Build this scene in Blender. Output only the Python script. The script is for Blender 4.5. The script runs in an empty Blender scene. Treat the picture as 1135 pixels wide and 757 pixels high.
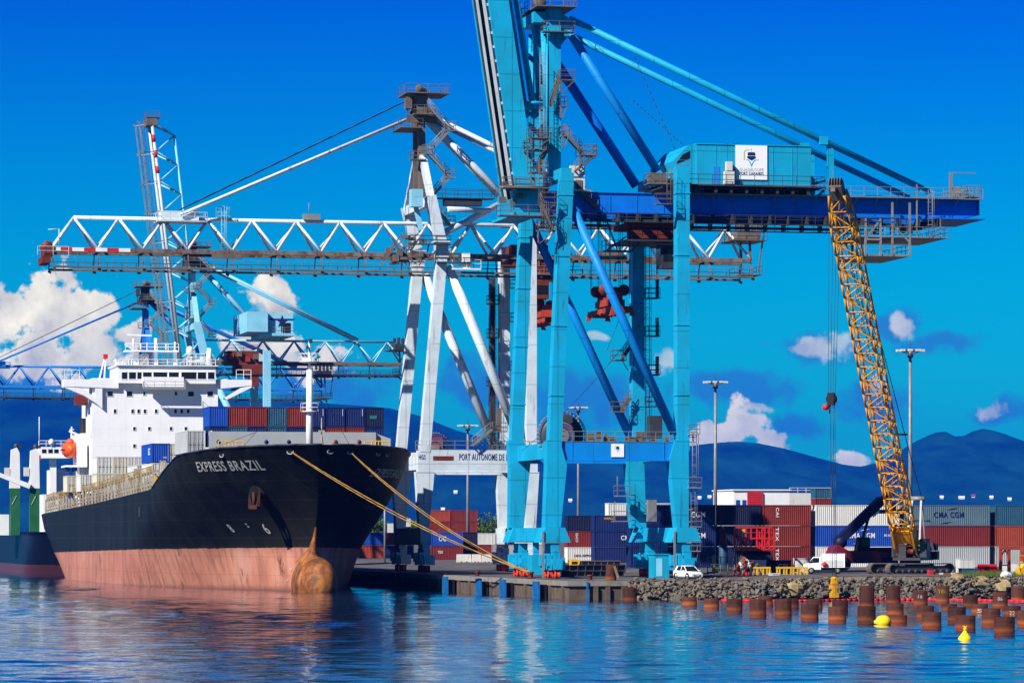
import bpy, math, random
from mathutils import Vector, Matrix, noise as mnoise
R = math.radians
random.seed(7)
sc = bpy.context.scene
col = sc.collection

# ---------------------------------------------------------------- camera
F, U0, VH, H = 4200.0, 567.5, 596.0, 6.5       # focal length, picture centre, horizon row (photo pixels), eye height
cd = bpy.data.cameras.new("camera"); cam = bpy.data.objects.new("camera", cd); col.objects.link(cam)
cam.location = (0, 0, H); cam.rotation_euler = (R(90), 0, 0)
cd.sensor_width = 36.0; cd.lens = F / 1135 * 36; cd.shift_y = (VH - 378.5) / 1135
cd.clip_start = 1; cd.clip_end = 60000
sc.camera = cam

# ---------------------------------------------------------------- light
PHI, ELEV = 44.0, 38.0                          # sun: degrees left of "behind the viewer", elevation
sdir = Vector((-math.sin(R(PHI)) * math.cos(R(ELEV)), -math.cos(R(PHI)) * math.cos(R(ELEV)), math.sin(R(ELEV))))
sl = bpy.data.lights.new("sun", 'SUN'); sl.energy = 5.0; sl.angle = R(0.5); sl.color = (1.0, 0.95, 0.87)
so = bpy.data.objects.new("sun", sl); col.objects.link(so)
so.rotation_euler = (-sdir).to_track_quat('-Z', 'Y').to_euler(); so.location = (-200, -200, 300)
sc.view_settings.view_transform = 'Standard'; sc.view_settings.look = 'None'
sc.view_settings.gamma = 1.0; sc.view_settings.use_curve_mapping = False
sc.view_settings.exposure = 0.68
sc.cycles.max_bounces = 6; sc.cycles.volume_bounces = 1; sc.cycles.use_denoising = True
sc.cycles.volume_step_rate = 4.0; sc.cycles.transparent_max_bounces = 8
try: sc.cycles.denoiser = 'OPENIMAGEDENOISE'
except Exception: pass

wd = bpy.data.worlds.new("World"); sc.world = wd; wd.use_nodes = True
def sky():
    nt = wd.node_tree; nt.nodes.clear()
    N = lambda t, **k: (lambda n: ([setattr(n, a, b) for a, b in k.items()], n)[1])(nt.nodes.new(t))
    L = nt.links.new
    out = N('ShaderNodeOutputWorld'); bg = N('ShaderNodeBackground'); bg.inputs[1].default_value = 0.1
    st = N('ShaderNodeTexSky', sky_type='NISHITA'); st.sun_disc = False
    st.sun_elevation = R(ELEV); st.sun_rotation = R(180 + PHI); st.altitude = 0; st.air_density = 1.0; st.dust_density = 0.4; st.ozone_density = 3.0
    tc = N('ShaderNodeTexCoord'); sp = N('ShaderNodeSeparateXYZ'); L(tc.outputs['Generated'], sp.inputs[0])
    hs = N('ShaderNodeHueSaturation'); hs.inputs['Saturation'].default_value = 1.0; L(st.outputs[0], hs.inputs['Color'])
    # deep tropical blue: per channel gain falling with elevation
    mr = N('ShaderNodeMapRange'); L(sp.outputs[2], mr.inputs[0]); mr.inputs[1].default_value = 0.0; mr.inputs[2].default_value = 0.64
    cr = N('ShaderNodeValToRGB'); L(mr.outputs[0], cr.inputs[0])
    cr.color_ramp.elements[0].color = SKY0
    e = cr.color_ramp.elements.new(0.11); e.color = SKY1; e = cr.color_ramp.elements.new(0.25); e.color = SKY2; cr.color_ramp.elements[-1].color = SKY3
    mu = N('ShaderNodeMix', data_type='RGBA', blend_type='MULTIPLY'); mu.inputs[0].default_value = 1
    L(hs.outputs[0], mu.inputs[6]); L(cr.outputs[0], mu.inputs[7])
    # clouds, laid out by compass bearing and height above the horizon
    dv = N('ShaderNodeVectorMath', operation='DIVIDE'); cb = N('ShaderNodeCombineXYZ')
    ym = N('ShaderNodeMath', operation='MAXIMUM'); L(sp.outputs[1], ym.inputs[0]); ym.inputs[1].default_value = 0.02
    for i in range(3): L(ym.outputs[0], cb.inputs[i])
    L(tc.outputs['Generated'], dv.inputs[0]); L(cb.outputs[0], dv.inputs[1])
    q0 = N('ShaderNodeVectorMath', operation='MULTIPLY'); L(dv.outputs[0], q0.inputs[0]); q0.inputs[1].default_value = (10, 0, 10)
    wn = N('ShaderNodeTexNoise'); wn.inputs['Scale'].default_value = 4.5; wn.inputs['Detail'].default_value = 3; L(q0.outputs[0], wn.inputs['Vector'])
    ws = N('ShaderNodeVectorMath', operation='MULTIPLY_ADD'); L(wn.outputs['Color'], ws.inputs[0]); ws.inputs[1].default_value = (.11, 0, .09); L(q0.outputs[0], ws.inputs[2])
    off = N('ShaderNodeVectorMath', operation='ADD'); L(ws.outputs[0], off.inputs[0]); off.inputs[1].default_value = (-.055, 0, -.045)
    q = off
    def blobs(lst):
        acc = None
        for (u, v, rx, ry) in lst:
            cx, cy = (u - U0) / 420, (VH - v) / 420; sx, sy = 420 / rx, 420 / ry
            m = N('ShaderNodeVectorMath', operation='MULTIPLY_ADD'); L(q.outputs[0], m.inputs[0])
            m.inputs[1].default_value = (sx, 0, sy); m.inputs[2].default_value = (-cx * sx, 0, -cy * sy)
            d = N('ShaderNodeVectorMath', operation='LENGTH'); L(m.outputs[0], d.inputs[0])
            o = N('ShaderNodeMath', operation='SUBTRACT'); o.inputs[0].default_value = 1; L(d.outputs['Value'], o.inputs[1])
            if acc is None: acc = o
            else:
                x = N('ShaderNodeMath', operation='SMOOTH_MAX'); L(acc.outputs[0], x.inputs[0]); L(o.outputs[0], x.inputs[1]); x.inputs[2].default_value = .25; acc = x
        return acc
    def fbm(scale, shift):
        m = N('ShaderNodeVectorMath', operation='ADD'); L(q0.outputs[0], m.inputs[0]); m.inputs[1].default_value = shift
        n = N('ShaderNodeTexNoise'); n.inputs['Scale'].default_value = scale; n.inputs['Detail'].default_value = 7; n.inputs['Roughness'].default_value = .55
        L(m.outputs[0], n.inputs['Vector']); return n.outputs[0]
    def mask(lst, amp, lo, hi, scale=11):
        b = blobs(lst); n = fbm(scale, (0, 0, 0))
        m = N('ShaderNodeMath', operation='MULTIPLY_ADD'); L(n, m.inputs[0]); m.inputs[1].default_value = amp; m.inputs[2].default_value = -amp * .5
        a = N('ShaderNodeMath', operation='ADD'); L(m.outputs[0], a.inputs[0]); L(b.outputs[0], a.inputs[1])
        r = N('ShaderNodeMapRange', interpolation_type='SMOOTHSTEP'); L(a.outputs[0], r.inputs[0]); r.inputs[1].default_value = lo; r.inputs[2].default_value = hi
        return r.outputs[0]
    white = [(66, 342, 62, 62), (98, 352, 52, 50), (52, 398, 82, 42), (8, 352, 50, 44), (140, 374, 36, 26), (104, 392, 56, 32), (-60, 380, 90, 60),
             (298, 328, 34, 26), (300, 382, 60, 34), (352, 405, 60, 34), (816, 474, 46, 34), (792, 484, 40, 28), (853, 490, 40, 20), (942, 507, 34, 15),]
    small = [(913, 385, 44, 20), (1096, 452, 28, 13), (1002, 362, 21, 18), (668, 372, 20, 8), (735, 400, 24, 18), (890, 388, 26, 10), (840, 452, 20, 8), (975, 425, 14, 16), (305, 330, 30, 20)]
    dark = [(815, 432, 95, 32), (640, 440, 120, 42), (905, 388, 80, 28), (1045, 385, 72, 20), (975, 447, 70, 34), (545, 425, 70, 40), (1110, 455, 50, 20), (350, 430, 130, 40),
            (20, 430, 160, 40), (995, 365, 40, 26), (880, 470, 60, 20)]
    sm_ = mask(small, 2.4, .15, .65, 16); wm = mask(white, 2.3, .2, .46, 14); dm = mask(dark, 1.9, .12, .7, 9)
    n1, n2 = fbm(6, (0, 0, 0)), fbm(6, (.03, 0, -.05))
    df = N('ShaderNodeMath', operation='SUBTRACT'); L(n1, df.inputs[0]); L(n2, df.inputs[1])
    sh = N('ShaderNodeMath', operation='MULTIPLY_ADD'); L(df.outputs[0], sh.inputs[0]); sh.inputs[1].default_value = 2.0; sh.inputs[2].default_value = .52; sh.use_clamp = True
    wc = N('ShaderNodeMix', data_type='RGBA'); L(sh.outputs[0], wc.inputs[0]); wc.inputs[6].default_value = CLD0; wc.inputs[7].default_value = CLD1
    mx1 = N('ShaderNodeMix', data_type='RGBA'); dk = N('ShaderNodeMath', operation='MULTIPLY'); L(dm, dk.inputs[0]); dk.inputs[1].default_value = .75
    L(dk.outputs[0], mx1.inputs[0]); L(mu.outputs[2], mx1.inputs[6]); mx1.inputs[7].default_value = CLDD
    mx2 = N('ShaderNodeMix', data_type='RGBA'); wk = N('ShaderNodeMath', operation='MULTIPLY'); L(wm, wk.inputs[0]); wk.inputs[1].default_value = .92
    L(wk.outputs[0], mx2.inputs[0]); L(mx1.outputs[2], mx2.inputs[6]); L(wc.outputs[2], mx2.inputs[7])
    mx3 = N('ShaderNodeMix', data_type='RGBA'); sk = N('ShaderNodeMath', operation='MULTIPLY'); L(sm_, sk.inputs[0]); sk.inputs[1].default_value = .5; L(sk.outputs[0], mx3.inputs[0]); L(mx2.outputs[2], mx3.inputs[6]); L(wc.outputs[2], mx3.inputs[7])
    L(mx3.outputs[2], bg.inputs[0]); L(bg.outputs[0], out.inputs[0])
SKY0 = (.015, .60, .62, 1); SKY1 = (.0, .43, .66, 1); SKY2 = (.0, .100, .70, 1); SKY3 = (.02, .09, .22, 1)
CLD0 = (3.7, 3.6, 3.0, 1); CLD1 = (10.6, 9.6, 6.6, 1); CLDD = (.2, 1.3, 3.6, 1)
sky()

# ---------------------------------------------------------------- the quay's own axes: a = away from the water, b = along the berth (inland/away), z up
TH = R(12.3); C, S = math.cos(TH), math.sin(TH); OX, OY = 4.45, 420.0
def Kw(a, b, z=0): return Vector((OX + a * C - b * S, OY + a * S + b * C, z))
def P(u, v, b):
    k = (u - U0) / F; a = (k * (OY + b * C) - OX + b * S) / (C - k * S); Y = OY + a * S + b * C
    return Vector((a, b, H + (VH - v) * Y / F))
def Kinv(X, Y): dx, dy = X - OX, Y - OY; return dx * C + dy * S, -dx * S + dy * C
def G(u, v, z=2.0): Y = F * (H - z) / (v - VH); return Kinv((u - U0) / F * Y, Y)
def D(u, Y): return Kinv((u - U0) / F * Y, Y)
def Z(v, Y): return H + (VH - v) * Y / F
def upix(a, b): w = Kw(a, b); return U0 + F * w.x / w.y
GZ = lambda a: 2.0 + 0.4 * min(1, max(0, (a - 18) / 8))

# ---------------------------------------------------------------- mesh builder
class M:
    def __init__(s): s.v = []; s.f = []; s.sm = []; s.mi = []; s.m = 0
    def add(s, vs, fs, smooth=False):
        o = len(s.v); s.v += [Vector(x) for x in vs]
        for f in fs: s.f.append([i + o for i in f]); s.sm.append(smooth); s.mi.append(s.m)
        return s
    def bx(s, x0, x1, y0, y1, z0, z1):
        return s.add([(x0, y0, z0), (x1, y0, z0), (x1, y1, z0), (x0, y1, z0), (x0, y0, z1), (x1, y0, z1), (x1, y1, z1), (x0, y1, z1)],
                     [(0, 3, 2, 1), (4, 5, 6, 7), (0, 1, 5, 4), (1, 2, 6, 5), (2, 3, 7, 6), (3, 0, 4, 7)])
    def box(s, c, d): return s.bx(c[0] - d[0] / 2, c[0] + d[0] / 2, c[1] - d[1] / 2, c[1] + d[1] / 2, c[2] - d[2] / 2, c[2] + d[2] / 2)
    def frame(s, p, q, side=None):
        p, q = Vector(p), Vector(q); ax = (q - p).normalized()
        sd = Vector(side) if side else Vector((1, 0, 0))
        if abs(sd.dot(ax)) > .95: sd = Vector((0, 1, 0)) if abs(ax.y) < .9 else Vector((0, 0, 1))
        x = (sd - ax * sd.dot(ax)).normalized(); return p, q, x, ax.cross(x)
    def beam(s, p, q, w, d, w2=None, d2=None, side=None):
        w2 = w if w2 is None else w2; d2 = d if d2 is None else d2
        p, q, x, y = s.frame(p, q, side); vs = []
        for c, ww, dd in ((p, w, d), (q, w2, d2)):
            vs += [c - x * ww / 2 - y * dd / 2, c + x * ww / 2 - y * dd / 2, c + x * ww / 2 + y * dd / 2, c - x * ww / 2 + y * dd / 2]
        return s.add(vs, [(0, 3, 2, 1), (4, 5, 6, 7), (0, 1, 5, 4), (1, 2, 6, 5), (2, 3, 7, 6), (3, 0, 4, 7)])
    def tube(s, p, q, r, r2=None, n=8, caps=True):
        r2 = r if r2 is None else r2; p, q, x, y = s.frame(p, q); vs = []
        for c, rr in ((p, r), (q, r2)):
            vs += [c + (x * math.cos(6.28318 * i / n) + y * math.sin(6.28318 * i / n)) * rr for i in range(n)]
        s.add(vs, [(i, (i + 1) % n, n + (i + 1) % n, n + i) for i in range(n)], True)
        if caps: o = len(s.v) - 2 * n; s.f += [[o + i for i in range(n)][::-1], [o + n + i for i in range(n)]]; s.sm += [False] * 2; s.mi += [s.m] * 2
        return s
    def path(s, pts, r, n=6):
        for i in range(len(pts) - 1): s.tube(pts[i], pts[i + 1], r, n=n)
        return s
    def rope(s, p, q, r, sag=0, n=14):
        p, q = Vector(p), Vector(q)
        return s.path([p.lerp(q, t / n) - Vector((0, 0, sag * 4 * (t / n) * (1 - t / n))) for t in range(n + 1)], r, 5)
    def lathe(s, prof, c=(0, 0, 0), n=20, smooth=True, axis='z'):
        c = Vector(c); o = []
        for r, z in prof:
            for i in range(n):
                a = 6.2831853 * i / n; x, y = r * math.cos(a), r * math.sin(a)
                o.append(c + (Vector((x, y, z)) if axis == 'z' else Vector((x, z, y)) if axis == 'y' else Vector((z, x, y))))
        fs = [(j * n + i, j * n + (i + 1) % n, (j + 1) * n + (i + 1) % n, (j + 1) * n + i) for j in range(len(prof) - 1) for i in range(n)]
        return s.add(o, fs, smooth)
    def prism(s, poly, y0, y1):            # polygon in (a, z), extruded along b
        n = len(poly); vs = [(x, y0, z) for x, z in poly] + [(x, y1, z) for x, z in poly]
        return s.add(vs, [list(range(n)), list(range(2 * n - 1, n - 1, -1))] + [(i, n + i, n + (i + 1) % n, (i + 1) % n) for i in range(n)])
    def pxprism(s, pts, b, d):
        pp = [P(u, v, b) for u, v in pts]; return s.prism([(p.x, p.z) for p in pp], b, b + d)
    def rail(s, pts, h=1.1, r=.035, step=1.6, mid=2):
        pts = [Vector(p) for p in pts]
        for p, q in zip(pts, pts[1:]):
            n = max(1, round((q - p).length / step))
            for i in range(n + 1): c = p.lerp(q, i / n); s.tube(c, c + Vector((0, 0, h)), r, n=4, caps=False)
            for k in range(mid): z = Vector((0, 0, h * (k + 1) / mid)); s.tube(p + z, q + z, r, n=4, caps=False)
        return s
    def deck(s, x0, x1, y0, y1, z, t=.12, rails='nsew', h=1.1, r=.035):
        s.bx(x0, x1, y0, y1, z - t, z)
        if 's' in rails: s.rail([(x0, y0, z), (x1, y0, z)], h, r)
        if 'n' in rails: s.rail([(x0, y1, z), (x1, y1, z)], h, r)
        if 'w' in rails: s.rail([(x0, y0, z), (x0, y1, z)], h, r)
        if 'e' in rails: s.rail([(x1, y0, z), (x1, y1, z)], h, r)
        return s
    def stair(s, p, q, w=.8, side=(0, 1, 0)):
        p, q, sd = Vector(p), Vector(q), Vector(side)
        for k in (-.5, .5):
            o = sd * w * k; s.beam(p + o, q + o, .07, .28, side=side)
            s.tube(p + o + Vector((0, 0, 1)), q + o + Vector((0, 0, 1)), .035, n=4); s.tube(p + o + Vector((0, 0, .5)), q + o + Vector((0, 0, .5)), .03, n=4)
            for t in (0, .33, .67, 1): c = p.lerp(q, t) + o; s.tube(c, c + Vector((0, 0, 1)), .03, n=4)
        n = max(3, int(abs(q.z - p.z) / .25))
        d = q - p; d.z = 0; d = d.normalized() if d.length > .01 else Vector((1, 0, 0))
        for i in range(n + 1): s.beam(p.lerp(q, i / n) - sd * w / 2, p.lerp(q, i / n) + sd * w / 2, .04, .24, side=(0, 0, 1))
        return s
    def ladder(s, p, q, w=.45, cage=True, side=(1, 0, 0), out=(0, -1, 0)):
        p, q, sd, ou = Vector(p), Vector(q), Vector(side), Vector(out)
        for k in (-.5, .5): s.tube(p + sd * w * k, q + sd * w * k, .035, n=4)
        n = int((q - p).length / .4)
        for i in range(n): c = p.lerp(q, (i + .5) / n); s.tube(c - sd * w / 2, c + sd * w / 2, .02, n=4, caps=False)
        if cage:
            m = int((q - p).length / 1.2)
            for i in range(m + 1):
                c = p.lerp(q, i / m); ring = [c + sd * .38 * math.cos(t) + ou * (.75 * math.sin(t)) for t in [math.pi * j / 6 for j in range(7)]]
                s.path(ring, .025, 4)
            for t in (.4, 1.57, 2.74): o = sd * .38 * math.cos(t) + ou * .75 * math.sin(t); s.tube(p + o, q + o, .025, n=4)
        return s
    def mesh(s, name, off=(0, 0, 0)):
        me = bpy.data.meshes.new(name); o = Vector(off)
        me.from_pydata([v - o for v in s.v], [], s.f); me.polygons.foreach_set('use_smooth', s.sm); me.polygons.foreach_set('material_index', s.mi); me.update(); return me

def tag(o, label=None, cat=None, group=None, kind=None):
    if label: o['label'] = label
    if cat: o['category'] = cat
    if group: o['group'] = group
    if kind: o['kind'] = kind
    return o
def single(name, mb, mat, label, cat, org=(0, 0, 0), group=None, kind=None, K=True, off=True, rot=0.0):
    me = mb.mesh(name, org if off else (0, 0, 0)); o = bpy.data.objects.new(name, me); col.objects.link(o)
    for m in (mat if isinstance(mat, list) else [mat]): me.materials.append(m)
    if K: o.location = Kw(*org); o.rotation_euler = (0, 0, TH + rot)
    else: o.location = org; o.rotation_euler = (0, 0, rot)
    return tag(o, label, cat, group, kind)
class T:                                   # a thing: an Empty at its base; its parts are given in quay axes (or local ones)
    def __init__(s, name, label, cat, org, group=None, rot=0.0, local=False):
        s.o = bpy.data.objects.new(name, None); col.objects.link(s.o); s.o.empty_display_size = 1
        s.o.location = Kw(*org); s.o.rotation_euler = (0, 0, TH + rot); s.org = (0, 0, 0) if local else org
        tag(s.o, label, cat, group)
    def part(s, name, mb, mat, parent=None, label=None):
        me = mb if isinstance(mb, bpy.types.Mesh) else mb.mesh(name, s.org)
        o = bpy.data.objects.new(name, me); col.objects.link(o); o.parent = parent or s.o
        if not me.materials:
            for m in (mat if isinstance(mat, list) else [mat]): me.materials.append(m)
        if label: o['label'] = label
        return o
    def text(s, name, string, width, height, mat, M4, parent=None, bold=.0, warp=None):
        return s.part(name, text_mesh(string, width, height, M4, bold, Vector(s.org), warp), mat, parent)
def text_mesh(string, width, height, M4, bold=0, org=Vector((0, 0, 0)), warp=None, depth=.012):
    cu = bpy.data.curves.new('lettering', 'FONT'); cu.body = string; cu.extrude = depth; cu.offset = bold; cu.resolution_u = 3; cu.space_character = 1.12
    ob = bpy.data.objects.new('lettering', cu); col.objects.link(ob)
    me = bpy.data.meshes.new_from_object(ob.evaluated_get(bpy.context.evaluated_depsgraph_get()))
    bpy.data.objects.remove(ob); bpy.data.curves.remove(cu)
    xs = [v.co.x for v in me.vertices]; ys = [v.co.y for v in me.vertices]
    if not xs: return me
    x0, x1, y0, y1 = min(xs), max(xs), min(ys), max(ys)
    sx = width / (x1 - x0) if width else height / (y1 - y0); sy = height / (y1 - y0)
    for v in me.vertices:
        c = Vector(((v.co.x - x0) * sx, (v.co.y - y0) * sy, v.co.z))
        v.co = (warp(c) if warp else M4 @ c) - org
    me.materials.clear(); me.update(); return me
FACE = Matrix.Rotation(R(90), 4, 'X')       # lettering facing -b
def at(a, b, z, m=FACE): return Matrix.Translation((a, b, z)) @ m
VERT = FACE @ Matrix.Rotation(R(-90), 4, 'Z')
def dup(root, loc, rz, label, group=None, mats=None):
    def cp(o, par):
        c = o.copy(); col.objects.link(c)
        if par: c.parent = par
        for ch in kids.get(o.name, []): cp(ch, c)
        if mats and not o.data is None and o.name.split('.')[0] in mats and c.material_slots:
            c.material_slots[0].link = 'OBJECT'; c.material_slots[0].material = mats[o.name.split('.')[0]]
        return c
    kids = {}
    def walk(o):
        for ch in o.children: kids.setdefault(o.name, []).append(ch); walk(ch)
    walk(root); c = cp(root, None); c.location = loc; c.rotation_euler = (0, 0, rz); c['label'] = label
    if group: c['group'] = group
    return c

# ---------------------------------------------------------------- materials
def nmat(name):
    m = bpy.data.materials.new(name); m.use_nodes = True; nt = m.node_tree; b = nt.nodes['Principled BSDF']
    return m, nt, b, (lambda t, **k: (lambda n: ([setattr(n, x, y) for x, y in k.items()], n)[1])(nt.nodes.new(t))), nt.links.new
def c4(c): return (c[0], c[1], c[2], 1)
def paint(name, c, rough=.5, var=.25, rust=0., rustc=(.16, .06, .02), sc1=.6, metal=0., streak=.12, dark=None, seam=0., sk=.38):
    m, nt, b, N, L = nmat(name)
    tc = N('ShaderNodeTexCoord'); n1 = N('ShaderNodeTexNoise'); n1.inputs['Scale'].default_value = sc1; n1.inputs['Detail'].default_value = 6; L(tc.outputs['Object'], n1.inputs[0])
    r1 = N('ShaderNodeMapRange'); L(n1.outputs[0], r1.inputs[0]); r1.inputs[1].default_value = .3; r1.inputs[2].default_value = .72
    mx = N('ShaderNodeMix', data_type='RGBA'); L(r1.outputs[0], mx.inputs[0])
    d = dark or tuple(x * (1 - var) for x in c); mx.inputs[6].default_value = c4(d); mx.inputs[7].default_value = c4(c); last = mx.outputs[2]
    if rust > 0:
        mp = N('ShaderNodeMapping'); mp.inputs['Scale'].default_value = (1, 1, streak); L(tc.outputs['Object'], mp.inputs[0])
        n2 = N('ShaderNodeTexNoise'); n2.inputs['Scale'].default_value = 1.7; n2.inputs['Detail'].default_value = 8; n2.inputs['Roughness'].default_value = .65; L(mp.outputs[0], n2.inputs[0])
        r2 = N('ShaderNodeMapRange'); L(n2.outputs[0], r2.inputs[0]); r2.inputs[1].default_value = .72 - .3 * rust; r2.inputs[2].default_value = .82 - .22 * rust
        m2 = N('ShaderNodeMix', data_type='RGBA'); L(r2.outputs[0], m2.inputs[0]); L(last, m2.inputs[6]); m2.inputs[7].default_value = c4(rustc); last = m2.outputs[2]
    if seam:
        sp = N('ShaderNodeSeparateXYZ'); L(tc.outputs['Object'], sp.inputs[0]); acc = None
        for k, ofs in ((2, .3), (0, .9)):
            d = N('ShaderNodeMath', operation='MULTIPLY_ADD'); L(sp.outputs[k], d.inputs[0]); d.inputs[1].default_value = 1 / seam; d.inputs[2].default_value = ofs
            f = N('ShaderNodeMath', operation='FRACT'); L(d.outputs[0], f.inputs[0]); l = N('ShaderNodeMath', operation='LESS_THAN'); L(f.outputs[0], l.inputs[0]); l.inputs[1].default_value = .028
            if acc is None: acc = l
            else: x = N('ShaderNodeMath', operation='MAXIMUM'); L(acc.outputs[0], x.inputs[0]); L(l.outputs[0], x.inputs[1]); acc = x
        g = N('ShaderNodeMath', operation='MULTIPLY'); L(acc.outputs[0], g.inputs[0]); g.inputs[1].default_value = sk
        m3 = N('ShaderNodeMix', data_type='RGBA'); L(g.outputs[0], m3.inputs[0]); L(last, m3.inputs[6]); m3.inputs[7].default_value = c4(tuple(x * .25 for x in c)); last = m3.outputs[2]
    b.inputs['Specular IOR Level'].default_value = .25; L(last, b.inputs['Base Color']); b.inputs['Roughness'].default_value = rough; b.inputs['Metallic'].default_value = metal
    return m
MT = {}
def mt(k): return MT[k]
MT['blue'] = paint('crane_blue_paint', (.002, .355, .62), .55, .26, .46, (.010, .15, .26), .35, dark=(.006, .27, .42), seam=4.1, sk=.5)
MT['blue2'] = paint('crane_girder_blue', (.001, .16, .68), .5, .25, .2, (.01, .05, .2))
MT['bluemid'] = paint('crane_mid_blue', (.001, .22, .64), .5, .22, .25, (.01, .08, .26), .4, seam=4.1)
MT['gray'] = paint('crane_grey_paint', (.60, .68, .73), .55, .22, .42, (.23, .17, .13), .5, seam=5.2)
MT['grayrust'] = paint('crane_rusty_chord', (.20, .19, .18), .65, .5, .95, (.12, .05, .022), streak=.6)
MT['lblue'] = paint('crane_pale_blue_paint', (.25, .58, .74), .5, .2, .15, (.1, .2, .28))
MT['dblue'] = paint('crane_deep_blue_paint', (.02, .20, .62), .45, .2, .1, (.02, .08, .2))
MT['galv'] = paint('galvanised_steel', (.26, .27, .27), .5, .4, .35, (.16, .10, .06), metal=.2)
MT['brown'] = paint('weathered_platform_steel', (.17, .14, .12), .6, .45, .4, (.12, .05, .02))
MT['steel'] = paint('dark_steel', (.045, .05, .06), .5, .4, .25)
MT['black'] = paint('black_rubber', (.012, .012, .014), .6, .4)
MT['white'] = paint('white_ship_paint', (.81, .81, .82), .5, .10, .22, (.55, .43, .32), .5, streak=.07, seam=2.75, sk=.13)
MT['white2'] = paint('white_paint', (.78, .78, .76), .5, .12, .12, (.35, .26, .18))
MT['cream'] = paint('beige_deck_steel', (.45, .40, .31), .65, .4, .6, (.22, .10, .035))
MT['yellow'] = paint('yellow_paint', (.75, .42, .01), .5, .2, .18, (.2, .09, .02))
MT['craneyellow'] = paint('lattice_boom_yellow', (.78, .34, .012), .5, .25, .12, (.18, .07, .02))
MT['orange'] = paint('orange_lifeboat', (.85, .10, .012), .4, .15)
MT['red'] = paint('red_paint', (.62, .02, .02), .5, .2, .1)
MT['wheel'] = paint('orange_red_wheel', (.75, .07, .03), .5, .3)
MT['redrust'] = paint('red_brown_machinery', (.20, .032, .016), .6, .5, .3, (.10, .03, .015))
MT['rope'] = paint('yellow_mooring_rope', (.44, .25, .05), .85, .45)
MT['glass'] = paint('dark_window_glass', (.012, .016, .022), .08, .3)
MT['navy'] = paint('navy_container', (.006, .020, .115), .5, .3, .12, (.05, .03, .03))
MT['cblue'] = paint('blue_container', (.008, .06, .36), .5, .25, .12, (.08, .04, .03))
MT['slate'] = paint('slate_blue_container', (.022, .085, .15), .5, .25, .15, (.06, .04, .03))  # darkened so the colour carries cloud shade over the right-hand stack
MT['cred'] = paint('red_brown_container', (.20, .024, .016), .55, .3, .2, (.08, .03, .02))
MT['corange'] = paint('orange_red_container', (.33, .05, .022), .55, .3, .15, (.12, .04, .02))
MT['cgray'] = paint('grey_container', (.36, .38, .39), .55, .15, .2, (.2, .12, .08))
MT['cwhite'] = paint('white_container', (.60, .59, .55), .55, .14, .34, (.30, .19, .10))
MT['cgreen'] = paint('green_post', (.02, .13, .05), .5, .3, .15)
MT['cable'] = paint('steel_cable', (.03, .03, .035), .5, .2)
MT['lett'] = paint('white_lettering', (.80, .78, .74), .5, .06, .12, (.4, .2, .1))
MT['navylett'] = paint('navy_lettering', (.01, .02, .12), .5, .1)
MT['graylett'] = paint('grey_lettering', (.42, .44, .46), .5, .1)
MT['redlett'] = paint('red_lettering', (.55, .02, .05), .5, .1)
MT['cyan'] = paint('cyan_logo', (.01, .35, .6), .5, .1)
MT['lime'] = paint('lime_logo', (.55, .55, .02), .5, .1)
MT['signwhite'] = paint('white_sign_board', (.82, .82, .83), .4, .03)
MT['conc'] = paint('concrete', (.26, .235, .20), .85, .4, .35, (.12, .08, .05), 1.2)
MT['rock'] = paint('seawall_stone', (.20, .17, .13), .9, .65, .2, (.10, .08, .06), 1.5)
MT['rocky'] = paint('ochre_stone', (.36, .27, .13), .9, .45, .15, (.3, .2, .1), 1.5)
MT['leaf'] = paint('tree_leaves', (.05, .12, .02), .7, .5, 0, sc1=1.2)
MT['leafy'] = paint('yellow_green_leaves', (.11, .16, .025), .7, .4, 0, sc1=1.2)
MT['bark'] = paint('bark', (.10, .07, .05), .9, .4)
MT['fender'] = paint('blue_fender_panel', (.01, .15, .42), .55, .5, .4, (.07, .06, .06))
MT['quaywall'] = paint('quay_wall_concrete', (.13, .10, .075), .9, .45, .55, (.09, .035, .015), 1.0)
MT['deckred'] = paint('ship_deck', (.10, .05, .035), .7, .4)
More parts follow.
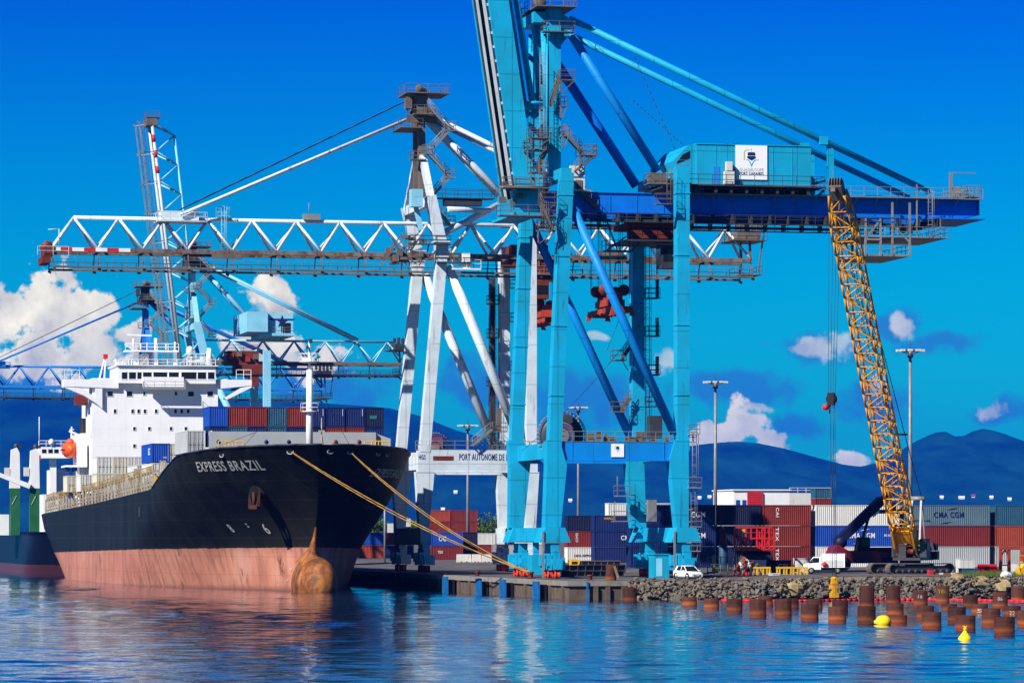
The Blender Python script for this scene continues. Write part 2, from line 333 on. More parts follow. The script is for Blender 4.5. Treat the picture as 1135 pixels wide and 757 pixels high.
# ================================================================ setting
SLOPE = .052
def water():
    m, nt, b, N, L = nmat('harbour_water')
    b.inputs['Base Color'].default_value = (.0, .018, .06, 1); b.inputs['Roughness'].default_value = .03; b.inputs['IOR'].default_value = 1.33
    tc = N('ShaderNodeTexCoord')
    def wave(sx, sy, scale, detail, rot):
        mp = N('ShaderNodeMapping'); mp.inputs['Scale'].default_value = (sx, sy, 1); mp.inputs['Rotation'].default_value = (0, 0, R(rot)); L(tc.outputs['Object'], mp.inputs[0])
        n = N('ShaderNodeTexNoise'); n.inputs['Scale'].default_value = scale; n.inputs['Detail'].default_value = detail; n.inputs['Roughness'].default_value = .5; L(mp.outputs[0], n.inputs[0]); return n.outputs[0]
    a1, a2, a3 = wave(.8, 1, .9, 3, 8), wave(.8, 1, 2.2, 3, -12), wave(1, 1, .05, 2, 20)
    s1 = N('ShaderNodeMath', operation='MULTIPLY'); L(a1, s1.inputs[0]); s1.inputs[1].default_value = 1.0
    s2 = N('ShaderNodeMath', operation='MULTIPLY_ADD'); L(a2, s2.inputs[0]); s2.inputs[1].default_value = .40; L(s1.outputs[0], s2.inputs[2])
    s3 = N('ShaderNodeMath', operation='MULTIPLY_ADD'); L(a3, s3.inputs[0]); s3.inputs[1].default_value = .0; L(s2.outputs[0], s3.inputs[2])
    bp = N('ShaderNodeBump'); bp.inputs['Strength'].default_value = 1.0; bp.inputs['Distance'].default_value = .035; L(s3.outputs[0], bp.inputs['Height']); L(bp.outputs[0], b.inputs['Normal'])
    # real wavelets near the camera, one sheet: a fine grid in the harbour basin and big quads out to the horizon
    import numpy as np
    rng = np.random.default_rng(11); xs = np.concatenate([[-9000, -1500, -400], np.arange(-190, 190.1, .62), [400, 1500, 9000]])
    ys = np.concatenate([[-200, 60], np.arange(95, 260, .5), np.arange(260, 420, .7), np.arange(420, 700, 1.3), [900, 1500, 4000, 21500]])
    X, Yg = np.meshgrid(xs, ys); Zg = np.zeros_like(X)
    for i in range(64):
        lam = 1.7 * (8.5 / 1.7) ** (rng.random() ** 1.1); th = R(250) + rng.normal() * .75; k = 6.2832 / lam
        Zg += SLOPE * .18 / k * np.sin(k * (X * math.cos(th) + Yg * math.sin(th)) + rng.random() * 6.28)
    cal = np.exp(-(((X + 35) / 45) ** 2 + ((Yg - 370) / 90) ** 2)); gust = .75 + .35 * np.sin(X * .045 + 1.1 * np.sin(Yg * .021)) * np.sin(Yg * .033 + .6 * np.sin(X * .03))
    fade = np.clip((190 - np.abs(X)) / 30, 0, 1) * np.clip((Yg - 95) / 20, 0, 1) * np.clip((700 - Yg) / 120, 0, 1); Zg *= fade * gust * (1 - .4 * cal)
    ny, nx = X.shape; me = bpy.data.meshes.new('water'); me.vertices.add(nx * ny); me.vertices.foreach_set('co', np.stack([X, Yg, Zg], -1).astype('f').ravel())
    idx = np.arange(nx * ny).reshape(ny, nx); q = np.stack([idx[:-1, :-1], idx[:-1, 1:], idx[1:, 1:], idx[1:, :-1]], -1).reshape(-1, 4); n = len(q)
    me.loops.add(n * 4); me.loops.foreach_set('vertex_index', q.ravel().astype('i')); me.polygons.add(n); me.polygons.foreach_set('loop_start', (np.arange(n) * 4).astype('i')); me.polygons.foreach_set('loop_total', np.full(n, 4, 'i'))
    me.polygons.foreach_set('use_smooth', np.ones(n, bool)); me.update(calc_edges=True); me.materials.append(m)
    o = bpy.data.objects.new('water', me); col.objects.link(o); tag(o, 'rippled deep blue harbour water in front of the quay', 'water', kind='structure')
water()

def ground():
    m, nt, b, N, L = nmat('asphalt_yard')
    tc = N('ShaderNodeTexCoord'); n = N('ShaderNodeTexNoise'); n.inputs['Scale'].default_value = .25; n.inputs['Detail'].default_value = 9; L(tc.outputs['Object'], n.inputs[0])
    cr = N('ShaderNodeValToRGB'); L(n.outputs[0], cr.inputs[0]); cr.color_ramp.elements[0].color = (.035, .034, .033, 1); cr.color_ramp.elements[0].position = .35
    cr.color_ramp.elements[1].color = (.13, .12, .11, 1); cr.color_ramp.elements[1].position = .7; L(cr.outputs[0], b.inputs['Base Color']); b.inputs['Roughness'].default_value = .9
    g = M(); xs = [-3.2, 0, 5, 18, 20, 22, 24, 26, 60, 200, 1500, 6000]; ys = [-22, 0, 40, 120, 300, 900, 3000, 9500, 19000]
    vs = [(x, y, GZ(x)) for y in ys for x in xs]; nx = len(xs)
    g.add(vs, [(j * nx + i, j * nx + i + 1, (j + 1) * nx + i + 1, (j + 1) * nx + i) for j in range(len(ys) - 1) for i in range(nx - 1)])
    single('ground', g, m, 'grey asphalt quay apron and container yard', 'ground', kind='structure')
ground()

RIDGE = [(-900, 470), (-500, 452), (-300, 455), (-100, 448), (0, 443), (60, 441), (150, 440), (250, 442), (350, 446), (430, 452), (470, 462), (500, 475), (530, 484), (570, 490), (640, 498),
         (700, 501), (740, 497), (765, 494), (790, 491), (815, 489), (840, 491), (870, 497), (905, 507), (935, 515), (955, 517), (975, 512), (995, 501), (1015, 489), (1032, 481), (1044, 477), (1053, 480), (1060, 485),
         (1068, 483), (1080, 477), (1090, 475), (1102, 477), (1118, 483), (1140, 492), (1200, 508), (1300, 500), (1500, 515), (2200, 520)]
HY = 15000.0
def lerp_tab(tab, x):
    if x <= tab[0][0]: return tab[0][1]
    for (a, b), (c, d) in zip(tab, tab[1:]):
        if x <= c: return b + (d - b) * (x - a) / (c - a)
    return tab[-1][1]
def hill_h(x, y):
    u = U0 + F * x / HY
    z = (VH - lerp_tab(RIDGE, u)) * HY / F + H
    t = (y - HY) / (3600 if y < HY else 3600)
    base = max(0., 1 - abs(t) ** 1.25)
    n = mnoise.fractal((x * .0016, y * .0016, 3.1), .9, 2.1, 7)
    gully = 1 - abs(mnoise.noise((x * .0042 + 7 + .6 * mnoise.noise((x * .001, y * .001, 4)), y * .00035, 1.2))) * 1.0
    return z * base * (1 - .22 * (1 - gully) * min(1, abs(t) * 2.5)) + 20 * n * min(1, abs(t) * 3) * min(1, base * 4) - (6 if base <= 0 else 0)
def hills():
    m, nt, b, N, L = nmat('forested_hills')
    tc = N('ShaderNodeTexCoord'); n = N('ShaderNodeTexNoise'); mp = N('ShaderNodeMapping'); mp.inputs['Scale'].default_value = (1, .12, 1.6); L(tc.outputs['Object'], mp.inputs[0]); n.inputs['Scale'].default_value = .006; n.inputs['Detail'].default_value = 10; n.inputs['Roughness'].default_value = .6; L(mp.outputs[0], n.inputs[0])
    cr = N('ShaderNodeValToRGB'); L(n.outputs[0], cr.inputs[0]); cr.color_ramp.elements[0].color = HILL0; cr.color_ramp.elements[0].position = .36
    cr.color_ramp.elements[1].color = HILL1; cr.color_ramp.elements[1].position = .66; L(cr.outputs[0], b.inputs['Base Color']); b.inputs['Roughness'].default_value = 1; b.inputs['Specular IOR Level'].default_value = 0
    g = M(); nx, ny = 440, 70; xs = [-8200 + 16400 * i / nx for i in range(nx + 1)]; ys = [11300 + 7400 * j / ny for j in range(ny + 1)]
    vs = [(x, y, hill_h(x, y)) for y in ys for x in xs]; k = nx + 1
    g.add(vs, [(j * k + i, j * k + i + 1, (j + 1) * k + i + 1, (j + 1) * k + i) for j in range(ny) for i in range(nx)], True)
    single('hills', g, m, 'blue forested mountain range behind the port', 'hills', kind='structure', K=False)
HILL0 = (.001, .012, .012, 1); HILL1 = (.006, .058, .042, 1)
hills()

def haze():
    m = bpy.data.materials.new('pale_haze'); m.use_nodes = True; nt = m.node_tree; nt.nodes.clear()
    o = nt.nodes.new('ShaderNodeOutputMaterial'); v = nt.nodes.new('ShaderNodeVolumePrincipled')
    v.inputs['Color'].default_value = HZC; v.inputs['Density'].default_value = HZD; v.inputs['Anisotropy'].default_value = .0
    nt.links.new(v.outputs[0], o.inputs['Volume'])
    g = M(); g.bx(-9100, 9100, -300, 21800, -5, 610)
    single('haze', g, m, 'blue air over the harbour and the distant mountains', 'haze', kind='stuff', K=False)
HZC = (.003, .13, .85, 1); HZD = 3.9e-5
haze()

# ---------------------------------------------------------------- houses far up the slope
def houses():
    spots = [(775, 553, 'grey roofed'), (786, 552, 'white'), (1065, 553, 'long white'), (1078, 551, 'pink roofed'), (1098, 553, 'small white'), (1043, 553, 'small pale'), (505, 547, 'lone pale'), (491, 566, 'lone white'), (632, 556, 'flat white'), (1118, 555, 'far right white')]
    lab = ['white hillside house above the containers, left of the paired one', 'white hillside house above the containers, right of the paired one', 'longest white hillside house above the grey container', 'red roofed hillside house above the grey container',
           'small white hillside house above the right end of the grey container', 'small pale house on the slope just right of the lattice boom', 'upper lone pale house on the slope framed by the grey crane portal', 'lower lone white house on the slope framed by the grey crane portal',
           'flat white house on the slope seen between the blue crane legs', 'white hillside house nearest the right edge of the photo']
    for i, (u, v, k) in enumerate(spots):
        y = 11500.0
        while y < 14900:
            x = (u - U0) / F * y
            if hill_h(x, y) >= H + (VH - v) * y / F: break
            y += 20
        z = hill_h(x, y); w = 11 if 'long' not in k else 19
        o = bpy.data.objects.new('house', None); col.objects.link(o); o.location = (x, y - 20, z - 1); tag(o, lab[i], 'house', 'houses on the far slope')
        for nm, mb, ma in (('wall', M().bx(-w / 2, w / 2, -5, 5, -.6, 2), 'white2'), ('roof', M().add([(-w / 2 - 1, -6, 3), (w / 2 + 1, -6, 3), (w / 2 + 1, 6, 7), (-w / 2 - 1, 6, 7), (-w / 2 - 1, 0, 11), (w / 2 + 1, 0, 11)], [(0, 1, 5, 4), (2, 3, 4, 5), (0, 4, 3), (1, 2, 5), (3, 2, 1, 0)]), 'corange' if i == 3 else 'white2')):
            p = bpy.data.objects.new(nm, mb.mesh(nm)); col.objects.link(p); p.parent = o; p.data.materials.append(mt(ma))
houses()

# ---------------------------------------------------------------- quay wall, fenders, sea wall
def quay():
    t = T('quay_wall', 'stained concrete quay wall under the cranes with rusty streaks', 'quay wall', (-3.2, -22, 0))
    g = M(); g.bx(-3.2, -2.2, -22, 900, -3, 1.45); g.bx(-2.2, 3.3, -22, -21, -3, 1.45)
    for i in range(20):
        bb = -20 + i * 6.1; g.bx(-3.5, -3.2, bb, bb + .5, -2, 1.45)
    for aa in (-.6, .7, 2.4): g.bx(aa, aa + .45, -22.35, -22, -2, 1.4)
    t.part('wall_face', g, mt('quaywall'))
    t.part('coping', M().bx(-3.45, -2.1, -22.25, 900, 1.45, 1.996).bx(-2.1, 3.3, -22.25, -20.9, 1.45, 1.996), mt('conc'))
    t.part('blue_stripe', M().bx(-1.45, -1.2, -22.4, -22.3, -.5, 1.9), mt('fender'))
    labs = ['blue faced fender nearest the end of the quay under the blue crane', 'blue faced fender second from the end of the quay', 'blue faced fender third from the end of the quay', 'blue faced fender fourth from the end, beside the dark shaded quay', None, None]
    for i, u in enumerate((597, 560, 533, 496)):
        lo, hi = -22., 120.
        for _ in range(40):
            mid = (lo + hi) / 2
            if upix(-4.2, mid) > u: lo = mid
            else: hi = mid
        f = T('quay_fender', labs[i], 'fender', (-3.5, lo, 0), 'fenders along the quay wall')
        f.part('front_panel', M().bx(-4.6, -4.35, lo - 1.3, lo + 1.3, -.4, 1.85).bx(-4.62, -4.6, lo - 1.1, lo + 1.1, .4, .5), mt('fender'))
        f.part('rubber_block', M().bx(-4.35, -3.5, lo - .9, lo + .9, -.2, 1.5), mt('black'))
quay()
def boulder(g, c, r, seed, sq=.75):
    random.seed(seed); o = []; n, k = 12, 8; off = Vector((random.random() * 50, random.random() * 50, seed))
    sx, sy = random.uniform(.8, 1.3), random.uniform(.8, 1.2)
    for j in range(k + 1):
        th = math.pi * j / k
        for i in range(n):
            a = 6.2832 * i / n; d = Vector((math.sin(th) * math.cos(a), math.sin(th) * math.sin(a), math.cos(th)))
            q = 1 + .38 * mnoise.noise(d * 1.1 + off) + .22 * mnoise.noise(d * 2.6 + off) + .1 * mnoise.noise(d * 6 + off); q = min(q, 1.12)
            o.append(Vector(c) + Vector((d.x * sx, d.y * sy, d.z * sq)) * r * q)
    g.add(o, [(j * n + i, (j + 1) * n + i, (j + 1) * n + (i + 1) % n, j * n + (i + 1) % n) for j in range(k) for i in range(n)])
def seawall():
    t = T('seawall', 'rough grey rubble sea wall below the yard, right of the quay', 'sea wall', (3.3, -22.5, 0))
    g = M(); nx, nz = 340, 9; vs = []
    for j in range(nz + 1):
        for i in range(nx + 1):
            a = 3.3 + (86 * i / nx); w = j / nz
            z = -1.2 + w * (GZ(a) + .02 + 1.2); y = -23.6 + 1.7 * w
            c = Vector((a, y * 1.2, z)); d, pts = mnoise.voronoi(c * 1.25)[:2]
            n = .8 * (d[1] - d[0]) + .4 * mnoise.noise(c * 1.1) + .2 * mnoise.noise(c * 3.3)
            k = 0 if j == nz else 1
            vs.append((a + .1 * mnoise.noise(c * 2.2), y - n * k, z + .2 * mnoise.noise(c * 1.9 + Vector((9, 0, 0))) * k))
    k = nx + 1; g.add(vs, [(j * k + i, j * k + i + 1, (j + 1) * k + i + 1, (j + 1) * k + i) for j in range(nz) for i in range(nx)])
    a0 = lambda u: D(u, 402)[0]
    t.part('rubble_face', g, mt('rock')); t.part('concrete_block', M().bx(a0(836), a0(850), -24.2, -22.4, -1, 2.05), mt('conc'))
    
    lab = {0: 'ochre boulder leaning by the dark gap in the sea wall', 1: 'largest ochre boulder right of the dark gap in the sea wall', 2: 'pale flat boulder at the water line left of the yellow hanging clamp',
           3: 'cream boulder on the sea wall under the red gate frame', 4: 'white boulder on top of the sea wall beside the grass', 5: 'tall cream boulder at the right end of the sea wall', 6: 'dark grey boulder in the gap beside the concrete block', 7: 'pale boulder on the sea wall below the crawler tracks'}
    for i, (u, v, r, m_) in enumerate([(863, 652, .95, 'rocky'), (881, 652, 1.35, 'rocky'), (909, 659, .9, 'rock'), (1087, 648, 1.2, 'rocky'), (1115, 637, .55, 'white2'), (1110, 650, 1.3, 'rocky'), (855, 656, .8, 'steel'), (1062, 642, .8, 'rocky')]):
        b_ = -24.2; p = P(u, v, b_); g = M(); boulder(g, (0, 0, 0), r, i + 3)
        single('boulder', g, mt(m_), lab[i], 'boulder', (p.x, b_, p.z), off=False, group='boulders on the sea wall')
    g = M(); random.seed(4)
    for i in range(1300):
        u = random.uniform(697, 1140); b_ = -24.6 - random.random() * .5; p = P(u, random.uniform(640.5, 663), b_); boulder(g, (p.x - 12.5, b_ + 22.5, p.z), random.uniform(.07, .24), i + 50)
    single('rubble_stones', g, mt('rock'), 'loose grey stones covering the sea wall slope', 'stones', (12.5, -22.5, 0), off=False, kind='stuff')
    g = M(); random.seed(9)
    for i in range(900):
        u = random.gauss(1098, 17); b_ = -22.3 + random.random() * 1.6; p = P(u, 638, b_); h = random.uniform(.15, .75); d = random.uniform(-.2, .2)
        g.add([(p.x - .04, b_, 2.35), (p.x + .04, b_, 2.35), (p.x + d, b_ + .1, 2.35 + h)], [(0, 1, 2)])
    single('grass', g, mt('leafy'), 'green grass growing on the sea wall edge', 'grass', (0, 0, 0), off=False, kind='stuff')
seawall()

# ---------------------------------------------------------------- rusty piles, floating boom, buoys
def pile_mat():
    m, nt, b, N, L = nmat('rusty_pile_steel')
    tc = N('ShaderNodeTexCoord'); sp = N('ShaderNodeSeparateXYZ'); L(tc.outputs['Object'], sp.inputs[0])
    mp = N('ShaderNodeMapping'); mp.inputs['Scale'].default_value = (2, 2, .5); L(tc.outputs['Object'], mp.inputs[0])
    n = N('ShaderNodeTexNoise'); n.inputs['Scale'].default_value = 1.6; n.inputs['Detail'].default_value = 9; n.inputs['Roughness'].default_value = .7; L(mp.outputs[0], n.inputs[0])
    cr = N('ShaderNodeValToRGB'); L(n.outputs[0], cr.inputs[0]); e = cr.color_ramp.elements
    e[0].color = (.022, .010, .008, 1); e[0].position = .3; e[1].color = (.085, .025, .013, 1); e[1].position = .68
    oi = N('ShaderNodeObjectInfo'); orr = N('ShaderNodeMapRange'); L(oi.outputs['Random'], orr.inputs[0]); orr.inputs[3].default_value = .55; orr.inputs[4].default_value = 1.35
    ad = N('ShaderNodeMath', operation='MULTIPLY_ADD'); L(n.outputs[0], ad.inputs[0]); ad.inputs[1].default_value = .35; L(sp.outputs[2], ad.inputs[2])
    r = N('ShaderNodeValToRGB'); L(ad.outputs[0], r.inputs[0]); q = r.color_ramp.elements; q[0].position = .22; q[0].color = (.35, .35, .35, 1); q[1].position = .66; q[1].color = (0, 0, 0, 1)
    x = r.color_ramp.elements.new(.38); x.color = (1, 1, 1, 1); x = r.color_ramp.elements.new(.5); x.color = (.5, .5, .5, 1)
    mx = N('ShaderNodeMix', data_type='RGBA'); L(r.outputs[0], mx.inputs[0]); L(cr.outputs[0], mx.inputs[6]); mx.inputs[7].default_value = (.21, .05, .009, 1)
    hv = N('ShaderNodeHueSaturation'); L(orr.outputs[0], hv.inputs['Value']); L(mx.outputs[2], hv.inputs['Color']); L(hv.outputs[0], b.inputs['Base Color']); b.inputs['Roughness'].default_value = .85; b.inputs['Specular IOR Level'].default_value = .2; return m
PILES = [(691, 705.6, 651, 666), (770, 785, 651, 664), (756, 772.6, 662, 671), (780, 797, 663, 674), (805, 823, 663.6, 677.5), (831, 849, 664, 681.7), (841, 856, 660, 670.7), (858.8, 877.5, 663, 682), (870, 884, 663, 674),
         (888, 907, 669.6, 686), (895, 911, 663.6, 674.5), (918, 938, 672, 688), (922, 940, 665, 677.5), (950, 970.5, 672, 689), (952, 969.5, 649, 673), (981, 998.5, 648.6, 669), (982, 1002, 669, 682), (984, 1006, 681, 690.5),
         (1011, 1029, 653.5, 670), (1015, 1036, 671, 685), (1021.6, 1043.6, 678, 695), (1036, 1053, 649, 667.5), (1043.6, 1061, 669, 677), (1050, 1070.7, 673, 688.5), (1059, 1081, 681, 697.5), (1067, 1084, 660, 672.5), (1076.6, 1095, 669, 679.5),
         (1088, 1109, 674.6, 692), (1102, 1124.6, 684, 701.5), (1100, 1117, 656, 673), (1112, 1131.7, 671, 682), (1127, 1149, 677, 693), (1119.6, 1137, 650, 666)]
def piles():
    MT['pile'] = pile_mat(); meshes = {}
    rows = {}
    for p in PILES:
        v = p[3]; k = 0 if v < 669.5 else 1 if v < 675 else 2 if v < 680 else 3 if v < 686.5 else 4 if v < 691.5 else 5
        rows.setdefault(k, []).append(p)
    rn = ['back row beside the sea wall', 'second row out from the sea wall', 'third row out from the sea wall', 'fourth row out from the sea wall', 'fifth row out from the sea wall', 'front row nearest the camera']
    on = ['first', 'second', 'third', 'fourth', 'fifth', 'sixth', 'seventh', 'eighth', 'ninth']
    for k, ps in rows.items():
        for i, (u0, u1, vt, vb) in enumerate(sorted(ps)):
            Y = F * H / (vb - VH) + .7; a, b_ = D((u0 + u1) / 2, Y); zt = Z(vt, Y); rad = .71
            key = round(zt, 1)
            if key not in meshes:
                g = M(); g.lathe([(rad, -2), (rad, key), (rad - .04, key + .01), (rad - .05, key), (rad - .05, -2)], n=28); g.lathe([(rad + .015, key - .3), (rad + .015, key - .28), (rad, key - .27)], n=28); meshes[key] = g.mesh('steel_pile')
                meshes[key].materials.append(MT['pile'])
            o = bpy.data.objects.new('steel_pile', meshes[key]); col.objects.link(o); o.location = Kw(a, b_); o.rotation_euler = (R(random.uniform(-1.3, 1.3)), R(random.uniform(-1.3, 1.3)), random.random() * 6)
            sz = 'tall' if zt > 2.1 else 'mid-height' if zt > 1.3 else 'short'
            tag(o, f'{sz} rusty steel pile, {on[i]} from left in the {rn[k]}', 'pile', 'rusty steel pipe piles in the water')
            txt = {(1011, 1029, 653.5, 670): ('16', 'lett'), (1100, 1117, 656, 673): ('06', 'lett'), (1036, 1053, 649, 667.5): ('TEL', 'lime'), (1112, 1131.7, 671, 682): ('22', 'lett'), (1076.6, 1095, 669, 679.5): ('5', 'lett')}.get((u0, u1, vt, vb))
            if txt:
                def warp(c, w=.9 if len(txt[0]) > 2 else .42, zt=key): an = (c.x - w / 2 - .1) / rad; return Vector((math.sin(an) * (rad + .012), -math.cos(an) * (rad + .012), zt - .75 + c.y))
                me = text_mesh(txt[0], .9 if len(txt[0]) > 2 else .42, .34, None, 0, Vector((0, 0, 0)), warp, .002); me.materials.append(mt(txt[1]))
                q = bpy.data.objects.new('painted_mark', me); col.objects.link(q); q.parent = o; q.rotation_euler = (0, 0, -o.rotation_euler.z)
piles()
def float_boom():
    g = M(); pts = []
    for u in range(800, 1230, 6):
        Y = 392 + 5 * math.sin(u * .02) - (u - 800) * .012; a, b_ = D(u, Y); pts.append(Vector((a, b_, .07)))
    o0 = pts[0]; g.path([p - Vector((o0.x, o0.y, 0)) for p in pts], .17, 8)
    single('floating_boom', g, mt('red'), 'long red floating boom lying on the water between the piles', 'floating boom', (o0.x, o0.y, 0), off=False)
float_boom()
def buoys():
    MT['buoy'] = paint('buoy_yellow', (.85, .62, .01), .4, .12)
    Y = F * H / (708.8 - VH); a, b_ = D(1069.5, Y); b = T('marker_buoy', 'yellow conical marker buoy floating upright in front of the piles', 'buoy', (a, b_, 0), local=True)
    b.part('float', M().lathe([(.0, -.3), (.36, -.25), (.44, -.02), (.44, .10), (.36, .22), (.2, .42), (.13, .52), (.1, .6), (0, .6)], n=24), mt('buoy'))
    b.part('top_mark', M().tube((0, 0, .58), (0, 0, .72), .05).beam((-.13, 0, .68), (.13, 0, .88), .05, .05).beam((.13, 0, .68), (-.13, 0, .88), .05, .05).beam((0, -.13, .68), (0, .13, .88), .05, .05), mt('buoy'))
    Y = F * H / (691.8 - VH); a, b_ = D(979, Y); o = T('mooring_buoy', 'yellow round mooring buoy lying on its side against a pile', 'buoy', (a, b_, 0), local=True)
    g = M(); g.lathe([(0, -.75), (.12, -.72), (.16, -.6), (.42, -.4), (.52, -.1), (.52, .15), (.42, .4), (.2, .55), (0, .58)], (0, 0, .18), 22, axis='x'); o.part('float', g, mt('buoy'))
    o.part('eye', M().tube((-.72, 0, .18), (-.95, 0, .22), .05), mt('steel'))
buoys()
# ================================================================ blue ship-to-shore crane
BF = 16.5; GN, GFR = 4.5, 12.0                  # far frame, near and far girder (b)
def V(a, b, z): return Vector((a, b, z))
def on_line(p, q, z): t = (z - p.z) / (q.z - p.z); return p.lerp(q, t)
def bogie(t, a, bs, base, body, wheel, parent_name='bogie'):
    """one rail bogie: equaliser, two side boxes and eight wheels along the rail"""
    g = M(); g.prism([(a - .5, base + 3.9), (a + .5, base + 3.9), (a + .42, base + 2.4), (a - .42, base + 2.4)], bs - 1.5, bs + 1.5)
    for k in (-1, 1):
        c = bs + k * 1.75
        g.bx(a - .45, a + .45, c - .35, c + .35, base + 1.9, base + 3.1); g.prism([(a - .62, base + 2.2), (a + .62, base + 2.2), (a + .5, base + 1.05), (a - .5, base + 1.05)], c - 1.25, c + 1.25)
        g.bx(a + .5, a + 1.0, c - .5, c + .5, base + 1.0, base + 2.3); g.bx(a - 1.0, a - .5, c - .4, c + .6, base + 1.4, base + 2.6)
        for j in (-.85, -.1, .55): g.bx(a - .8, a - .62, c + j - .12, c + j + .12, base + .95, base + 1.7)
    o = t.part('bogie', g, body)
    for k in (-1, 1):
        for j in (-.62, .62):
            c = bs + k * 1.75 + j
            w = M(); w.lathe([(0, -.26), (.46, -.26), (.5, -.2), (.43, -.16), (.43, .16), (.5, .2), (.46, .26), (0, .26)], (a, c, base + .5), 16, axis='x'); w.bx(a - .34, a + .34, c - .1, c + .1, base + .3, base + .9); t.part('wheel', w, wheel, o)
def cable_reel(t, c, r, frame, spoke, full=True):
    g = M(); a, b, z = c
    n = 36
    for rr, yy in ((r, -.3), (r, .3)):
        g.path([(a + rr * math.cos(6.2832 * i / n), b + yy, z + rr * math.sin(6.2832 * i / n)) for i in range(n + 1)], .05, 5)
    o = t.part('reel_guard', g, frame)
    g = M()
    for i in range(40):
        x = 6.2832 * i / 40; g.beam((a + .75 * math.cos(x), b, z + .75 * math.sin(x)), (a + (r - .15) * math.cos(x), b, z + (r - .15) * math.sin(x)), .09, .12, side=(0, 1, 0))
    t.part('reel_spokes', g, spoke, o)
    g = M(); g.lathe([(0, -.28), (.8, -.28), (.8, .28), (0, .28)], (a, b, z), 20, False, 'y'); g.lathe([(r * .52, -.12), (r * .56, -.12), (r * .56, .12), (r * .52, .12)], (a, b, z), 30, axis='y'); t.part('reel_hub', g, 'x' and mt('galv'), o)
    if full: t.part('reel_cable', M().lathe([(r * .58, -.16), (r - .3, -.16), (r - .3, .16), (r * .58, .16)], (a, b, z), 36, axis='y'), mt('steel'), o)
def spreader(t, c, L, mat, top, ropes_to):
    a, b, z = c                                  # z: underside
    g = M()
    for s in (-1, 1): g.bx(a + s * 1.05 - .16, a + s * 1.05 + .16, b - L / 2, b + L / 2, z + .5, z + 1.0)
    for k in range(7): y = b - L / 2 + L * k / 6; g.bx(a - 1.2, a + 1.2, y - .16, y + .16, z + .35, z + 1.05)
    for s in (-1, 1):
        for y in (b - L / 2, b + L / 2): g.bx(a + s * 1.1 - .2, a + s * 1.1 + .2, y - .25, y + .25, z, z + .6)
    sp = t.part('spreader', g, mat)
    for s in (-1, 1):
        for y in (b - L / 2 + .1, b + L / 2 - .1): t.part('flipper', M().beam((a + s * 1.2, y, z + .6), (a + s * 1.4, y, z - .05), .14, .25), mat, sp)
    g = M(); g.bx(a - 1.1, a + 1.1, b - 2.6, b + 2.6, z + 1.25, z + 2.0); g.bx(a - .8, a + .8, b - 2.0, b + 2.0, z + 2.0, z + 2.3)
    for y in (-2.2, 2.2): g.bx(a - .9, a + .9, b + y - .2, b + y + .2, z + 1.0, z + 2.9)
    hb = t.part('headblock', g, mat)
    for s in (-1, 1):
        for y in (-2.0, 2.0): t.part('sheave', M().lathe([(0, -.14), (.62, -.14), (.66, 0), (.62, .14), (0, .14)], (a + s * 1.15, b + y, z + 3.1), 18, axis='y'), mt('redrust'), hb)
    g = M()
    for s in (-1, 1):
        for y in (-2.0, 2.0):
            for d in (-.6, .6): g.tube((a + s * 1.15 + d, b + y, z + 3.1), (a + s * 1.15 + d, b + y, ropes_to), .035, n=5, caps=False)
    t.part('hoist_rope', g, mt('cable'), hb)
def logo(t, a0, z0, w, h, b, parent):
    """port emblem: a ship's bow over a wave with a crane hook, drawn on the board"""
    def pol(name, pts, m): t.part(name, M().prism([(a0 + x * w, z0 + y * h) for x, y in pts], b - .015, b - .003), m, parent)
    pol('emblem_ship', [(.36, .66), (.38, .69), (.62, .69), (.64, .66), (.62, .62), (.56, .585), (.5, .56), (.44, .585), (.38, .62)], mt('navylett'))
    pol('emblem_deck', [(.38, .705), (.62, .705), (.62, .78), (.59, .80), (.41, .80), (.38, .78)], mt('navylett'))
    pol('emblem_wave', [(.33, .585), (.40, .585), (.46, .52), (.5, .44), (.54, .52), (.61, .585), (.74, .585), (.74, .572), (.63, .57), (.56, .50), (.5, .36), (.44, .5), (.38, .57), (.33, .572)], mt('cyan'))
    pol('emblem_crane', [(.25, .57), (.29, .57), (.29, .80), (.33, .85), (.45, .87), (.45, .885), (.31, .87), (.25, .81)], mt('lime'))
    pol('emblem_mast', [(.493, .81), (.507, .81), (.507, .92), (.493, .92)], mt('graylett'))
MT['cpale0'] = paint('pale_boom_chord', (.50, .55, .56), .5, .2, .2)
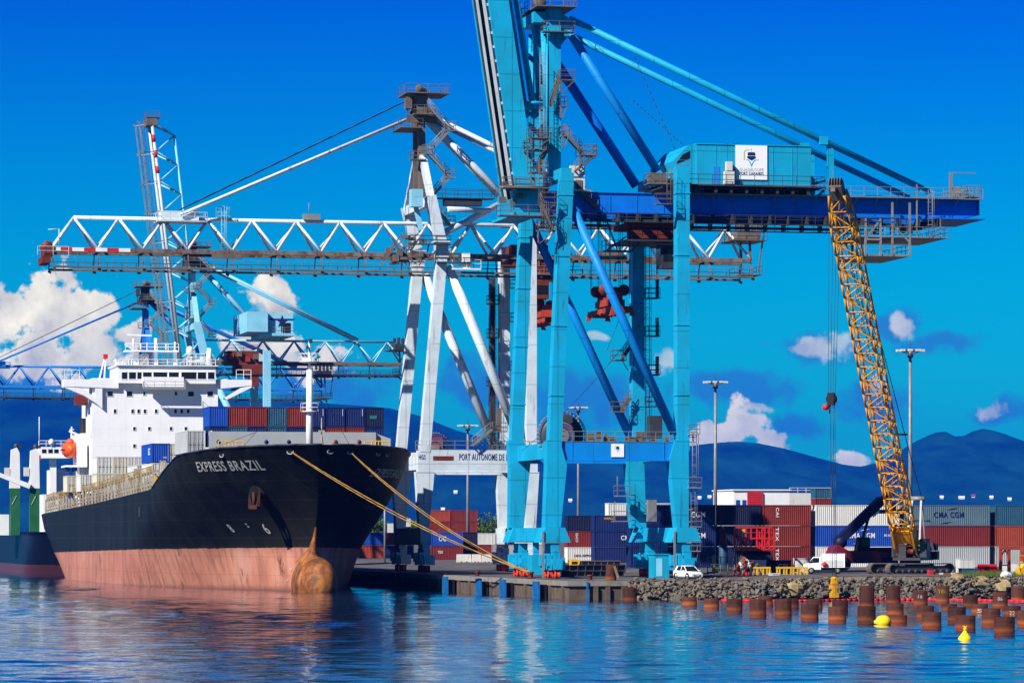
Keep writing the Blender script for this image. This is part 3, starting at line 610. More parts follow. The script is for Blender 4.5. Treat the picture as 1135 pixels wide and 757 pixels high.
def blue_crane():
    t = T('gantry_crane', 'huge bright blue harbour gantry crane with raised boom and machinery house', 'crane', (0, 0, 2.0), 'ship to shore cranes on the quay')
    bl, b2, gv, br = mt('blue'), mt('blue2'), mt('galv'), mt('brown')
    # legs: portal part and upper part are one leg each
    for (up0, up1, low, b) in (((613.5, 500), (627.5, 192), [(606.5, 516), (628.5, 516), (621.5, 585), (604, 585)], 0), ((571.5, 500), (583, 243), [(566, 518), (589.5, 500), (580.5, 585), (565.5, 585)], BF),
                               ((755.5, 500), (755.5, 190), [(742.5, 508), (763.5, 508), (763.5, 585), (750, 585)], 0), ((706, 500), (706, 250), [(694, 510), (714, 510), (716.5, 585), (701, 585)], BF)):
        g = M(); p, q = P(*up0, b), P(*up1, b); g.beam(p, q, 1.42, 1.7); zz = P(up0[0], low[0][1], b).z
        g.pxprism([(up0[0] - 7.2, up0[1] - 12), (up0[0] + 7.2, up0[1] - 12)] + [low[1], low[2], low[3], low[0]], b - .87, 1.74)
        lg = t.part('leg', g, bl)
        for zt in (.2, .45, .7, .92): c = p.lerp(q, zt); t.part('leg_flange', M().bx(c.x - .78, c.x + .78, b - .92, b + .92, c.z - .08, c.z + .08), bl, lg)
    # portal beams, sills, cross beams
    zp0, zp1 = P(680, 509.5, 0).z, P(680, 490, 0).z; aB, aD = P(612, 500, 0).x, P(755, 500, 0).x
    for b in (0, BF):
        pb = t.part('portal_beam', M().bx(aB + .8, aD - .8, b - .55, b + .55, zp0, zp1).bx(aB + .6, aD - .6, b - .7, b + .7, zp0 - .12, zp0).bx(aB + 2.1, aB + 2.2, b - .6, b + .6, zp0, zp1).bx(aD - 2.2, aD - 2.1, b - .6, b + .6, zp0, zp1), mt('bluemid'))
        if b == 0:
            t.part('walkway', M().deck(aB + .8, aD + 1.6, -.6, .6, zp1 + .06, .05, rails='sew'), gv, pb)
            s = P(676, 506, 0).x; sg = t.part('sign_board', M().bx(s, s + 1.45, -.66, -.6, zp0 + .3, zp1 - .2), mt('signwhite'), pb)
            logo(t, s, zp0 + .3, 1.45, zp1 - zp0 - .5, -.66, pb)
    for a in (aB, aD): t.part('cross_beam', M().bx(a - .5, a + .5, .9, BF - .9, zp0 + .1, zp1 - .1), bl)
    zs0, zs1 = P(612, 600, 0).z, P(612, 584.5, 0).z
    for a in (P(612, 590, 0).x, P(757, 590, 0).x):
        g = M(); g.bx(a - .85, a + .85, -1.0, BF + 1.0, zs0, zs1)
        for b in (0, BF):
            g.prism([(a - 1.1, zs1), (a + 1.1, zs1), (a + 1.75, zs0 - .1), (a - 1.75, zs0 - .1)], b - 1.6, b + 1.6)
        t.part('sill_beam', g, bl)
        for b in (-.3, 3.9, BF - 3.9, BF + .3)[::1]:
            pass
        for b in (.2, BF - .2): bogie(t, a, b - .1, 2.0, bl, mt('wheel'))
        t.part('buffer_post', M().bx(a - .28, a + .28, BF / 2 - .35, BF / 2 + .35, 3.0, zs0).bx(a - .7, a + .7, BF / 2 - 1.2, BF / 2 + 1.2, 2.4, 4.6), bl)
        t.part('rail_brace', M().bx(a - 1.5, a - 1.3, -1.75, -1.55, 2.1, zs1 - .4), gv)
    a, b = G(737, 637.5); b = 6.0; a = D(737, 427)[0]
    cb = t.part('electrical_cabin', M().bx(aD - 2.3, aD - .6, 3, 5.6, 2.0, 4.6).bx(aD - 2.4, aD - .5, 2.9, 5.7, 4.6, 4.72), bl)
    t.part('cabin_door', M().bx(aD - 2.1, aD - 1.4, 2.96, 3.02, 2.2, 4.2), mt('lblue'), cb)
    # diagonals
    t.part('brace', M().tube(P(633, 227, 0), P(747, 480, 0), .5, n=14), mt('bluemid'))
    t.part('brace', M().tube(P(588, 246, BF), P(697.5, 482, BF), .5, n=14), mt('bluemid'))
    # top cross beams carrying the girder
    for a, z in ((P(626, 196, 0).x, P(626, 196, 0).z), (P(755, 196, 0).x, P(755, 196, 0).z)):
        t.part('cross_beam', M().bx(a - .6, a + .6, -.8, BF + .8, z - .2, z + .9), bl)
    # girder
    zg1, zg0 = P(640, 214, GN).z, P(640, 235.5, GN).z; a0, a1 = P(596, 225, GN).x, P(1084, 225, GN).x; aE = P(1040, 225, GN).x
    for b in (GN, GFR):
        s = -1 if b == GN else 1
        g = M(); g.prism([(a0, zg0), (aE + 2, zg0), (a1, zg0 + .5), (a1, zg1), (a0, zg1)], b - .5, b + .5)
        g.bx(a0, a1 - .5, b - .68, b + .68, zg1, zg1 + .09); g.bx(a0, a1 - 3, b - .68, b + .68, zg0 - .09, zg0)
        for k in range(16): x = a0 + 2 + k * 3.1; g.bx(x, x + .06, b - .56, b + .56, zg0, zg1)
        gd = t.part('girder', g, b2)
        gg = M(); y0, y1 = (b - 1.75, b - .7) if s < 0 else (b + .7, b + 1.75)
        gg.deck(P(760, 225, GN).x, a1, y0, y1, zg1 + .1, rails='s' if s < 0 else 'n')
        for k in range(14): x = P(765, 225, GN).x + k * 2.4; gg.beam((x, b + s * .5, zg1 - .9), (x, b + s * 1.7, zg1), .08, .1)
        t.part('walkway', gg, gv, gd)
        gg = M(); zl = zg0 - 1.05; gg.bx(a0 + 2, a1 - 9, y0 + .1, y1 - .1, zl - .08, zl); gg.bx(a0 + 2, a1 - 9, b - .25, b + .25, zl + .1, zl + .38)
        for k in range(21): x = a0 + 2.4 + k * 2.2; gg.bx(x, x + .12, min(y0, b) + .1, max(y1, b) - .1, zl, zg0 - .05)
        gg.rail([(a0 + 2, (y0 if s < 0 else y1), zl), (a1 - 9, (y0 if s < 0 else y1), zl)], .95)
        t.part('trolley_rail', gg, mt('steel'), gd)
    t.part('girder_end', M().bx(a1 - .4, a1, GN - .5, GFR + .5, zg0 + .5, zg1).bx(a1 - 6, a1 + .3, GN - 1.6, GFR + 1.6, zg0 - .1, zg0 + .02), b2)
    t.part('cross_tie', M().bx(P(800, 225, GN).x, P(800, 225, GN).x + .8, GN, GFR, zg0 + .3, zg1 - .2).bx(P(930, 225, GN).x, P(930, 225, GN).x + .8, GN, GFR, zg0 + .3, zg1 - .2), b2)
    # machinery house
    hb0, hb1 = 2.9, 14.0; h0, h1 = P(772, 200, hb0).x, P(899, 200, hb0).x; hz0, hz1 = P(899, 207.5, hb0).z, P(899, 163, hb0).z
    g = M(); g.bx(h0, h1, hb0, hb1, hz0, hz1); g.bx(h0 - .05, h1 + .1, hb0 - .1, hb1 + .1, hz1, hz1 + .12)
    hl = P(749, 180, hb0).x; g.prism([(h0, hz0 + .0), (h0, hz1), (h0 - .9, hz1 - .1), (hl - .2, hz1 - 1.9), (hl, hz1 - 2.6), (h0 - 2.2, hz0 + .1)], hb0 + .3, hb1 - .3)
    for k in range(1, 6): x = h0 + (h1 - h0) * k / 6; g.bx(x - .04, x + .04, hb0 - .04, hb0, hz0, hz1)
    mh = t.part('machinery_house', g, bl)
    q0, q1 = P(815, 199, hb0), P(850, 162, hb0)
    sg = t.part('sign_board', M().bx(q0.x, q1.x, hb0 - .14, hb0 - .06, q0.z, q1.z), mt('signwhite'), mh)
    w, h = q1.x - q0.x, q1.z - q0.z
    logo(t, q0.x, q0.z, w, h, hb0 - .14, sg)
    t.text('lettering', 'GUADELOUPE', w * .76, .34, mt('graylett'), at(q0.x + w * .12, hb0 - .15, q0.z + h * .25), sg, .004)
    t.text('lettering', 'PORT CARAIBES', w * .76, .36, mt('navylett'), at(q0.x + w * .12, hb0 - .15, q0.z + h * .13), sg, .012)
    ac = P(806, 206, hb0); t.part('air_unit', M().bx(ac.x - .5, ac.x + .6, hb0 - .9, hb0 - .15, hz0 + .1, hz0 + 1.5).bx(ac.x - .3, ac.x + .4, hb0 - .8, hb0 - .2, hz0 + 1.6, hz0 + 2.6), mt('cwhite'), mh)
    t.part('door', M().bx(ac.x - 1.6, ac.x - .9, hb0 - .06, hb0 - .01, hz0 + .1, hz0 + 2.1), mt('dblue'), mh)
    t.part('window', M().prism([(hl + .1, hz1 - 2.2), (hl + .9, hz1 - 1.15), (hl + 1.7, hz1 - .75), (hl + 1.7, hz1 - 1.5), (hl + .9, hz1 - 1.9)], hb0 + .24, hb0 + .29), mt('glass'), mh)
    for i, x in enumerate((805, 814, 818)): p = P(x, 157, 8); t.part('floodlight', M().box((p.x, 8, hz1 + .5), (.5, .3, .4)).tube((p.x, 8, hz1), (p.x, 8, hz1 + .4), .05), mt('black'), mh)
    g = M(); zf = hz0 - .05; g.bx(h0 - 3.5, h1 + 1.2, hb0 - 1.5, hb1 + 1.5, zf - .18, zf - .02); g.rail([(h0 - 3.4, hb0 - 1.45, zf), (h1 + 1.1, hb0 - 1.45, zf), (h1 + 1.1, hb1 + 1.4, zf)], 1.1)
    for k in range(8): x = h0 + k * 1.8; g.bx(x, x + .3, hb0 - 1.2, hb1 + 1.2, zg1 + .1, zf - .2)
    t.part('house_platform', g, mt('steel'), mh)
    # mast (A-frame) and back stays
    zt = P(613, 10, GN).z; zb = P(613, 200, GN).z; am = P(614, 100, GN).x
    for b in (GN, GFR):
        ms = t.part('mast_column', M().beam((am, b, zb), (am, b, zt), 1.3, 1.3), bl)
        t.part('column_pipe', M().tube((am - 1.1, b - .3, zb + 3), (am - 1.1, b - .3, zt - 2), .22).tube((am - .9, b - .5, zb + 3), (am - .9, b - .5, zt - 4), .12), bl, ms)
    hd = t.part('mast_head', M().bx(am - .8, am + .8, GN - .6, GFR + .6, zt - 1.8, zt).bx(am - 2.2, am - .6, GN + .5, GFR - .5, zt - 1.5, zt - .3).prism([(am + .2, zt - .2), (am + 1.9, zt - 1.2), (am + 2.3, zt - 2.2), (am + .65, zt - 4.2), (am + .2, zt - 4.2)], GN - .35, GN + .35).prism([(am + .2, zt - .2), (am + 1.9, zt - 1.2), (am + 2.3, zt - 2.2), (am + .65, zt - 4.2), (am + .2, zt - 4.2)], GFR - .35, GFR + .35), bl)
    t.part('head_platform', M().deck(am - 2.4, am + 2.2, GN - 2, GFR + 1.5, zt + .1).deck(am - 1.6, am + 2.0, GN - 1.9, GN - .6, P(613, 37, GN).z), br, hd)
    for k in range(3): t.part('sheave', M().lathe([(0, -.15), (.7, -.15), (.78, 0), (.7, .15), (0, .15)], (am - 1.2 + .3 * k, GN + 2 + 1.4 * k, zt + .9), 18, axis='y'), br, hd)
    for k in (0, 1): t.part('mast_tie', M().bx(am - .4, am + .4, GN + .6, GFR - .6, zb + 6 + 6 * k, zb + 6.7 + 6 * k), bl)
    sN = (P(631, 21, GN), P(1030, 213, GN))
    for b in (GN, GFR):
        st = t.part('back_stay', M().tube(V(sN[0].x, b, sN[0].z), V(sN[1].x, b, sN[1].z), .36, n=12), bl)
        t.part('stay_joint', M().box(sN[0].lerp(sN[1], .70) + V(0, b - GN, 0), (1.0, .9, .95)).box(sN[0].lerp(sN[1], .985) + V(0, b - GN, 0), (1.1, .5, .7)), bl, st)
        j = sN[0].lerp(sN[1], .72); t.part('stay_hanger', M().beam(V(j.x, b, j.z), V(j.x + .1, b, j.z - 5.0), .75, .3), bl, st)
        t.part('stay_strut', M().beam(V(j.x, b, j.z - 4.6), V(j.x - 3.2, b, j.z - 7.6), .28, .28).beam(V(j.x, b, j.z - 4.6), V(j.x + 1.4, b, j.z - 8), .28, .28).beam(V(j.x, b, j.z - 4), V(j.x - 3.0, b, j.z - 4.9), .28, .28), bl, st)
    p, q = P(630, 34, GN), P(729, 190, GN)
    t.part('mast_brace', M().tube(p, q, .48, n=14), mt('bluemid')); t.part('mast_brace', M().tube(V(p.x, GFR, p.z - 2.2), V(q.x - .6, GFR, q.z - 1), .55, n=14), b2)
    # raised boom
    hN = P(583, 216, GN); d = (P(551.5, 0, GN) - hN).normalized(); Lb = 41
    for b in (GN, GFR):
        o = V(0, b - GN, 0); e = hN + d * Lb
        bo = t.part('boom_girder', M().beam(hN + o, e + o, 2.3, .95), bl)
        if b != GN: continue
        r = M(); off = V(-d.z, 0, d.x) * 1.75
        if off.x > 0: off = -off
        r.beam(hN + o + off * .92, e + o + off * .92, .3, .3); r.beam(hN + V(0, 4.2, 0) + off * .8, e + V(0, 4.2, 0) + off * .8, .25, .25)
        for k in range(26): c = hN + d * (1 + k * 1.58) + o; r.beam(c + off * .62, c + off * .95, .1, .3); pass
        t.part('trolley_rail', r, mt('cpale0'), bo); t.part('slot_shade_strip', M().beam(hN + V(0, 4.6, 0) + off * .55, e + V(0, 4.6, 0) + off * .55, 1.5, .25), mt('steel'), bo)  # dark strip added to stand for the shade in the slot between the girders
    g = M()
    for k in range(9): c = hN + d * (3 + k * 4.6); g.beam(c, c + V(0, GFR - GN, 0), .4, .4)
    t.part('boom_tie', g, bl)
    g = M(); off = V(-d.z, 0, d.x)
    if off.x > 0: off = -off
    for (u0, v0, u1, v1, b, r) in ((566, -40, 590, 114, 6.0, .36), (557, -60, 582, 114, 7.0, .2), (593, 20, 597, 113, 7.5, .3), (601, 34, 604, 113, 5.8, .2)): t.part('fore_stay', M().tube(P(u0, v0, b), P(u1, v1, b), r, n=10), bl)
    q = P(589, 116, 6.5); t.part('stay_holder', M().lathe([(0, -.2), (1.6, -.2), (1.75, 0), (1.6, .2), (0, .2)], q, 20).bx(q.x - .5, q.x + 2.2, 5.2, 7.8, q.z - .6, q.z - .2), bl)
    for x in (-.7, .3): t.part('sheave', M().lathe([(0, -.2), (.5, -.2), (.5, .2), (0, .2)], V(q.x + x, 6.3, q.z - 1.1), 16, axis='y'), bl)
    # platforms and stairs round the mast and hinge
    for (u0, u1, v, y0, y1) in ((621, 638, 88, 2.4, 3.9), (621, 629, 117, 2.4, 3.9), (588, 612, 152, 1.6, 3.6), (584, 606, 165, 1.8, 3.9), (623, 631, 150, 2.2, 3.8), (642, 661, 171, 2.0, 3.6), (599, 617, 224, -1.8, -.9), (596, 616, 255, -1.8, -.9), (588, 608, 190, 2, 3.7)):
        p, q = P(u0, v, y0), P(u1, v, y0); t.part('access_platform', M().deck(p.x, q.x, y0, y1, p.z).bx(p.x, p.x + .15, y0, y0 + .15, p.z - 1.4, p.z).beam((q.x, y0 + .1, p.z), (p.x + .2, y0 + .1, p.z - 1.5), .1, .12), br)
    for (u0, v0, u1, v1, b) in ((625, 148, 646, 171, 2.6), (661, 171, 637, 190, 2.6), (620, 88, 610, 118, 2.9), (606, 165, 596, 190, 2.6), (598, 224, 612, 255, -1.5), (640, 210, 662, 232, 3.4)): t.part('stair_flight', M().stair(P(u0, v0, b), P(u1, v1, b), .8), br)
    t.part('ladder', M().ladder(P(601, 165, 2.6), P(601, 122, 2.6)).ladder(P(601, 120, 2.6), P(601, 60, 2.6)), gv)
    for (u, v0, v1) in ((600, 222, 178), (604, 255, 224)): t.part('ladder', M().ladder(P(u, v0, -1.6), P(u, v1, -1.6)), br)
    # hinge machinery
    p = P(579, 222, 5)
    t.part('boom_hinge', M().bx(p.x - 1.2, p.x + 1.6, GN - .7, GN + .7, p.z - 1.5, p.z + 1.0).bx(p.x - 1.2, p.x + 1.6, GFR - .7, GFR + .7, p.z - 1.5, p.z + 1.0).bx(p.x - 1.6, p.x + 1.5, GN - 2.4, GFR + 2, p.z - 1.9, p.z - 1.6), bl)
    g = M(); random.seed(3)
    for i in range(14): x = p.x + random.uniform(-2.5, 2.3); y = random.uniform(2.4, 5); z = p.z + random.uniform(-1.6, 1.7); g.box((x, y, z), (random.uniform(.3, 1.0), .5, random.uniform(.2, .7)))
    g.tube((p.x - 3, 3, p.z + 1.2), (p.x + 2, 3, p.z + 1.3), .15); g.deck(p.x - 3.2, p.x + 3.2, 2.0, 4, p.z - 1.9); g.deck(p.x - 2.8, p.x + 2.6, 2.0, 4, p.z + 1.2)
    t.part('hinge_machinery', g, br)
    hp = P(641, 198, 2.8); eh = t.part('equipment_cabin', M().bx(hp.x - .9, hp.x + .7, 2.6, 4.2, hp.z + .2, hp.z + 1.4).bx(hp.x - .6, hp.x + .7, 2.6, 4.2, zg1 + .1, hp.z), mt('cwhite')); t.part('cabin_fan', M().bx(hp.x - .4, hp.x + .4, 2.52, 2.58, hp.z - 1.2, hp.z - .2), mt('brown'), eh)
    # gantry walkway by the landside leg, on the girder
    p = P(738, 190, 2.5)
    t.part('access_platform', M().deck(p.x - 2.2, p.x + .5, 1.6, 3.9, P(738, 204, 2.5).z).bx(p.x - 1.9, p.x, 2.2, 3.6, P(738, 204, 2.5).z, P(738, 193, 2.5).z), br)
    p = P(735, 226, -1.4); t.part('access_platform', M().deck(p.x - .9, p.x + 1.0, -2.0, -.95, p.z).ladder(p + V(.7, 0, 0), p + V(.7, 0, 3.8)), br)
    p = P(756, 190, -.5); t.part('leg_top_rail', M().rail([(p.x - .7, -.8, p.z + .1), (p.x + .7, -.8, p.z + .1)]), br)
    # trolley, cab and spreader
    zl = zg0 - 1.05; a = P(722, 250, 8).x
    tr = t.part('trolley', M().bx(a - 3.6, a + 3.0, GN + .3, GFR - .3, zl - .5, zl + .1).bx(a - 2.6, a + 2.6, 6, 10.5, zl + .1, zl + .9).bx(a - 3.0, a + 2.4, 4.9, 7.5, zl - 1.9, zl - .6), mt('redrust'))
    t.part('trolley_deck', M().bx(a - 3.8, a + 3.2, 4.0, 12.4, zl - 2.1, zl - 1.9).rail([(a - 3.8, 4.0, zl - 1.9), (a + 3.2, 4.0, zl - 1.9)]), mt('steel'), tr)
    oc = t.part('operator_cab', M().bx(a + .4, a + 2.4, 5, 7.4, zl - 5.0, zl - 2.6).bx(a - .2, a + 2.9, 4.7, 7.8, zl - 2.6, zl - 2.4), mt('steel'), tr); t.part('cab_window', M().bx(a + .6, a + 2.2, 4.95, 4.99, zl - 4.2, zl - 2.9).bx(a + .34, a + .39, 5.2, 7.2, zl - 4.6, zl - 2.8), mt('glass'), tr)
    for s in (-1, 1): t.part('red_drum', M().lathe([(0, -.5), (.45, -.5), (.45, .5), (0, .5)], (a + 1.2 * s + .6, 5.4, zl + .25), 14, axis='y'), mt('red'), tr)
    c = P(684, 278, 6); g = M(); g.deck(c.x - 1.5, c.x + 1.6, 5, 7, c.z + .0, rails='sew'); g.beam((c.x - 1.4, 5, c.z), (c.x + 3.2, 5, c.z + 3.2), .15, .15); g.beam((c.x - 1.6, 5, c.z + 3.6), (c.x - .2, 5, c.z), .15, .15); g.beam((c.x + 1.5, 5, c.z), (c.x + 3.2, 5, c.z + 2.0), .15, .15)
    t.part('maintenance_basket', g, mt('steel'), tr)
    c = P(676, 353, 8.25); spreader(t, (c.x, 8.25, c.z), 11.5, MT.setdefault('sprd', paint('spreader_red', (.42, .055, .025), .6, .45, .35, (.08, .03, .02))), None, zl)
    # backreach end: hanging service frames and end platform
    a2 = P(957.5, 288, GN - 1).x; a3 = P(1006.5, 282, GN - 1).x; y0, y1 = GN - 1.6, GFR + 1.6
    zb_ = P(957, 285, GN).z; g = M()
    g.bx(a2, a3, y0, y1, zb_, zb_ + .25); g.rail([(a2, y0, zb_ + .25), (a3, y0, zb_ + .25), (a3, y1, zb_ + .25)])
    for x in (a2, a2 + 1.8): g.beam((x, y1, zb_), (x, y1, zg0), .25, .25); g.beam((x, y0, zb_), (x, y0, zg0 - .2), .22, .22)
    g.beam((a2, y0, zb_ + 1.9), (a2 + 1.8, y0, zg0 - .3), .2, .2); g.beam((a2, y0, zb_ + 1.9), (a2 + 1.8, y0, zb_ + 1.9), .2, .2)
    for x in (a2 + 3.2, a3): g.beam((x, y0, zb_), (x, y0, zg1 - .5), .22, .22)
    g.beam((a2 + 3.2, y0, zb_ + 3.6), (a3, y0, zb_ + 1.6), .18, .18)
    t.part('service_frame', g, gv)
    z4 = P(1010, 263, GN - 1).z; t.part('service_frame', M().deck(a3 - 6, a3 + 4.6, y0 - .1, y1, z4).ladder((a3 + 2.4, y0 - .2, z4), (a3 + 2.4, y0 - .2, zg1 + .9)).bx(a3 + 3.6, a3 + 3.75, y0, y0 + .15, z4, zg0).bx(a3 + .8, a3 + .95, y0, y0 + .15, z4, zg1 + 1.6), gv)
    x = P(1052, 215, GN).x; g = M(); g.beam((x, GN - .6, zg1), (x, GN - .6, P(1052, 192, GN).z), .34, .34); g.beam((x, GN - .6, P(1052, 192, GN).z), (x + 3, GN - .6, P(1052, 192, GN).z), .1, .1); g.box((x + .7, GN - .5, zg1 + .9), (.9, .6, 1.2)); g.box((x + 1.3, GN - .5, zg1 + .4), (.7, .6, .8)); g.deck(x + 1.7, x + 3.4, GN - 1.4, GFR, zg1 + .5, .2); g.stair((x + .2, GN - 1.2, zg1), (x + 1.8, GN - 1.2, zg1 + .5))
    t.part('end_winch', g, gv)
    for y in (5.5, 8.25, 11): t.part('buffer', M().tube((a1 - 7, y, zg0 - .7), (a1 - 4.4, y, zg0 - .4), .3).box((a1 - 7, y, zg0 - .7), (.5, .8, .9)), mt('steel'))
    # stairs and lifts on the legs
    aC = P(706, 400, BF).x
    g = M(); z = 20.; x = aC + 1.3
    g.ladder(P(718, 492, BF - .8), P(718, 250, BF - .8)); t.part('caged_ladder', g, mt('steel'))
    for v in (272, 330, 372, 415, 450): p = P(719, v, BF - 1); t.part('access_platform', M().deck(p.x - .2, p.x + 1.2, BF - 1.6, BF, p.z).bx(p.x + .9, p.x + 1.1, BF - 1.5, BF - .6, p.z, p.z + 2.1), mt('steel'))
    for v in (399, 456): p = P(688, v, BF - 1.2); t.part('access_platform', M().deck(p.x - 1.1, p.x + .5, BF - 1.9, BF - .6, p.z).stair(p + V(.1, 0, 0), p + V(1.1, 0, 1.5)).beam(p + V(.2, 0, -.1), p + V(1.0, .4, -1.2), .1, .1), br)
    for v, w in ((549, .6), (577, .9)): p = P(688, v, BF - 2.4); t.part('access_platform', M().deck(p.x - w, p.x + 1.0, BF - 3, BF - 1.6, p.z).bx(p.x - w, p.x - w + .12, BF - 3, BF - 2.9, p.z, p.z + 2.2), gv)
    g = M(); g.ladder(P(771, 640, -.6), P(771, 585, -.6)).ladder(P(768.5, 585, -.6), P(768.5, 540, -.6)).ladder(P(770, 540, -.6), P(770, 480, -.6))
    for (v, u0, u1) in ((481, 763, 775), (540, 763, 777), (583, 766, 777), (610, 766, 776)): p, q = P(u0, v, -1.3), P(u1, v, -1.3); g.deck(p.x, q.x, -1.6, -.3, p.z)
    g.beam(P(766, 584, -1), P(773, 612, -1), .1, .3)
    t.part('caged_ladder', g, gv)
    p = P(724, 480, BF - 2); t.part('lift_cabin', M().bx(p.x - .5, p.x + 1.0, BF - 2.4, BF - 1, p.z - .6, p.z + 2.0), mt('steel'))
    p = P(721, 572, BF - 2.5); lf = t.part('lift_base', M().bx(p.x - .2, p.x + .8, BF - 2.2, BF - 1.2, p.z - .6, p.z + 1.9), mt('galv'))
    # cable reel, junk on the portal
    cr = P(622.5, 483, 3.2); cable_reel(t, (cr.x, 3.2, cr.z), 2.75, gv, mt('redrust'))
    g = M(); random.seed(5)
    for i in range(12): x = cr.x + 2.6 + i * .75 * random.uniform(.8, 1.2); hh = random.uniform(.4, 1.2); g.box((x, .1 + random.uniform(-.3, .3), zp1 + hh / 2), (random.uniform(.3, .8), .6, hh))
    t.part('portal_machinery', g, br)
    g = M(); g.rope(P(702, 60, GN), P(748, 165, GN), .03).rope(P(700, 110, GN + 3), P(756, 160, GN + 3), .03).rope(P(718, 348, 6), P(578, 500, 6), .03, 1).rope(P(690, 345, 7), P(672, 390, 7), .03)
    for u in (656, 663, 671, 690, 686): g.tube(P(u, 236, 8), P(u, 318, 8), .03, n=4)
    t.part('loose_cable', g, mt('cable'))
    return t
BC = blue_crane()
# ================================================================ lattice boom cranes further along the quay
def truss(t, o, d, up, L, depth, wid, pitch, chord_r, diag_r, mats, bc, walk=True, slim=False, stripes=0, first_in=0.0, last_in=0.0, parent=None, name='lattice_girder', sub=1.2):
    """triangular truss: two lower chords and one upper chord with zigzag diagonals on both sides; o = start of the lower chord line, d = direction, up = side of the upper chord"""
    o, d, up = Vector(o), Vector(d).normalized(), Vector(up).normalized(); pm, rm, wm, am = mats
    W = Vector((0, wid / 2, 0)); n = int(round(L / pitch)); pitch = L / n
    g = M(); g.tube(o + up * depth + d * (pitch * .5 + first_in), o + up * depth + d * (L - pitch * .5 - last_in), chord_r, n=10); root = t.part(name, g, pm, parent)
    for s in (-1, 1):
        g = M(); (g.tube(o + W * s, o + W * s + d * L, .3, n=10) if slim else (g.beam(o + W * s, o + W * s + d * L, .5, .46, side=(0, 1, 0)), g.beam(o + W * s - up * .3, o + W * s - up * .3 + d * L, .75, .1, side=(0, 1, 0)))); t.part('lower_chord', g, rm, root)
    k0 = int(first_in / pitch + .01); g = M()
    for i in range(k0, n):
        a, b = o + d * (i * pitch), o + d * ((i + 1) * pitch); m = (a + b) / 2 + up * depth
        for s in (-1, 1): g.tube(a + W * s + up * .2, m, diag_r, n=8); g.tube(m, b + W * s + up * .2, diag_r, n=8)
        g.beam(a + W, a - W, .25, .25)
    t.part('lattice_diagonals', g, pm, root)
    if stripes:
        for k in range(stripes):
            c = o + d * (1.0 + k * 3.0); t.part('red_stripe', M().beam(c - W, c - W + d * 1.5, .52, .48, side=(0, 1, 0)), mt('red'), root)
        g = M(); g.beam(o - W, o - W + d * (stripes * 3 + 1), .51, .47, side=(0, 1, 0)); t.part('white_band', g, mt('white2'), root)
    if walk:
        g = M()
        for s in (-1, 1):
            q = W * s * 1.35 - up * (2.5 if slim else 2.3); q0 = o + q; g.beam(q0, q0 + d * L, .7, .2 if slim else .24, side=(0, 1, 0)); nn = Vector((0, 1, 0))
            nb = int(L / 1.9)
            for k in range(nb + 1): c = q0 + d * (L * k / nb); g.tube(c, c + up * 1.05, .035, n=4, caps=False)
            for h in (.55, 1.05): g.tube(q0 + up * h, q0 + up * h + d * L, .035, n=4, caps=False)
            for k in range(int(L / pitch) + 1): c = o + d * (k * pitch); g.beam(c + W * s, c + q, .1 if slim else .14, .1 if slim else .14); g.beam(c + q - up * .15 - d * .1, c + q - up * .4 + d * .3, .3, .3)
        t.part('boom_walkway', g, wm, root)
    return root
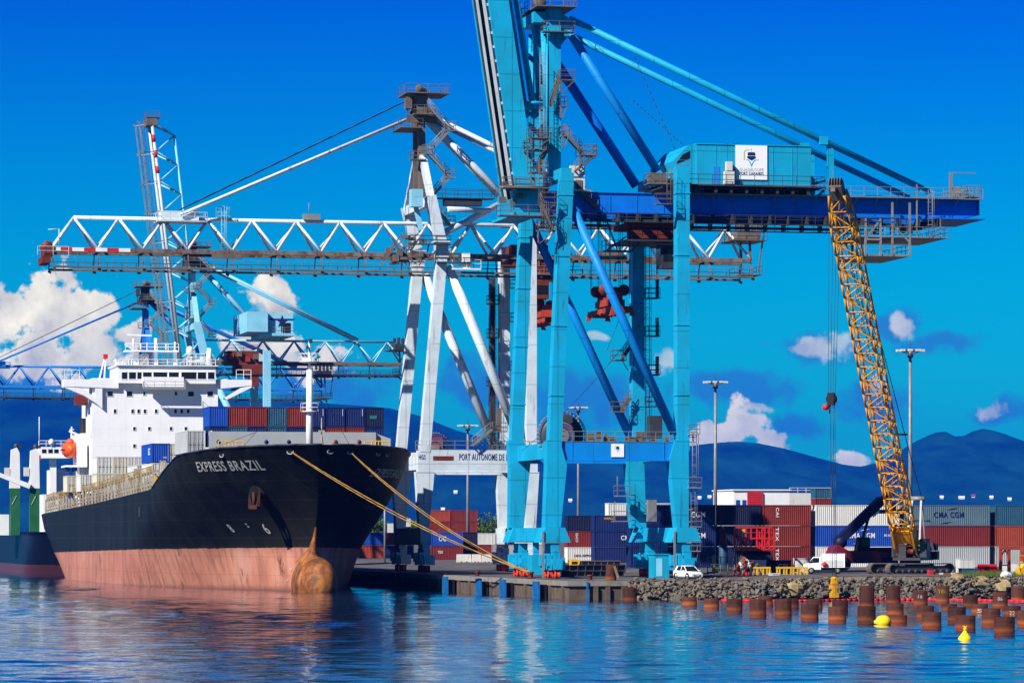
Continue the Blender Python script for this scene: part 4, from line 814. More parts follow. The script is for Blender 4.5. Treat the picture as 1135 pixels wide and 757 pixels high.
def lattice_crane(name, label, b0, dz, cols, L, gauge=14.0, depth=4.3, raised=False, a0=-47.6, a1=45.8, house=None, full=True, dup_text=False, stays=True):
    pm, rm, wm = cols; bn, bf = b0, b0 + BF; bc = (bn + bf) / 2
    t = T(name, label, 'crane', (0, b0, 2.0), 'ship to shore cranes on the quay')
    zc, zt = 43.7 + dz, 48.1 + dz; zp0, zp1 = 15.1, 17.95
    X = lambda u, b: P(u, 300, b).x
    # legs
    for b in (bn, bf):
        # waterside: straight portal part, then leaning up to the girder and back to the mast
        g = M(); g.beam((0, b, zp1 - .3), (2.3, b, zc - .6), 1.35, 1.5); g.beam((2.3, b, zc - .8), (2.25, b, zc + 1.2), 1.6, 1.7); g.beam((2.25, b, zc + 1.1), (.8, b, zc + 7.2), 1.35, 1.5); g.prism([(-1.2, zp0), (1.25, zp0), (.55, 7.8), (-.75, 7.8)], b - .75, b + .75)
        lg = t.part('leg', g, pm); t.part('leg_collar', M().bx(1.3, 3.2, b - 1.0, b + 1.0, zc - .1, zc + .1).bx(1.2, 3.4, b - 1.1, b + 1.1, zc + 1.2, zc + 1.35), pm, lg)
        g = M(); g.beam((gauge + .2, b, zp1 - .3), (gauge + .2, b, zc + 2), 1.35, 1.4); g.prism([(gauge - .9, zp0), (gauge + 1.2, zp0), (gauge + .75, 7.8), (gauge - .55, 7.8)], b - .75, b + .75); t.part('leg', g, pm)
        t.part('portal_beam', M().bx(-.9, gauge + 1, b - .7, b + .7, zp0, zp1).bx(-1.1, gauge + 1.2, b - .8, b + .8, zp0 - .1, zp0), pm)
        t.part('brace', M().tube((3.2, b, zc - 1.8), (gauge - .8, b, zp1 + .2), .62, n=14), pm)
    for a in (0, gauge):
        t.part('sill_beam', M().bx(a - .7, a + .7, bn - 1.2, bf + 1.2, 5.6, 7.8), pm); t.part('cross_beam', M().bx(a - .5, a + .5, bn + .8, bf - .8, zp0 + .3, zp1 - .3), pm)
        if full:
            for b in (bn, bf): bogie(t, a, b, 2.0, pm, mt('wheel'))
    t.part('cross_beam', M().bx(.4, 1.4, bn, bf, zc + 6, zc + 7.2), pm); t.part('cross_beam', M().bx(gauge - .4, gauge + .8, bn, bf, zt + .2, zt + 1.2), pm)
    g = M(); g.deck(-1, gauge + 1.5, bn - .72, bn + .6, zp1 + .06, .05, rails='sew'); t.part('walkway', g, mt('galv'))
    # girders
    xh = -.5
    if raised:
        g0 = truss(t, (xh, bc, zc), (1, 0, 0), (0, 0, 1), a1 - xh, depth, 4.6, 6.0, .24, .17, (pm, rm, wm, None), bc, last_in=-1.5)
        d = Vector((math.cos(R(97.0)), 0, math.sin(R(97.0)))); up = Vector((d.z, 0, -d.x))
        truss(t, (xh - 1.0, bc, zc + .5), d, up, -a0 - 1, depth, 4.6, 6.0, .22, .15, (pm, mt('cpale0'), mt('galv'), None), bc, slim=True, name='raised_boom')
        tip = Vector((xh - 1.0, bc, zc + .5)) + d * (-a0 - 1)
        t.part('boom_tip', M().box(tip, (2.0, 5.4, 1.4)).deck(tip.x - 1, tip.x + 1.6, bc - 2.8, bc + 2.8, tip.z + .9), mt('brown'))
        for k in range(3): c = tip - d * (2.5 + 3 * k); t.part('red_stripe', M().tube(c + V(.0, -2.3, 0), c + V(0, -2.3, 0) - d * 1.4, .32, n=10), mt('red'))
    else:
        truss(t, (a0, bc, zc), (1, 0, 0), (0, 0, 1), a1 - a0, depth, 4.6, 6.0, .27, .19, (pm, rm, wm, None), bc, stripes=3)
        e = M(); e.bx(a0 - 1.1, a0 + .2, bc - 2.7, bc + 2.7, zc - .8, zc + .4); e.bx(a0 - 1.4, a0 - .3, bc - 3.2, bc + 3.2, zc - 1.8, zc - .9)
        for y in (-1.6, 0, 1.6): e.lathe([(0, -.2), (.7, -.2), (.7, .2), (0, .2)], (a0 - .6, bc + y, zc + .4), 16, axis='y')
        t.part('boom_tip', e, mt('redrust')); t.part('tip_rail', M().rail([(a0 - 2, bc - 3, zc - .8), (a0 + 2, bc - 3, zc - .8)]).tube((a0 + .8, bc - 2.5, zc + .6), (a0 + .8, bc - 2.5, zc + 2.6), .06).tube((a0 - .6, bc - 2.5, zc + 2.5), (a0 + .8, bc - 2.5, zc + 2.6), .05), pm)
    # backreach end
    g = M(); g.bx(a1 - 2.0, a1 + 1.2, bc - 3, bc + 3, zt - 1.6, zt - .5); g.deck(a1 - 3, a1 + 2, bc - 3.4, bc + 3.4, zt - 1.7); g.deck(a1 - 1.4, a1 + 1.4, bc - 3.2, bc + 3.2, zc - 1.9); g.beam((a1, bc - 2.3, zc), (a1 - .3, bc - 2.3, zt), .3, .3); g.beam((a1, bc + 2.3, zc), (a1 - .3, bc + 2.3, zt), .3, .3); g.beam((a1 + 1.0, bc - 2.6, zc - 1.5), (a1 + 1.6, bc - 2.6, zt - 1.5), .2, .2)
    for i in range(5): g.box((a1 - 2 + i * .8, bc - 2.5, zt + .1), (.5, .7, .9 + .3 * (i % 2)))
    t.part('backreach_winch', g, wm)
    # mast, head, stays
    zh = 65.2 + dz if not raised else 66 + dz; xm = 1.0
    for y in (-2.0, 2.0): t.part('mast_column', M().beam((xm, bc + y, zc + 6.5), (xm - .1, bc + y * .7, zh - 2), .95, .8), wm if not raised and full else pm)
    for s in (-1, 1): t.part('mast_strut', M().beam((.9, bc + s * BF / 2, zc + 7), (xm, bc + s * 2.0, zc + 13), .9, .7), pm)
    hd = t.part('mast_head', M().bx(xm - .8, xm + .6, bc - 2.2, bc - 1.7, zh - 4, zh).bx(xm - .8, xm + .6, bc + 1.7, bc + 2.2, zh - 4, zh).bx(xm - .9, xm + .7, bc - 2.2, bc + 2.2, zh - .5, zh).prism([(xm - 2.2, zh - 3.9), (xm - .8, zh - 4.2), (xm - .8, zh - 2.2), (xm - 1.6, zh - 2.6)], bc - 2.1, bc - 1.8).prism([(xm + .6, zh - 4), (xm + 2.0, zh - 4.1), (xm + 1.7, zh - 3), (xm + .6, zh - 2)], bc - 2.1, bc - 1.8).beam((xm - 2, bc - 2, zh - 4), (xm - 2, bc - 2, zh - .6), .16, .16).beam((xm - 2, bc - 2, zh - 3.8), (xm - .6, bc - 2, zh - .6), .14, .14).bx(xm - 2.3, xm - 1.5, bc - 2.6, bc - 1.2, zh - 2.3, zh - .8), wm)
    g = M(); g.deck(xm - 2.4, xm + 3.4, bc - 3.4, bc + 3, zh - .2); g.deck(xm - 3.2, xm - .2, bc - 3.6, bc + 3, zh - 4.8); g.deck(xm - 1.4, xm + 1.4, bc - 3.6, bc - 2.2, zh - 3)
    for y in (-1.2, 0, 1.2): g.lathe([(0, -.15), (.5, -.15), (.55, 0), (.5, .15), (0, .15)], (xm + .2 + y * .4, bc + y, zh + .5), 16, axis='y')
    t.part('head_platform', g, mt('brown'), hd)
    zz = zh - 2; k = 0; x0, x1 = xm + .5, xm + 3.4
    while zz > zc + 7:
        lo, hi = (x0, x1) if k % 2 else (x1, x0); f = t.part('stair_flight', M().stair((lo, bc - 3.2, zz - 3.1), (hi, bc - 3.2, zz), .8).deck(lo - .7, lo + .7, bc - 3.7, bc - 2.6, zz - 3.1), mt('galv')); zz -= 3.1; k += 1
    for v in (zh - 9, zh - 14): t.part('access_platform', M().deck(xm - 1.9, xm + .2, bc - 3.6, bc - 2.2, v), mt('brown'))
    if stays:
        if not raised:
            for s in (-1, 1):
                t.part('fore_stay', M().tube((xm - 2, bc + s * 1.2, zh - 3.6), (-31, bc + s * 1.6, zt + .4), .2, n=8), pm); t.part('hoist_cable', M().rope((xm - 1, bc + s * 1, zh - .6), (-31, bc + s * 1.4, zt + 1.1), .07), mt('cable'))
            t.part('stay_anchor', M().bx(-33.5, -28.5, bc - 1.2, bc + 1.2, zt - .3, zt + .9).deck(-34, -27.5, bc - 2, bc + 2, zt - .4), pm)
        for s in (-1, 1):
            t.part('back_stay', M().tube((xm + 1.6, bc + s * 1.4, zh - 3.2), (33, bc + s * 1.6, zt + .2), .3, n=10), pm); t.part('mast_brace', M().tube((xm + 1.2, bc + s * .7, zh - 3.6), (gauge + 1, bc + s * 1.0, zt + .8), .42, n=10), pm)
    # house on the landside, trolley with cab, girder machinery
    if house:
        hx0, hx1, hz0, hz1 = house; hb0 = bn - 1
        mh = t.part('machinery_house', M().bx(hx0 + 3.5, hx1, hb0 + .8, bf, hz0, hz1).bx(hx0, hx0 + 4, hb0 - .3, bf + .4, hz0 + .2, hz1 + .2).bx(hx0 + 3.5, hx1 + .3, hb0 + .3, bf + .5, hz0 - .5, hz0), pm)
        t.part('house_rail', M().rail([(hx0 + 4, hb0 + .4, hz0), (hx1, hb0 + .4, hz0)]), mt('galv'), mh); t.part('door', M().bx(hx1 - 2.0, hx1 - .5, hb0 + .72, hb0 + .8, hz0 + .1, hz0 + 2.0), mt('black'), mh)
        c = Vector(((hx0 + hx1) / 2 + 2.4, 0, (hz0 + hz1) / 2 + .35)); st = []
        for i in range(10): r = (1.25, .5)[i % 2]; a = math.pi / 2 + i * math.pi / 5; st.append((c.x + r * math.cos(a), c.z + r * math.sin(a)))
        t.part('star_emblem', M().prism(st, hb0 + .74, hb0 + .795), mt('navylett'), mh)
        t.text('lettering', 'TK', 1.6, 1.5, mt('navylett'), at(c.x - .5, hb0 + .75, hz0 + .2), mh, .02); t.part('emblem_bar', M().prism([(c.x - 2.6, c.z + .55), (c.x + 2.6, c.z + .55), (c.x + 2.2, c.z + .25), (c.x - 2.2, c.z + .25)], hb0 + .75, hb0 + .79), mt('navylett'), mh)
        t.part('house_strut', M().beam((hx0 + 6.6, hb0 + 2, hz0), (hx0 + 7.6, bc, zt), .3, .3).beam((hx0 + 8.6, hb0 + 2, hz0), (hx0 + 7.8, bc, zt), .3, .3), pm)
    if not full:
        x = gauge - 6.5 if raised else 4.0
        tr = t.part('trolley', M().bx(x, x + 6, bc - 2.6, bc + 2.6, zc - .5, zc + 2.2).bx(x + 1, x + 7, bc - 3.2, bc - 1.6, zc - 2.2, zc - .4).rail([(x, bc - 2.8, zc + 2.2), (x + 6, bc - 2.8, zc + 2.2)]), mt('redrust')); t.part('operator_cab', M().bx(x + 4, x + 6, bc - 3.2, bc - 1.2, zc - 4.6, zc - 2.2), mt('redrust'), tr)
        for k in range(5): t.part('machine_block', M().box((x - 1 + k * 1.6, bc - 3.0, zc + .6 + .5 * (k % 3)), (.9, .7, 1.0)), mt('corange' if k % 2 else 'brown'), tr)
    return t, bn, bf, bc, zc, zt, zh
G2, bn, bf, bc, zc, zt, zh = lattice_crane('gantry_crane', 'grey harbour crane with its long rusty lattice boom lowered level over the ship', 74.6, 0, (mt('gray'), mt('grayrust'), mt('brown')), 96)
def gray_details(t):
    pb = [o for o in t.o.children if o.name.startswith('portal_beam')][0]
    p = P(509, 510, bn - .7); q = P(561, 503, bn - .7)
    t.text('lettering', 'PORT AUTONOME DE LA', 6.9, .85, mt('navylett'), at(p.x, bn - .72, p.z), pb, .01)
    p = P(464, 509, bn - .7); t.text('lettering', 'HGS', .9, .6, mt('navylett'), at(p.x, bn - .72, p.z), pb, .01)
    p = P(480, 510, bn - .7); t.part('name_plate', M().bx(p.x, p.x + 2.7, bn - .74, bn - .7, p.z, p.z + .55), mt('redrust'), pb)
    # white leg-top box, lift shaft and stairs
    p = P(461, 225, bn); t.part('lift_cabin', M().bx(p.x - .8, p.x + .7, bn - 1.2, bn + .5, p.z - .6, p.z + 1.7).beam((p.x, bn, p.z - .6), (p.x + .7, bn, p.z - 3.5), .6, .4).bx(p.x - .5, p.x + .4, bn - 1.22, bn - 1.2, p.z + .7, p.z + 1.5), mt('lblue'))
    g = M(); x = 13.2; g.ladder((12.6, bf - .9, 58.5 - 41), (12.6, bf - .9, 41.5)); t.part('caged_ladder', g, mt('steel'))
    for z in (20, 27.0, 33.5, 38): t.part('access_platform', M().deck(11.6, 13.2, bf - 1.8, bf - .7, z), mt('steel')); t.part('access_platform', M().deck(14.9, 16.2, bf - 1.8, bf - .7, z + 2.2), mt('steel'))
    t.part('lift_shaft', M().bx(12.2, 12.8, bf - .6, bf + .6, 17.2, 41.5), mt('steel'))
    p = P(540, 494, bn); t.part('stair_flight', M().stair(P(523, 494, bn - 1), P(545, 476, bn - 1), .9), mt('galv'))
    p = P(548, 478, bn); t.part('access_platform', M().deck(p.x - .4, p.x + 1.4, bn - 1.6, bn - .6, p.z).bx(p.x, p.x + .6, bn - 1.3, bn - .8, p.z, p.z + 3), mt('brown'))
    c = P(489, 494, bn - 1.1); cable_reel(t, (c.x, bn + 3.0, c.z - .5), 2.3, mt('galv'), mt('corange'), False)
    # tube from the waterside knee to the boom hinge and girder tubes near the legs
    t.part('girder_strut', M().tube((2.9, bn + .5, zc + 2.6), (11.6, bc - 3, zc + 7.0), .45, n=12), mt('gray')); t.part('girder_strut', M().tube((3.2, bn + .3, zc + 5.6), (9.4, bn + 3, zc + 5.7), .35, n=12), mt('gray'))
    t.part('access_platform', M().deck(1.4, 9.6, bn + 1, bn + 3, zc + 7.2).bx(3, 8, bn + 1.2, bn + 2.8, zc + 6.2, zc + 7.09), mt('steel')); t.part('access_platform', M().deck(1.4, 6, bn - 2, bn - .8, zc - 1.4), mt('steel')); t.part('access_platform', M().deck(-2.2, 3.2, bn - 1.8, bn - .8, zc + .9), mt('steel'))
    g = M(); random.seed(8)
    for i in range(16): g.box((random.uniform(-4, 1.2), bc + random.uniform(-3.2, -2), zc + random.uniform(-1.7, 2.8)), (random.uniform(.3, 1.4), .6, random.uniform(.3, 1.0)))
    for i in range(9): g.beam((random.uniform(-5, 1.5), bc - 2.6, zc + random.uniform(-1.8, 0)), (random.uniform(-4, 2), bc - 2.6, zc + random.uniform(0, 3.5)), .16, .16)
    t.part('hinge_machinery', g, mt('brown'))
    t.part('white_frame', M().bx(3.4, 7.2, bn - 1.8, bn - .9, zc - 2.4, zc - 2.2).rail([(3.4, bn - 1.8, zc - 2.2), (7.2, bn - 1.8, zc - 2.2)]).bx(4.8, 5.8, bn - 1.6, bn - 1.0, zc - 2.2, zc - .2), mt('white2'))
    tr = t.part('trolley', M().bx(12.5, 19.5, bc - 2.4, bc + 2.4, zc - 1.2, zc - .4).bx(13, 18, bc - 2, bc + 2, zc - .4, zc + 1.6).bx(14, 20, bc - 3, bc - 1, zc - 3.2, zc - 1.2), mt('redrust'))
    t.part('operator_cab', M().bx(15.6, 17.8, bc - 3.4, bc - 1.2, zc - 5.6, zc - 3.2), mt('redrust'), tr); t.part('cab_window', M().bx(15.8, 17.6, bc - 3.45, bc - 3.41, zc - 5.0, zc - 3.8), mt('glass'), tr)
    spreader(t, (18.0, bc, zc - 9.2), 12.0, MT['sprd'], None, zc - 1.2)
    t.part('drive_unit', M().bx(24, 28, bc - 3, bc - 2, zc + .3, zc + .9).bx(-27, -23, bc - 2.7, bc - 2.2, zc - .9, zc - .3), mt('brown')); t.part('mid_mast', M().bx(-14.6, -12.4, bc - .6, bc + .6, zt + .1, zt + .9).tube((-13.8, bc, zt + .9), (-13.8, bc, zt + 2.4), .06), mt('galv'))
    t.part('boom_ladder', M().ladder((-25.2, bc - .8, zc), (-25.2, bc - .8, zt + 1.6)).deck(-26, -24.4, bc - 1, bc + .6, zt + .4), mt('lblue'))
gray_details(G2)
G3, b3n, b3f, b3, z3c, z3t, z3h = lattice_crane('gantry_crane', 'pale blue harbour crane with raised lattice boom rising behind the ship bridge', 305.0, -3.6, (mt('lblue'), mt('brown'), mt('steel')), 44, raised=True, a0=-46.5, a1=42, house=(10.2, 19.2, 45.4, 49.2), full=False)
G4, *_r = lattice_crane('gantry_crane', 'deep blue harbour crane with level lattice boom farthest along the quay', 380.0, -5.6, (mt('dblue'), mt('dblue'), mt('steel')), 90, a0=-47, a1=39, full=False)
# ================================================================ the container ship at the berth
CA = -19.6; BM = 30.4                            # centre line (a) and beam
STEM = [(-3, 42.0), (0, 42.6), (3, 43.2), (5, 43.4), (7, 42.4), (9, 41.0), (12, 38.4), (15, 35.6), (17.6, 33.4)]
def ztop(b): return lerp_tab([(33, 17.55), (45, 17.3), (59, 16.7), (80, 12.95), (84, 12.75), (150, 11.6), (242, 10.5)], b)
def hbr(b, z, s):
    """half breadth at station b and height z"""
    st = lerp_tab(STEM, z); Le = lerp_tab([(-3, 82), (0, 76), (5, 64), (9, 50), (13, 41), (17.6, 36)], z); p = lerp_tab([(-3, 1.55), (0, 1.65), (9, 2.0), (13, 2.25), (17.6, 2.5)], z)
    x = (b - st) / Le; q = lerp_tab([(6, 1), (9, .92), (13, .72), (17.6, .56)], z); f = 0 if x <= 0 else 1 if x >= 1 else (1 - (1 - x) ** p) ** q
    r0, e = lerp_tab([(-3, 180), (0, 190), (4, 205), (8, 222), (11, 232)], z), lerp_tab([(-3, .2), (0, .52), (4, .80), (8, .93), (11, .97)], z)
    if b > r0: f *= 1 - (1 - e) * ((b - r0) / (243 - r0)) ** 1.6
    return BM / 2 * f
def hb(b, z): return hbr(b, z, 0)
def stern(z): return lerp_tab([(-3, 233), (0, 237), (4, 240), (8, 242), (11, 243)], z)
def hull_mat():
    m, nt, b, N, L = nmat('ship_hull_paint')
    tc = N('ShaderNodeTexCoord'); sp = N('ShaderNodeSeparateXYZ'); L(tc.outputs['Object'], sp.inputs[0])
    def noise(sc3, scale, det=8, ro=.6):
        mp = N('ShaderNodeMapping'); mp.inputs['Scale'].default_value = sc3; L(tc.outputs['Object'], mp.inputs[0]); n = N('ShaderNodeTexNoise'); n.inputs['Scale'].default_value = scale; n.inputs['Detail'].default_value = det; n.inputs['Roughness'].default_value = ro; L(mp.outputs[0], n.inputs[0]); return n.outputs[0]
    def ramp(x, p0, c0, p1, c1):
        r = N('ShaderNodeValToRGB'); L(x, r.inputs[0]); e = r.color_ramp.elements; e[0].position = p0; e[0].color = c4(c0); e[1].position = p1; e[1].color = c4(c1); return r.outputs[0]
    def rng(x, a, b_): r = N('ShaderNodeMapRange'); L(x, r.inputs[0]); r.inputs[1].default_value = a; r.inputs[2].default_value = b_; return r.outputs[0]
    def mix(f, a, c): k = N('ShaderNodeMix', data_type='RGBA'); L(f, k.inputs[0]); (L(a, k.inputs[6]) if not isinstance(a, tuple) else setattr(k.inputs[6], 'default_value', c4(a))); (L(c, k.inputs[7]) if not isinstance(c, tuple) else setattr(k.inputs[7], 'default_value', c4(c))); return k.outputs[2]
    streaks = noise((.9, .9, .12), .5); blot = noise((1, 1, 1), .14); fine = noise((.5, .5, .25), 1.3)
    black = ramp(streaks, .3, (.007, .008, .007), .75, (.020, .021, .018)); black = mix(rng(noise((1.2, 1.2, .1), .35), .66, .80), black, (.055, .06, .065))
    pink = ramp(blot, .3, (.36, .135, .09), .7, (.52, .225, .15)); pink = mix(rng(noise((.9, .9, .07), 1.0), .46, .72), pink, (.22, .085, .055)); pink = mix(rng(noise((.6, .6, .5), .25, 6), .55, .75), pink, (.50, .26, .19))
    rust = noise((.8, .8, .35), .42, 10, .72); pink = mix(rng(rust, .60, .67), pink, (.13, .035, .008))
    # growth and slime at the water line and the line between the paints (the hull is trimmed by the stern)
    zz = N('ShaderNodeMath', operation='MULTIPLY_ADD'); L(sp.outputs[1], zz.inputs[0]); zz.inputs[1].default_value = .0072; L(sp.outputs[2], zz.inputs[2])
    jit = N('ShaderNodeMath', operation='MULTIPLY_ADD'); L(fine, jit.inputs[0]); jit.inputs[1].default_value = .35; L(zz.outputs[0], jit.inputs[2])
    pb = rng(jit.outputs[0], 5.48, 5.58); pink = mix(rng(jit.outputs[0], 1.0, .25), pink, (.16, .07, .05))
    for k, per, ofs in ((2, 2.3, .2), (1, 8.5, .5)):
        d = N('ShaderNodeMath', operation='MULTIPLY_ADD'); L(sp.outputs[k], d.inputs[0]); d.inputs[1].default_value = 1 / per; d.inputs[2].default_value = ofs
        f = N('ShaderNodeMath', operation='FRACT'); L(d.outputs[0], f.inputs[0]); l = N('ShaderNodeMath', operation='LESS_THAN'); L(f.outputs[0], l.inputs[0]); l.inputs[1].default_value = .04 if k == 2 else .015
        g2 = N('ShaderNodeMath', operation='MULTIPLY'); L(l.outputs[0], g2.inputs[0]); g2.inputs[1].default_value = .3; black = mix(g2.outputs[0], black, (.045, .05, .05)); pink = mix(g2.outputs[0], pink, (.20, .08, .05))
    black = mix(rng(noise((.7, .7, .10), .55, 9, .7), .69, .76), black, (.10, .035, .012))
    colr = mix(pb, pink, black); L(colr, b.inputs['Base Color']); b.inputs['Roughness'].default_value = .5; b.inputs['Specular IOR Level'].default_value = .05
    n = noise((.22, .22, .25), 1.0, 3); bp = N('ShaderNodeBump'); bp.inputs['Strength'].default_value = .25; bp.inputs['Distance'].default_value = .12; L(n, bp.inputs['Height']); L(bp.outputs[0], b.inputs['Normal'])
    return m
SHIP = T('container_ship', 'black and faded red container ship moored at the quay with white bridge', 'ship', (CA, 43.0, 0))
def ship_hull(t):
    MT['hull'] = hull_mat(); g = M(); NS, NZ = 84, 22; vs = []
    ss = [(i / NS) ** 1.55 for i in range(NS + 1)]
    for j in range(NZ + 1):
        w = j / NZ
        for sgn in (-1, 1):
            for s in ss:
                b = 43 + s * 198
                for _ in range(8): z = -2.5 + w * (ztop(b) + 2.5); st = lerp_tab(STEM, z); b = st + s * (stern(z) - st)
                vs.append((CA + sgn * hb(b, z) if s > 0 else CA, b, z))
    k = NS + 1; row = 2 * k
    for j in range(NZ):
        for i in range(NS):
            p = j * row + i; g.f.append([p, p + row, p + row + 1, p + 1]); q = p + k; g.f.append([q, q + 1, q + row + 1, q + row])
        p = j * row + NS; g.f.append([p, p + row, p + k + row, p + k])
    g.v = [Vector(v) for v in vs]; g.sm = [True] * len(g.f); g.mi = [0] * len(g.f)
    for j in range(NZ): g.sm[(j + 1) * (2 * NS + 1) - 1] = False
    ho = t.part('hull', g, MT['hull'])
    import bmesh
    bm = bmesh.new(); bm.from_mesh(ho.data); bmesh.ops.remove_doubles(bm, verts=bm.verts, dist=.004); bm.to_mesh(ho.data); bm.free()
    d = M(); vs = []; n = 70
    for i in range(n + 1):
        b = 33.6 + (242.5 - 33.6) * (i / n) ** 1.3; z = ztop(b) - (1.25 if b < 62 else .35 if b < 82 else .05); w = max(.0, hb(b, z) - .06); vs += [(CA - w, b, z), (CA + w, b, z)]
    d.add(vs, [(2 * i, 2 * i + 1, 2 * i + 3, 2 * i + 2) for i in range(n)]); t.part('deck', d, mt('deckred'))
    cap = M()
    for sgn in (-1, 1):
        pts = [V(CA + sgn * hb(b, ztop(b)), b, ztop(b) + .03) for b in [33.5, 34.5, 36, 38, 41, 45, 50, 56, 59, 62, 66, 70, 75, 80]]
        cap.path(pts, .13, 6)
    t.part('bulwark_rail', cap, mt('steel'))
    g = M(); prof = [(0, -5.2), (.9, -5.05), (1.65, -4.4), (2.1, -3.2), (2.4, -1.4), (2.5, 1), (2.3, 5), (1.2, 9)]
    g.lathe(prof, (CA, 41.6, 2.0), 26, axis='y')
    for v in g.v: v.z = .9 + (v.z - 2.0) * 1.36
    m, nt, bb, N, L = nmat('bulb_rust'); tc = N('ShaderNodeTexCoord'); n1 = N('ShaderNodeTexNoise'); n1.inputs['Scale'].default_value = .55; n1.inputs['Detail'].default_value = 9; n1.inputs['Roughness'].default_value = .65; L(tc.outputs['Object'], n1.inputs[0])
    cr = N('ShaderNodeValToRGB'); L(n1.outputs[0], cr.inputs[0]); e = cr.color_ramp.elements; e[0].position = .33; e[0].color = (.05, .018, .006, 1); e[1].position = .72; e[1].color = (.40, .17, .115, 1); x = e.new(.46); x.color = (.15, .042, .007, 1); x = e.new(.6); x.color = (.34, .115, .012, 1)
    L(cr.outputs[0], bb.inputs['Base Color']); bb.inputs['Roughness'].default_value = .7; t.part('bulbous_bow', g, m)
    # rusty stem strip above the bulb
    g = M(); pts = [V(CA, lerp_tab(STEM, z) - .12, z) for z in (3.5, 4.3, 5.2, 6.4, 7.8)]
    hw = [1.9, 1.15, .6, .36, .18]
    ring = []
    for p, w in zip(pts, hw): ring += [p + V(-w, 1.2 + w * .9, 0), p + V(-w * .5, .1, 0), p + V(0, -.15, 0), p + V(w * .5, .1, 0), p + V(w, 1.2 + w * .9, 0)]
    g.add(ring, [(5 * j + i, 5 * j + i + 1, 5 * j + i + 6, 5 * j + i + 5) for j in range(4) for i in range(4)], True)
    t.part('stem_bar', g, m)
    # anchors, bolsters, hawse openings, fairleads
    for sgn in (-1, 1):
        bb_, z = 45.5, 12.0; a = CA + sgn * hb(bb_, z); nrm = V(sgn * .78, -.60, -.18).normalized()
        c = V(a, bb_, z); bo = M(); bo.tube(c - nrm * 1.5, c + nrm * .75, 1.25, .95, 18); bol = t.part('anchor_bolster', bo, MT['hull'])
        g = M(); e = c + nrm * .9; up = V(0, 0, 1); sd = nrm.cross(up).normalized(); g.tube(e + up * .2, e - up * 1.7, .22); g.beam(e - up * 1.6 - sd * .7, e - up * 1.6 + sd * .7, .5, .5); g.beam(e - up * 1.5 - sd * .65, e - sd * 1.0 + up * .3, .4, .45, .12, .12); g.beam(e - up * 1.5 + sd * .65, e + sd * .8 - up * .1, .4, .45, .12, .12)
        t.part('anchor', g, MT.setdefault('anch', paint('anchor_rust', (.07, .022, .012), .8, .5, .3)))
    g = M()
    for u, v in ((246, 506), (322, 501), (366, 500), (388, 501), (419, 505), (429, 506)):
        sgn = -1 if u < 350 else 1; lo, hi = 33.6, 66.
        for _ in range(40):
            mid = (lo + hi) / 2; uu = upix(CA + sgn * hb(mid, ztop(mid) - .8), mid)
            if (uu > u) == (sgn < 0): lo = mid
            else: hi = mid
        z = ztop(lo) - .8; a = CA + sgn * hb(lo, z); tl = math.atan2(hb(lo + .5, z) - hb(lo - .5, z), 1) ; dr = V(sgn * math.sin(tl), math.cos(tl), 0); nn = V(sgn * math.cos(tl), -math.sin(tl), -.3)
        p = V(a, lo, z) + nn * .04; g.path([p + dr * (.42 * math.cos(x)) + V(0, 0, .24 * math.sin(x)) for x in [6.2832 * i / 12 for i in range(13)]], .08, 5)
        f = M(); f.beam(p - dr * .36, p + dr * .36, .1, .32, side=tuple(nn)); t.part('fairlead', f, mt('black'))
    t.part('fairlead_rims', g, mt('cgray'))
    # name on both bows, bow marks
    def along(u, z, sgn):
        lo, hi = 36., 70.
        for _ in range(40):
            mid = (lo + hi) / 2; uu = upix(CA + sgn * hb(mid, z), mid)
            if (uu > u) == (sgn < 0): lo = mid
            else: hi = mid
        return lo
    def curve(sgn, bs, z0):
        # table of arc length along the plating from bs, walking forward (starboard) or aft (port)
        tab = [(0, bs)]; b = bs; st = -.1 if sgn < 0 else .1; acc = 0
        while acc < 26 and 33.8 < b < 95: n = b + st; acc += math.hypot(.1, hb(n, z0) - hb(b, z0)); b = n; tab.append((acc, b))
        return tab
    def hull_text(s, sgn, bs, z0, w, h, m, nm='lettering', bold=.015, sh=.0):
        tab = curve(sgn, bs, z0)
        def wp(c): b = lerp_tab(tab, max(0, c.x + sh * c.y)); z = z0 + c.y; return V(CA + sgn * (hb(b, z) + .09), b - .06, z)
        t.text(nm, s, w, h, m, None, None, bold, wp)
    b0 = along(218, 15.1, -1); b1 = along(286, 15.1, -1); W = math.hypot(b0 - b1, hb(b0, 15) - hb(b1, 15)) * 1.06
    hull_text('EXPRESS BRAZIL', -1, b0, 14.6, W, 1.2, mt('lett'), 'ship_name', .012, .7)
    MT['dimlett'] = mt('lett'); hull_text('EXPRESS BRAZIL', 1, along(411, 14.2, 1), 13.9, W * .9, 1.0, mt('lett'), 'ship_name', .01)
    hull_text('6', -1, along(296, 7.2, -1), 7.0, .95, 1.25, mt('lett'), 'bow_mark'); hull_text('8', -1, along(257, 7.4, -1), 7.2, .8, 1.0, mt('lett'), 'bow_mark'); hull_text('=', -1, along(275, 7.9, -1), 7.8, .35, .5, mt('lett'), 'bow_mark'); hull_text('6', 1, along(392, 9.6, 1), 9.0, 1.2, 1.7, mt('redrust'), 'bow_mark')
    for i, u in enumerate((318, 322)): hull_text('8642', -1, along(u, 2 + i * 1.2, -1), 1.2 + i * 1.3, .5, .35, mt('lett'), 'draft_mark', 0)
    for u, z in ((96, 7.0), (141, 7.0), (172, 9.3)): hull_text('I', -1, 0 and 0 or min(200, {96: 175, 141: 128, 172: 94}[u]), z, .25, 1.4, mt('graylett'), 'side_mark', 0)
ship_hull(SHIP)

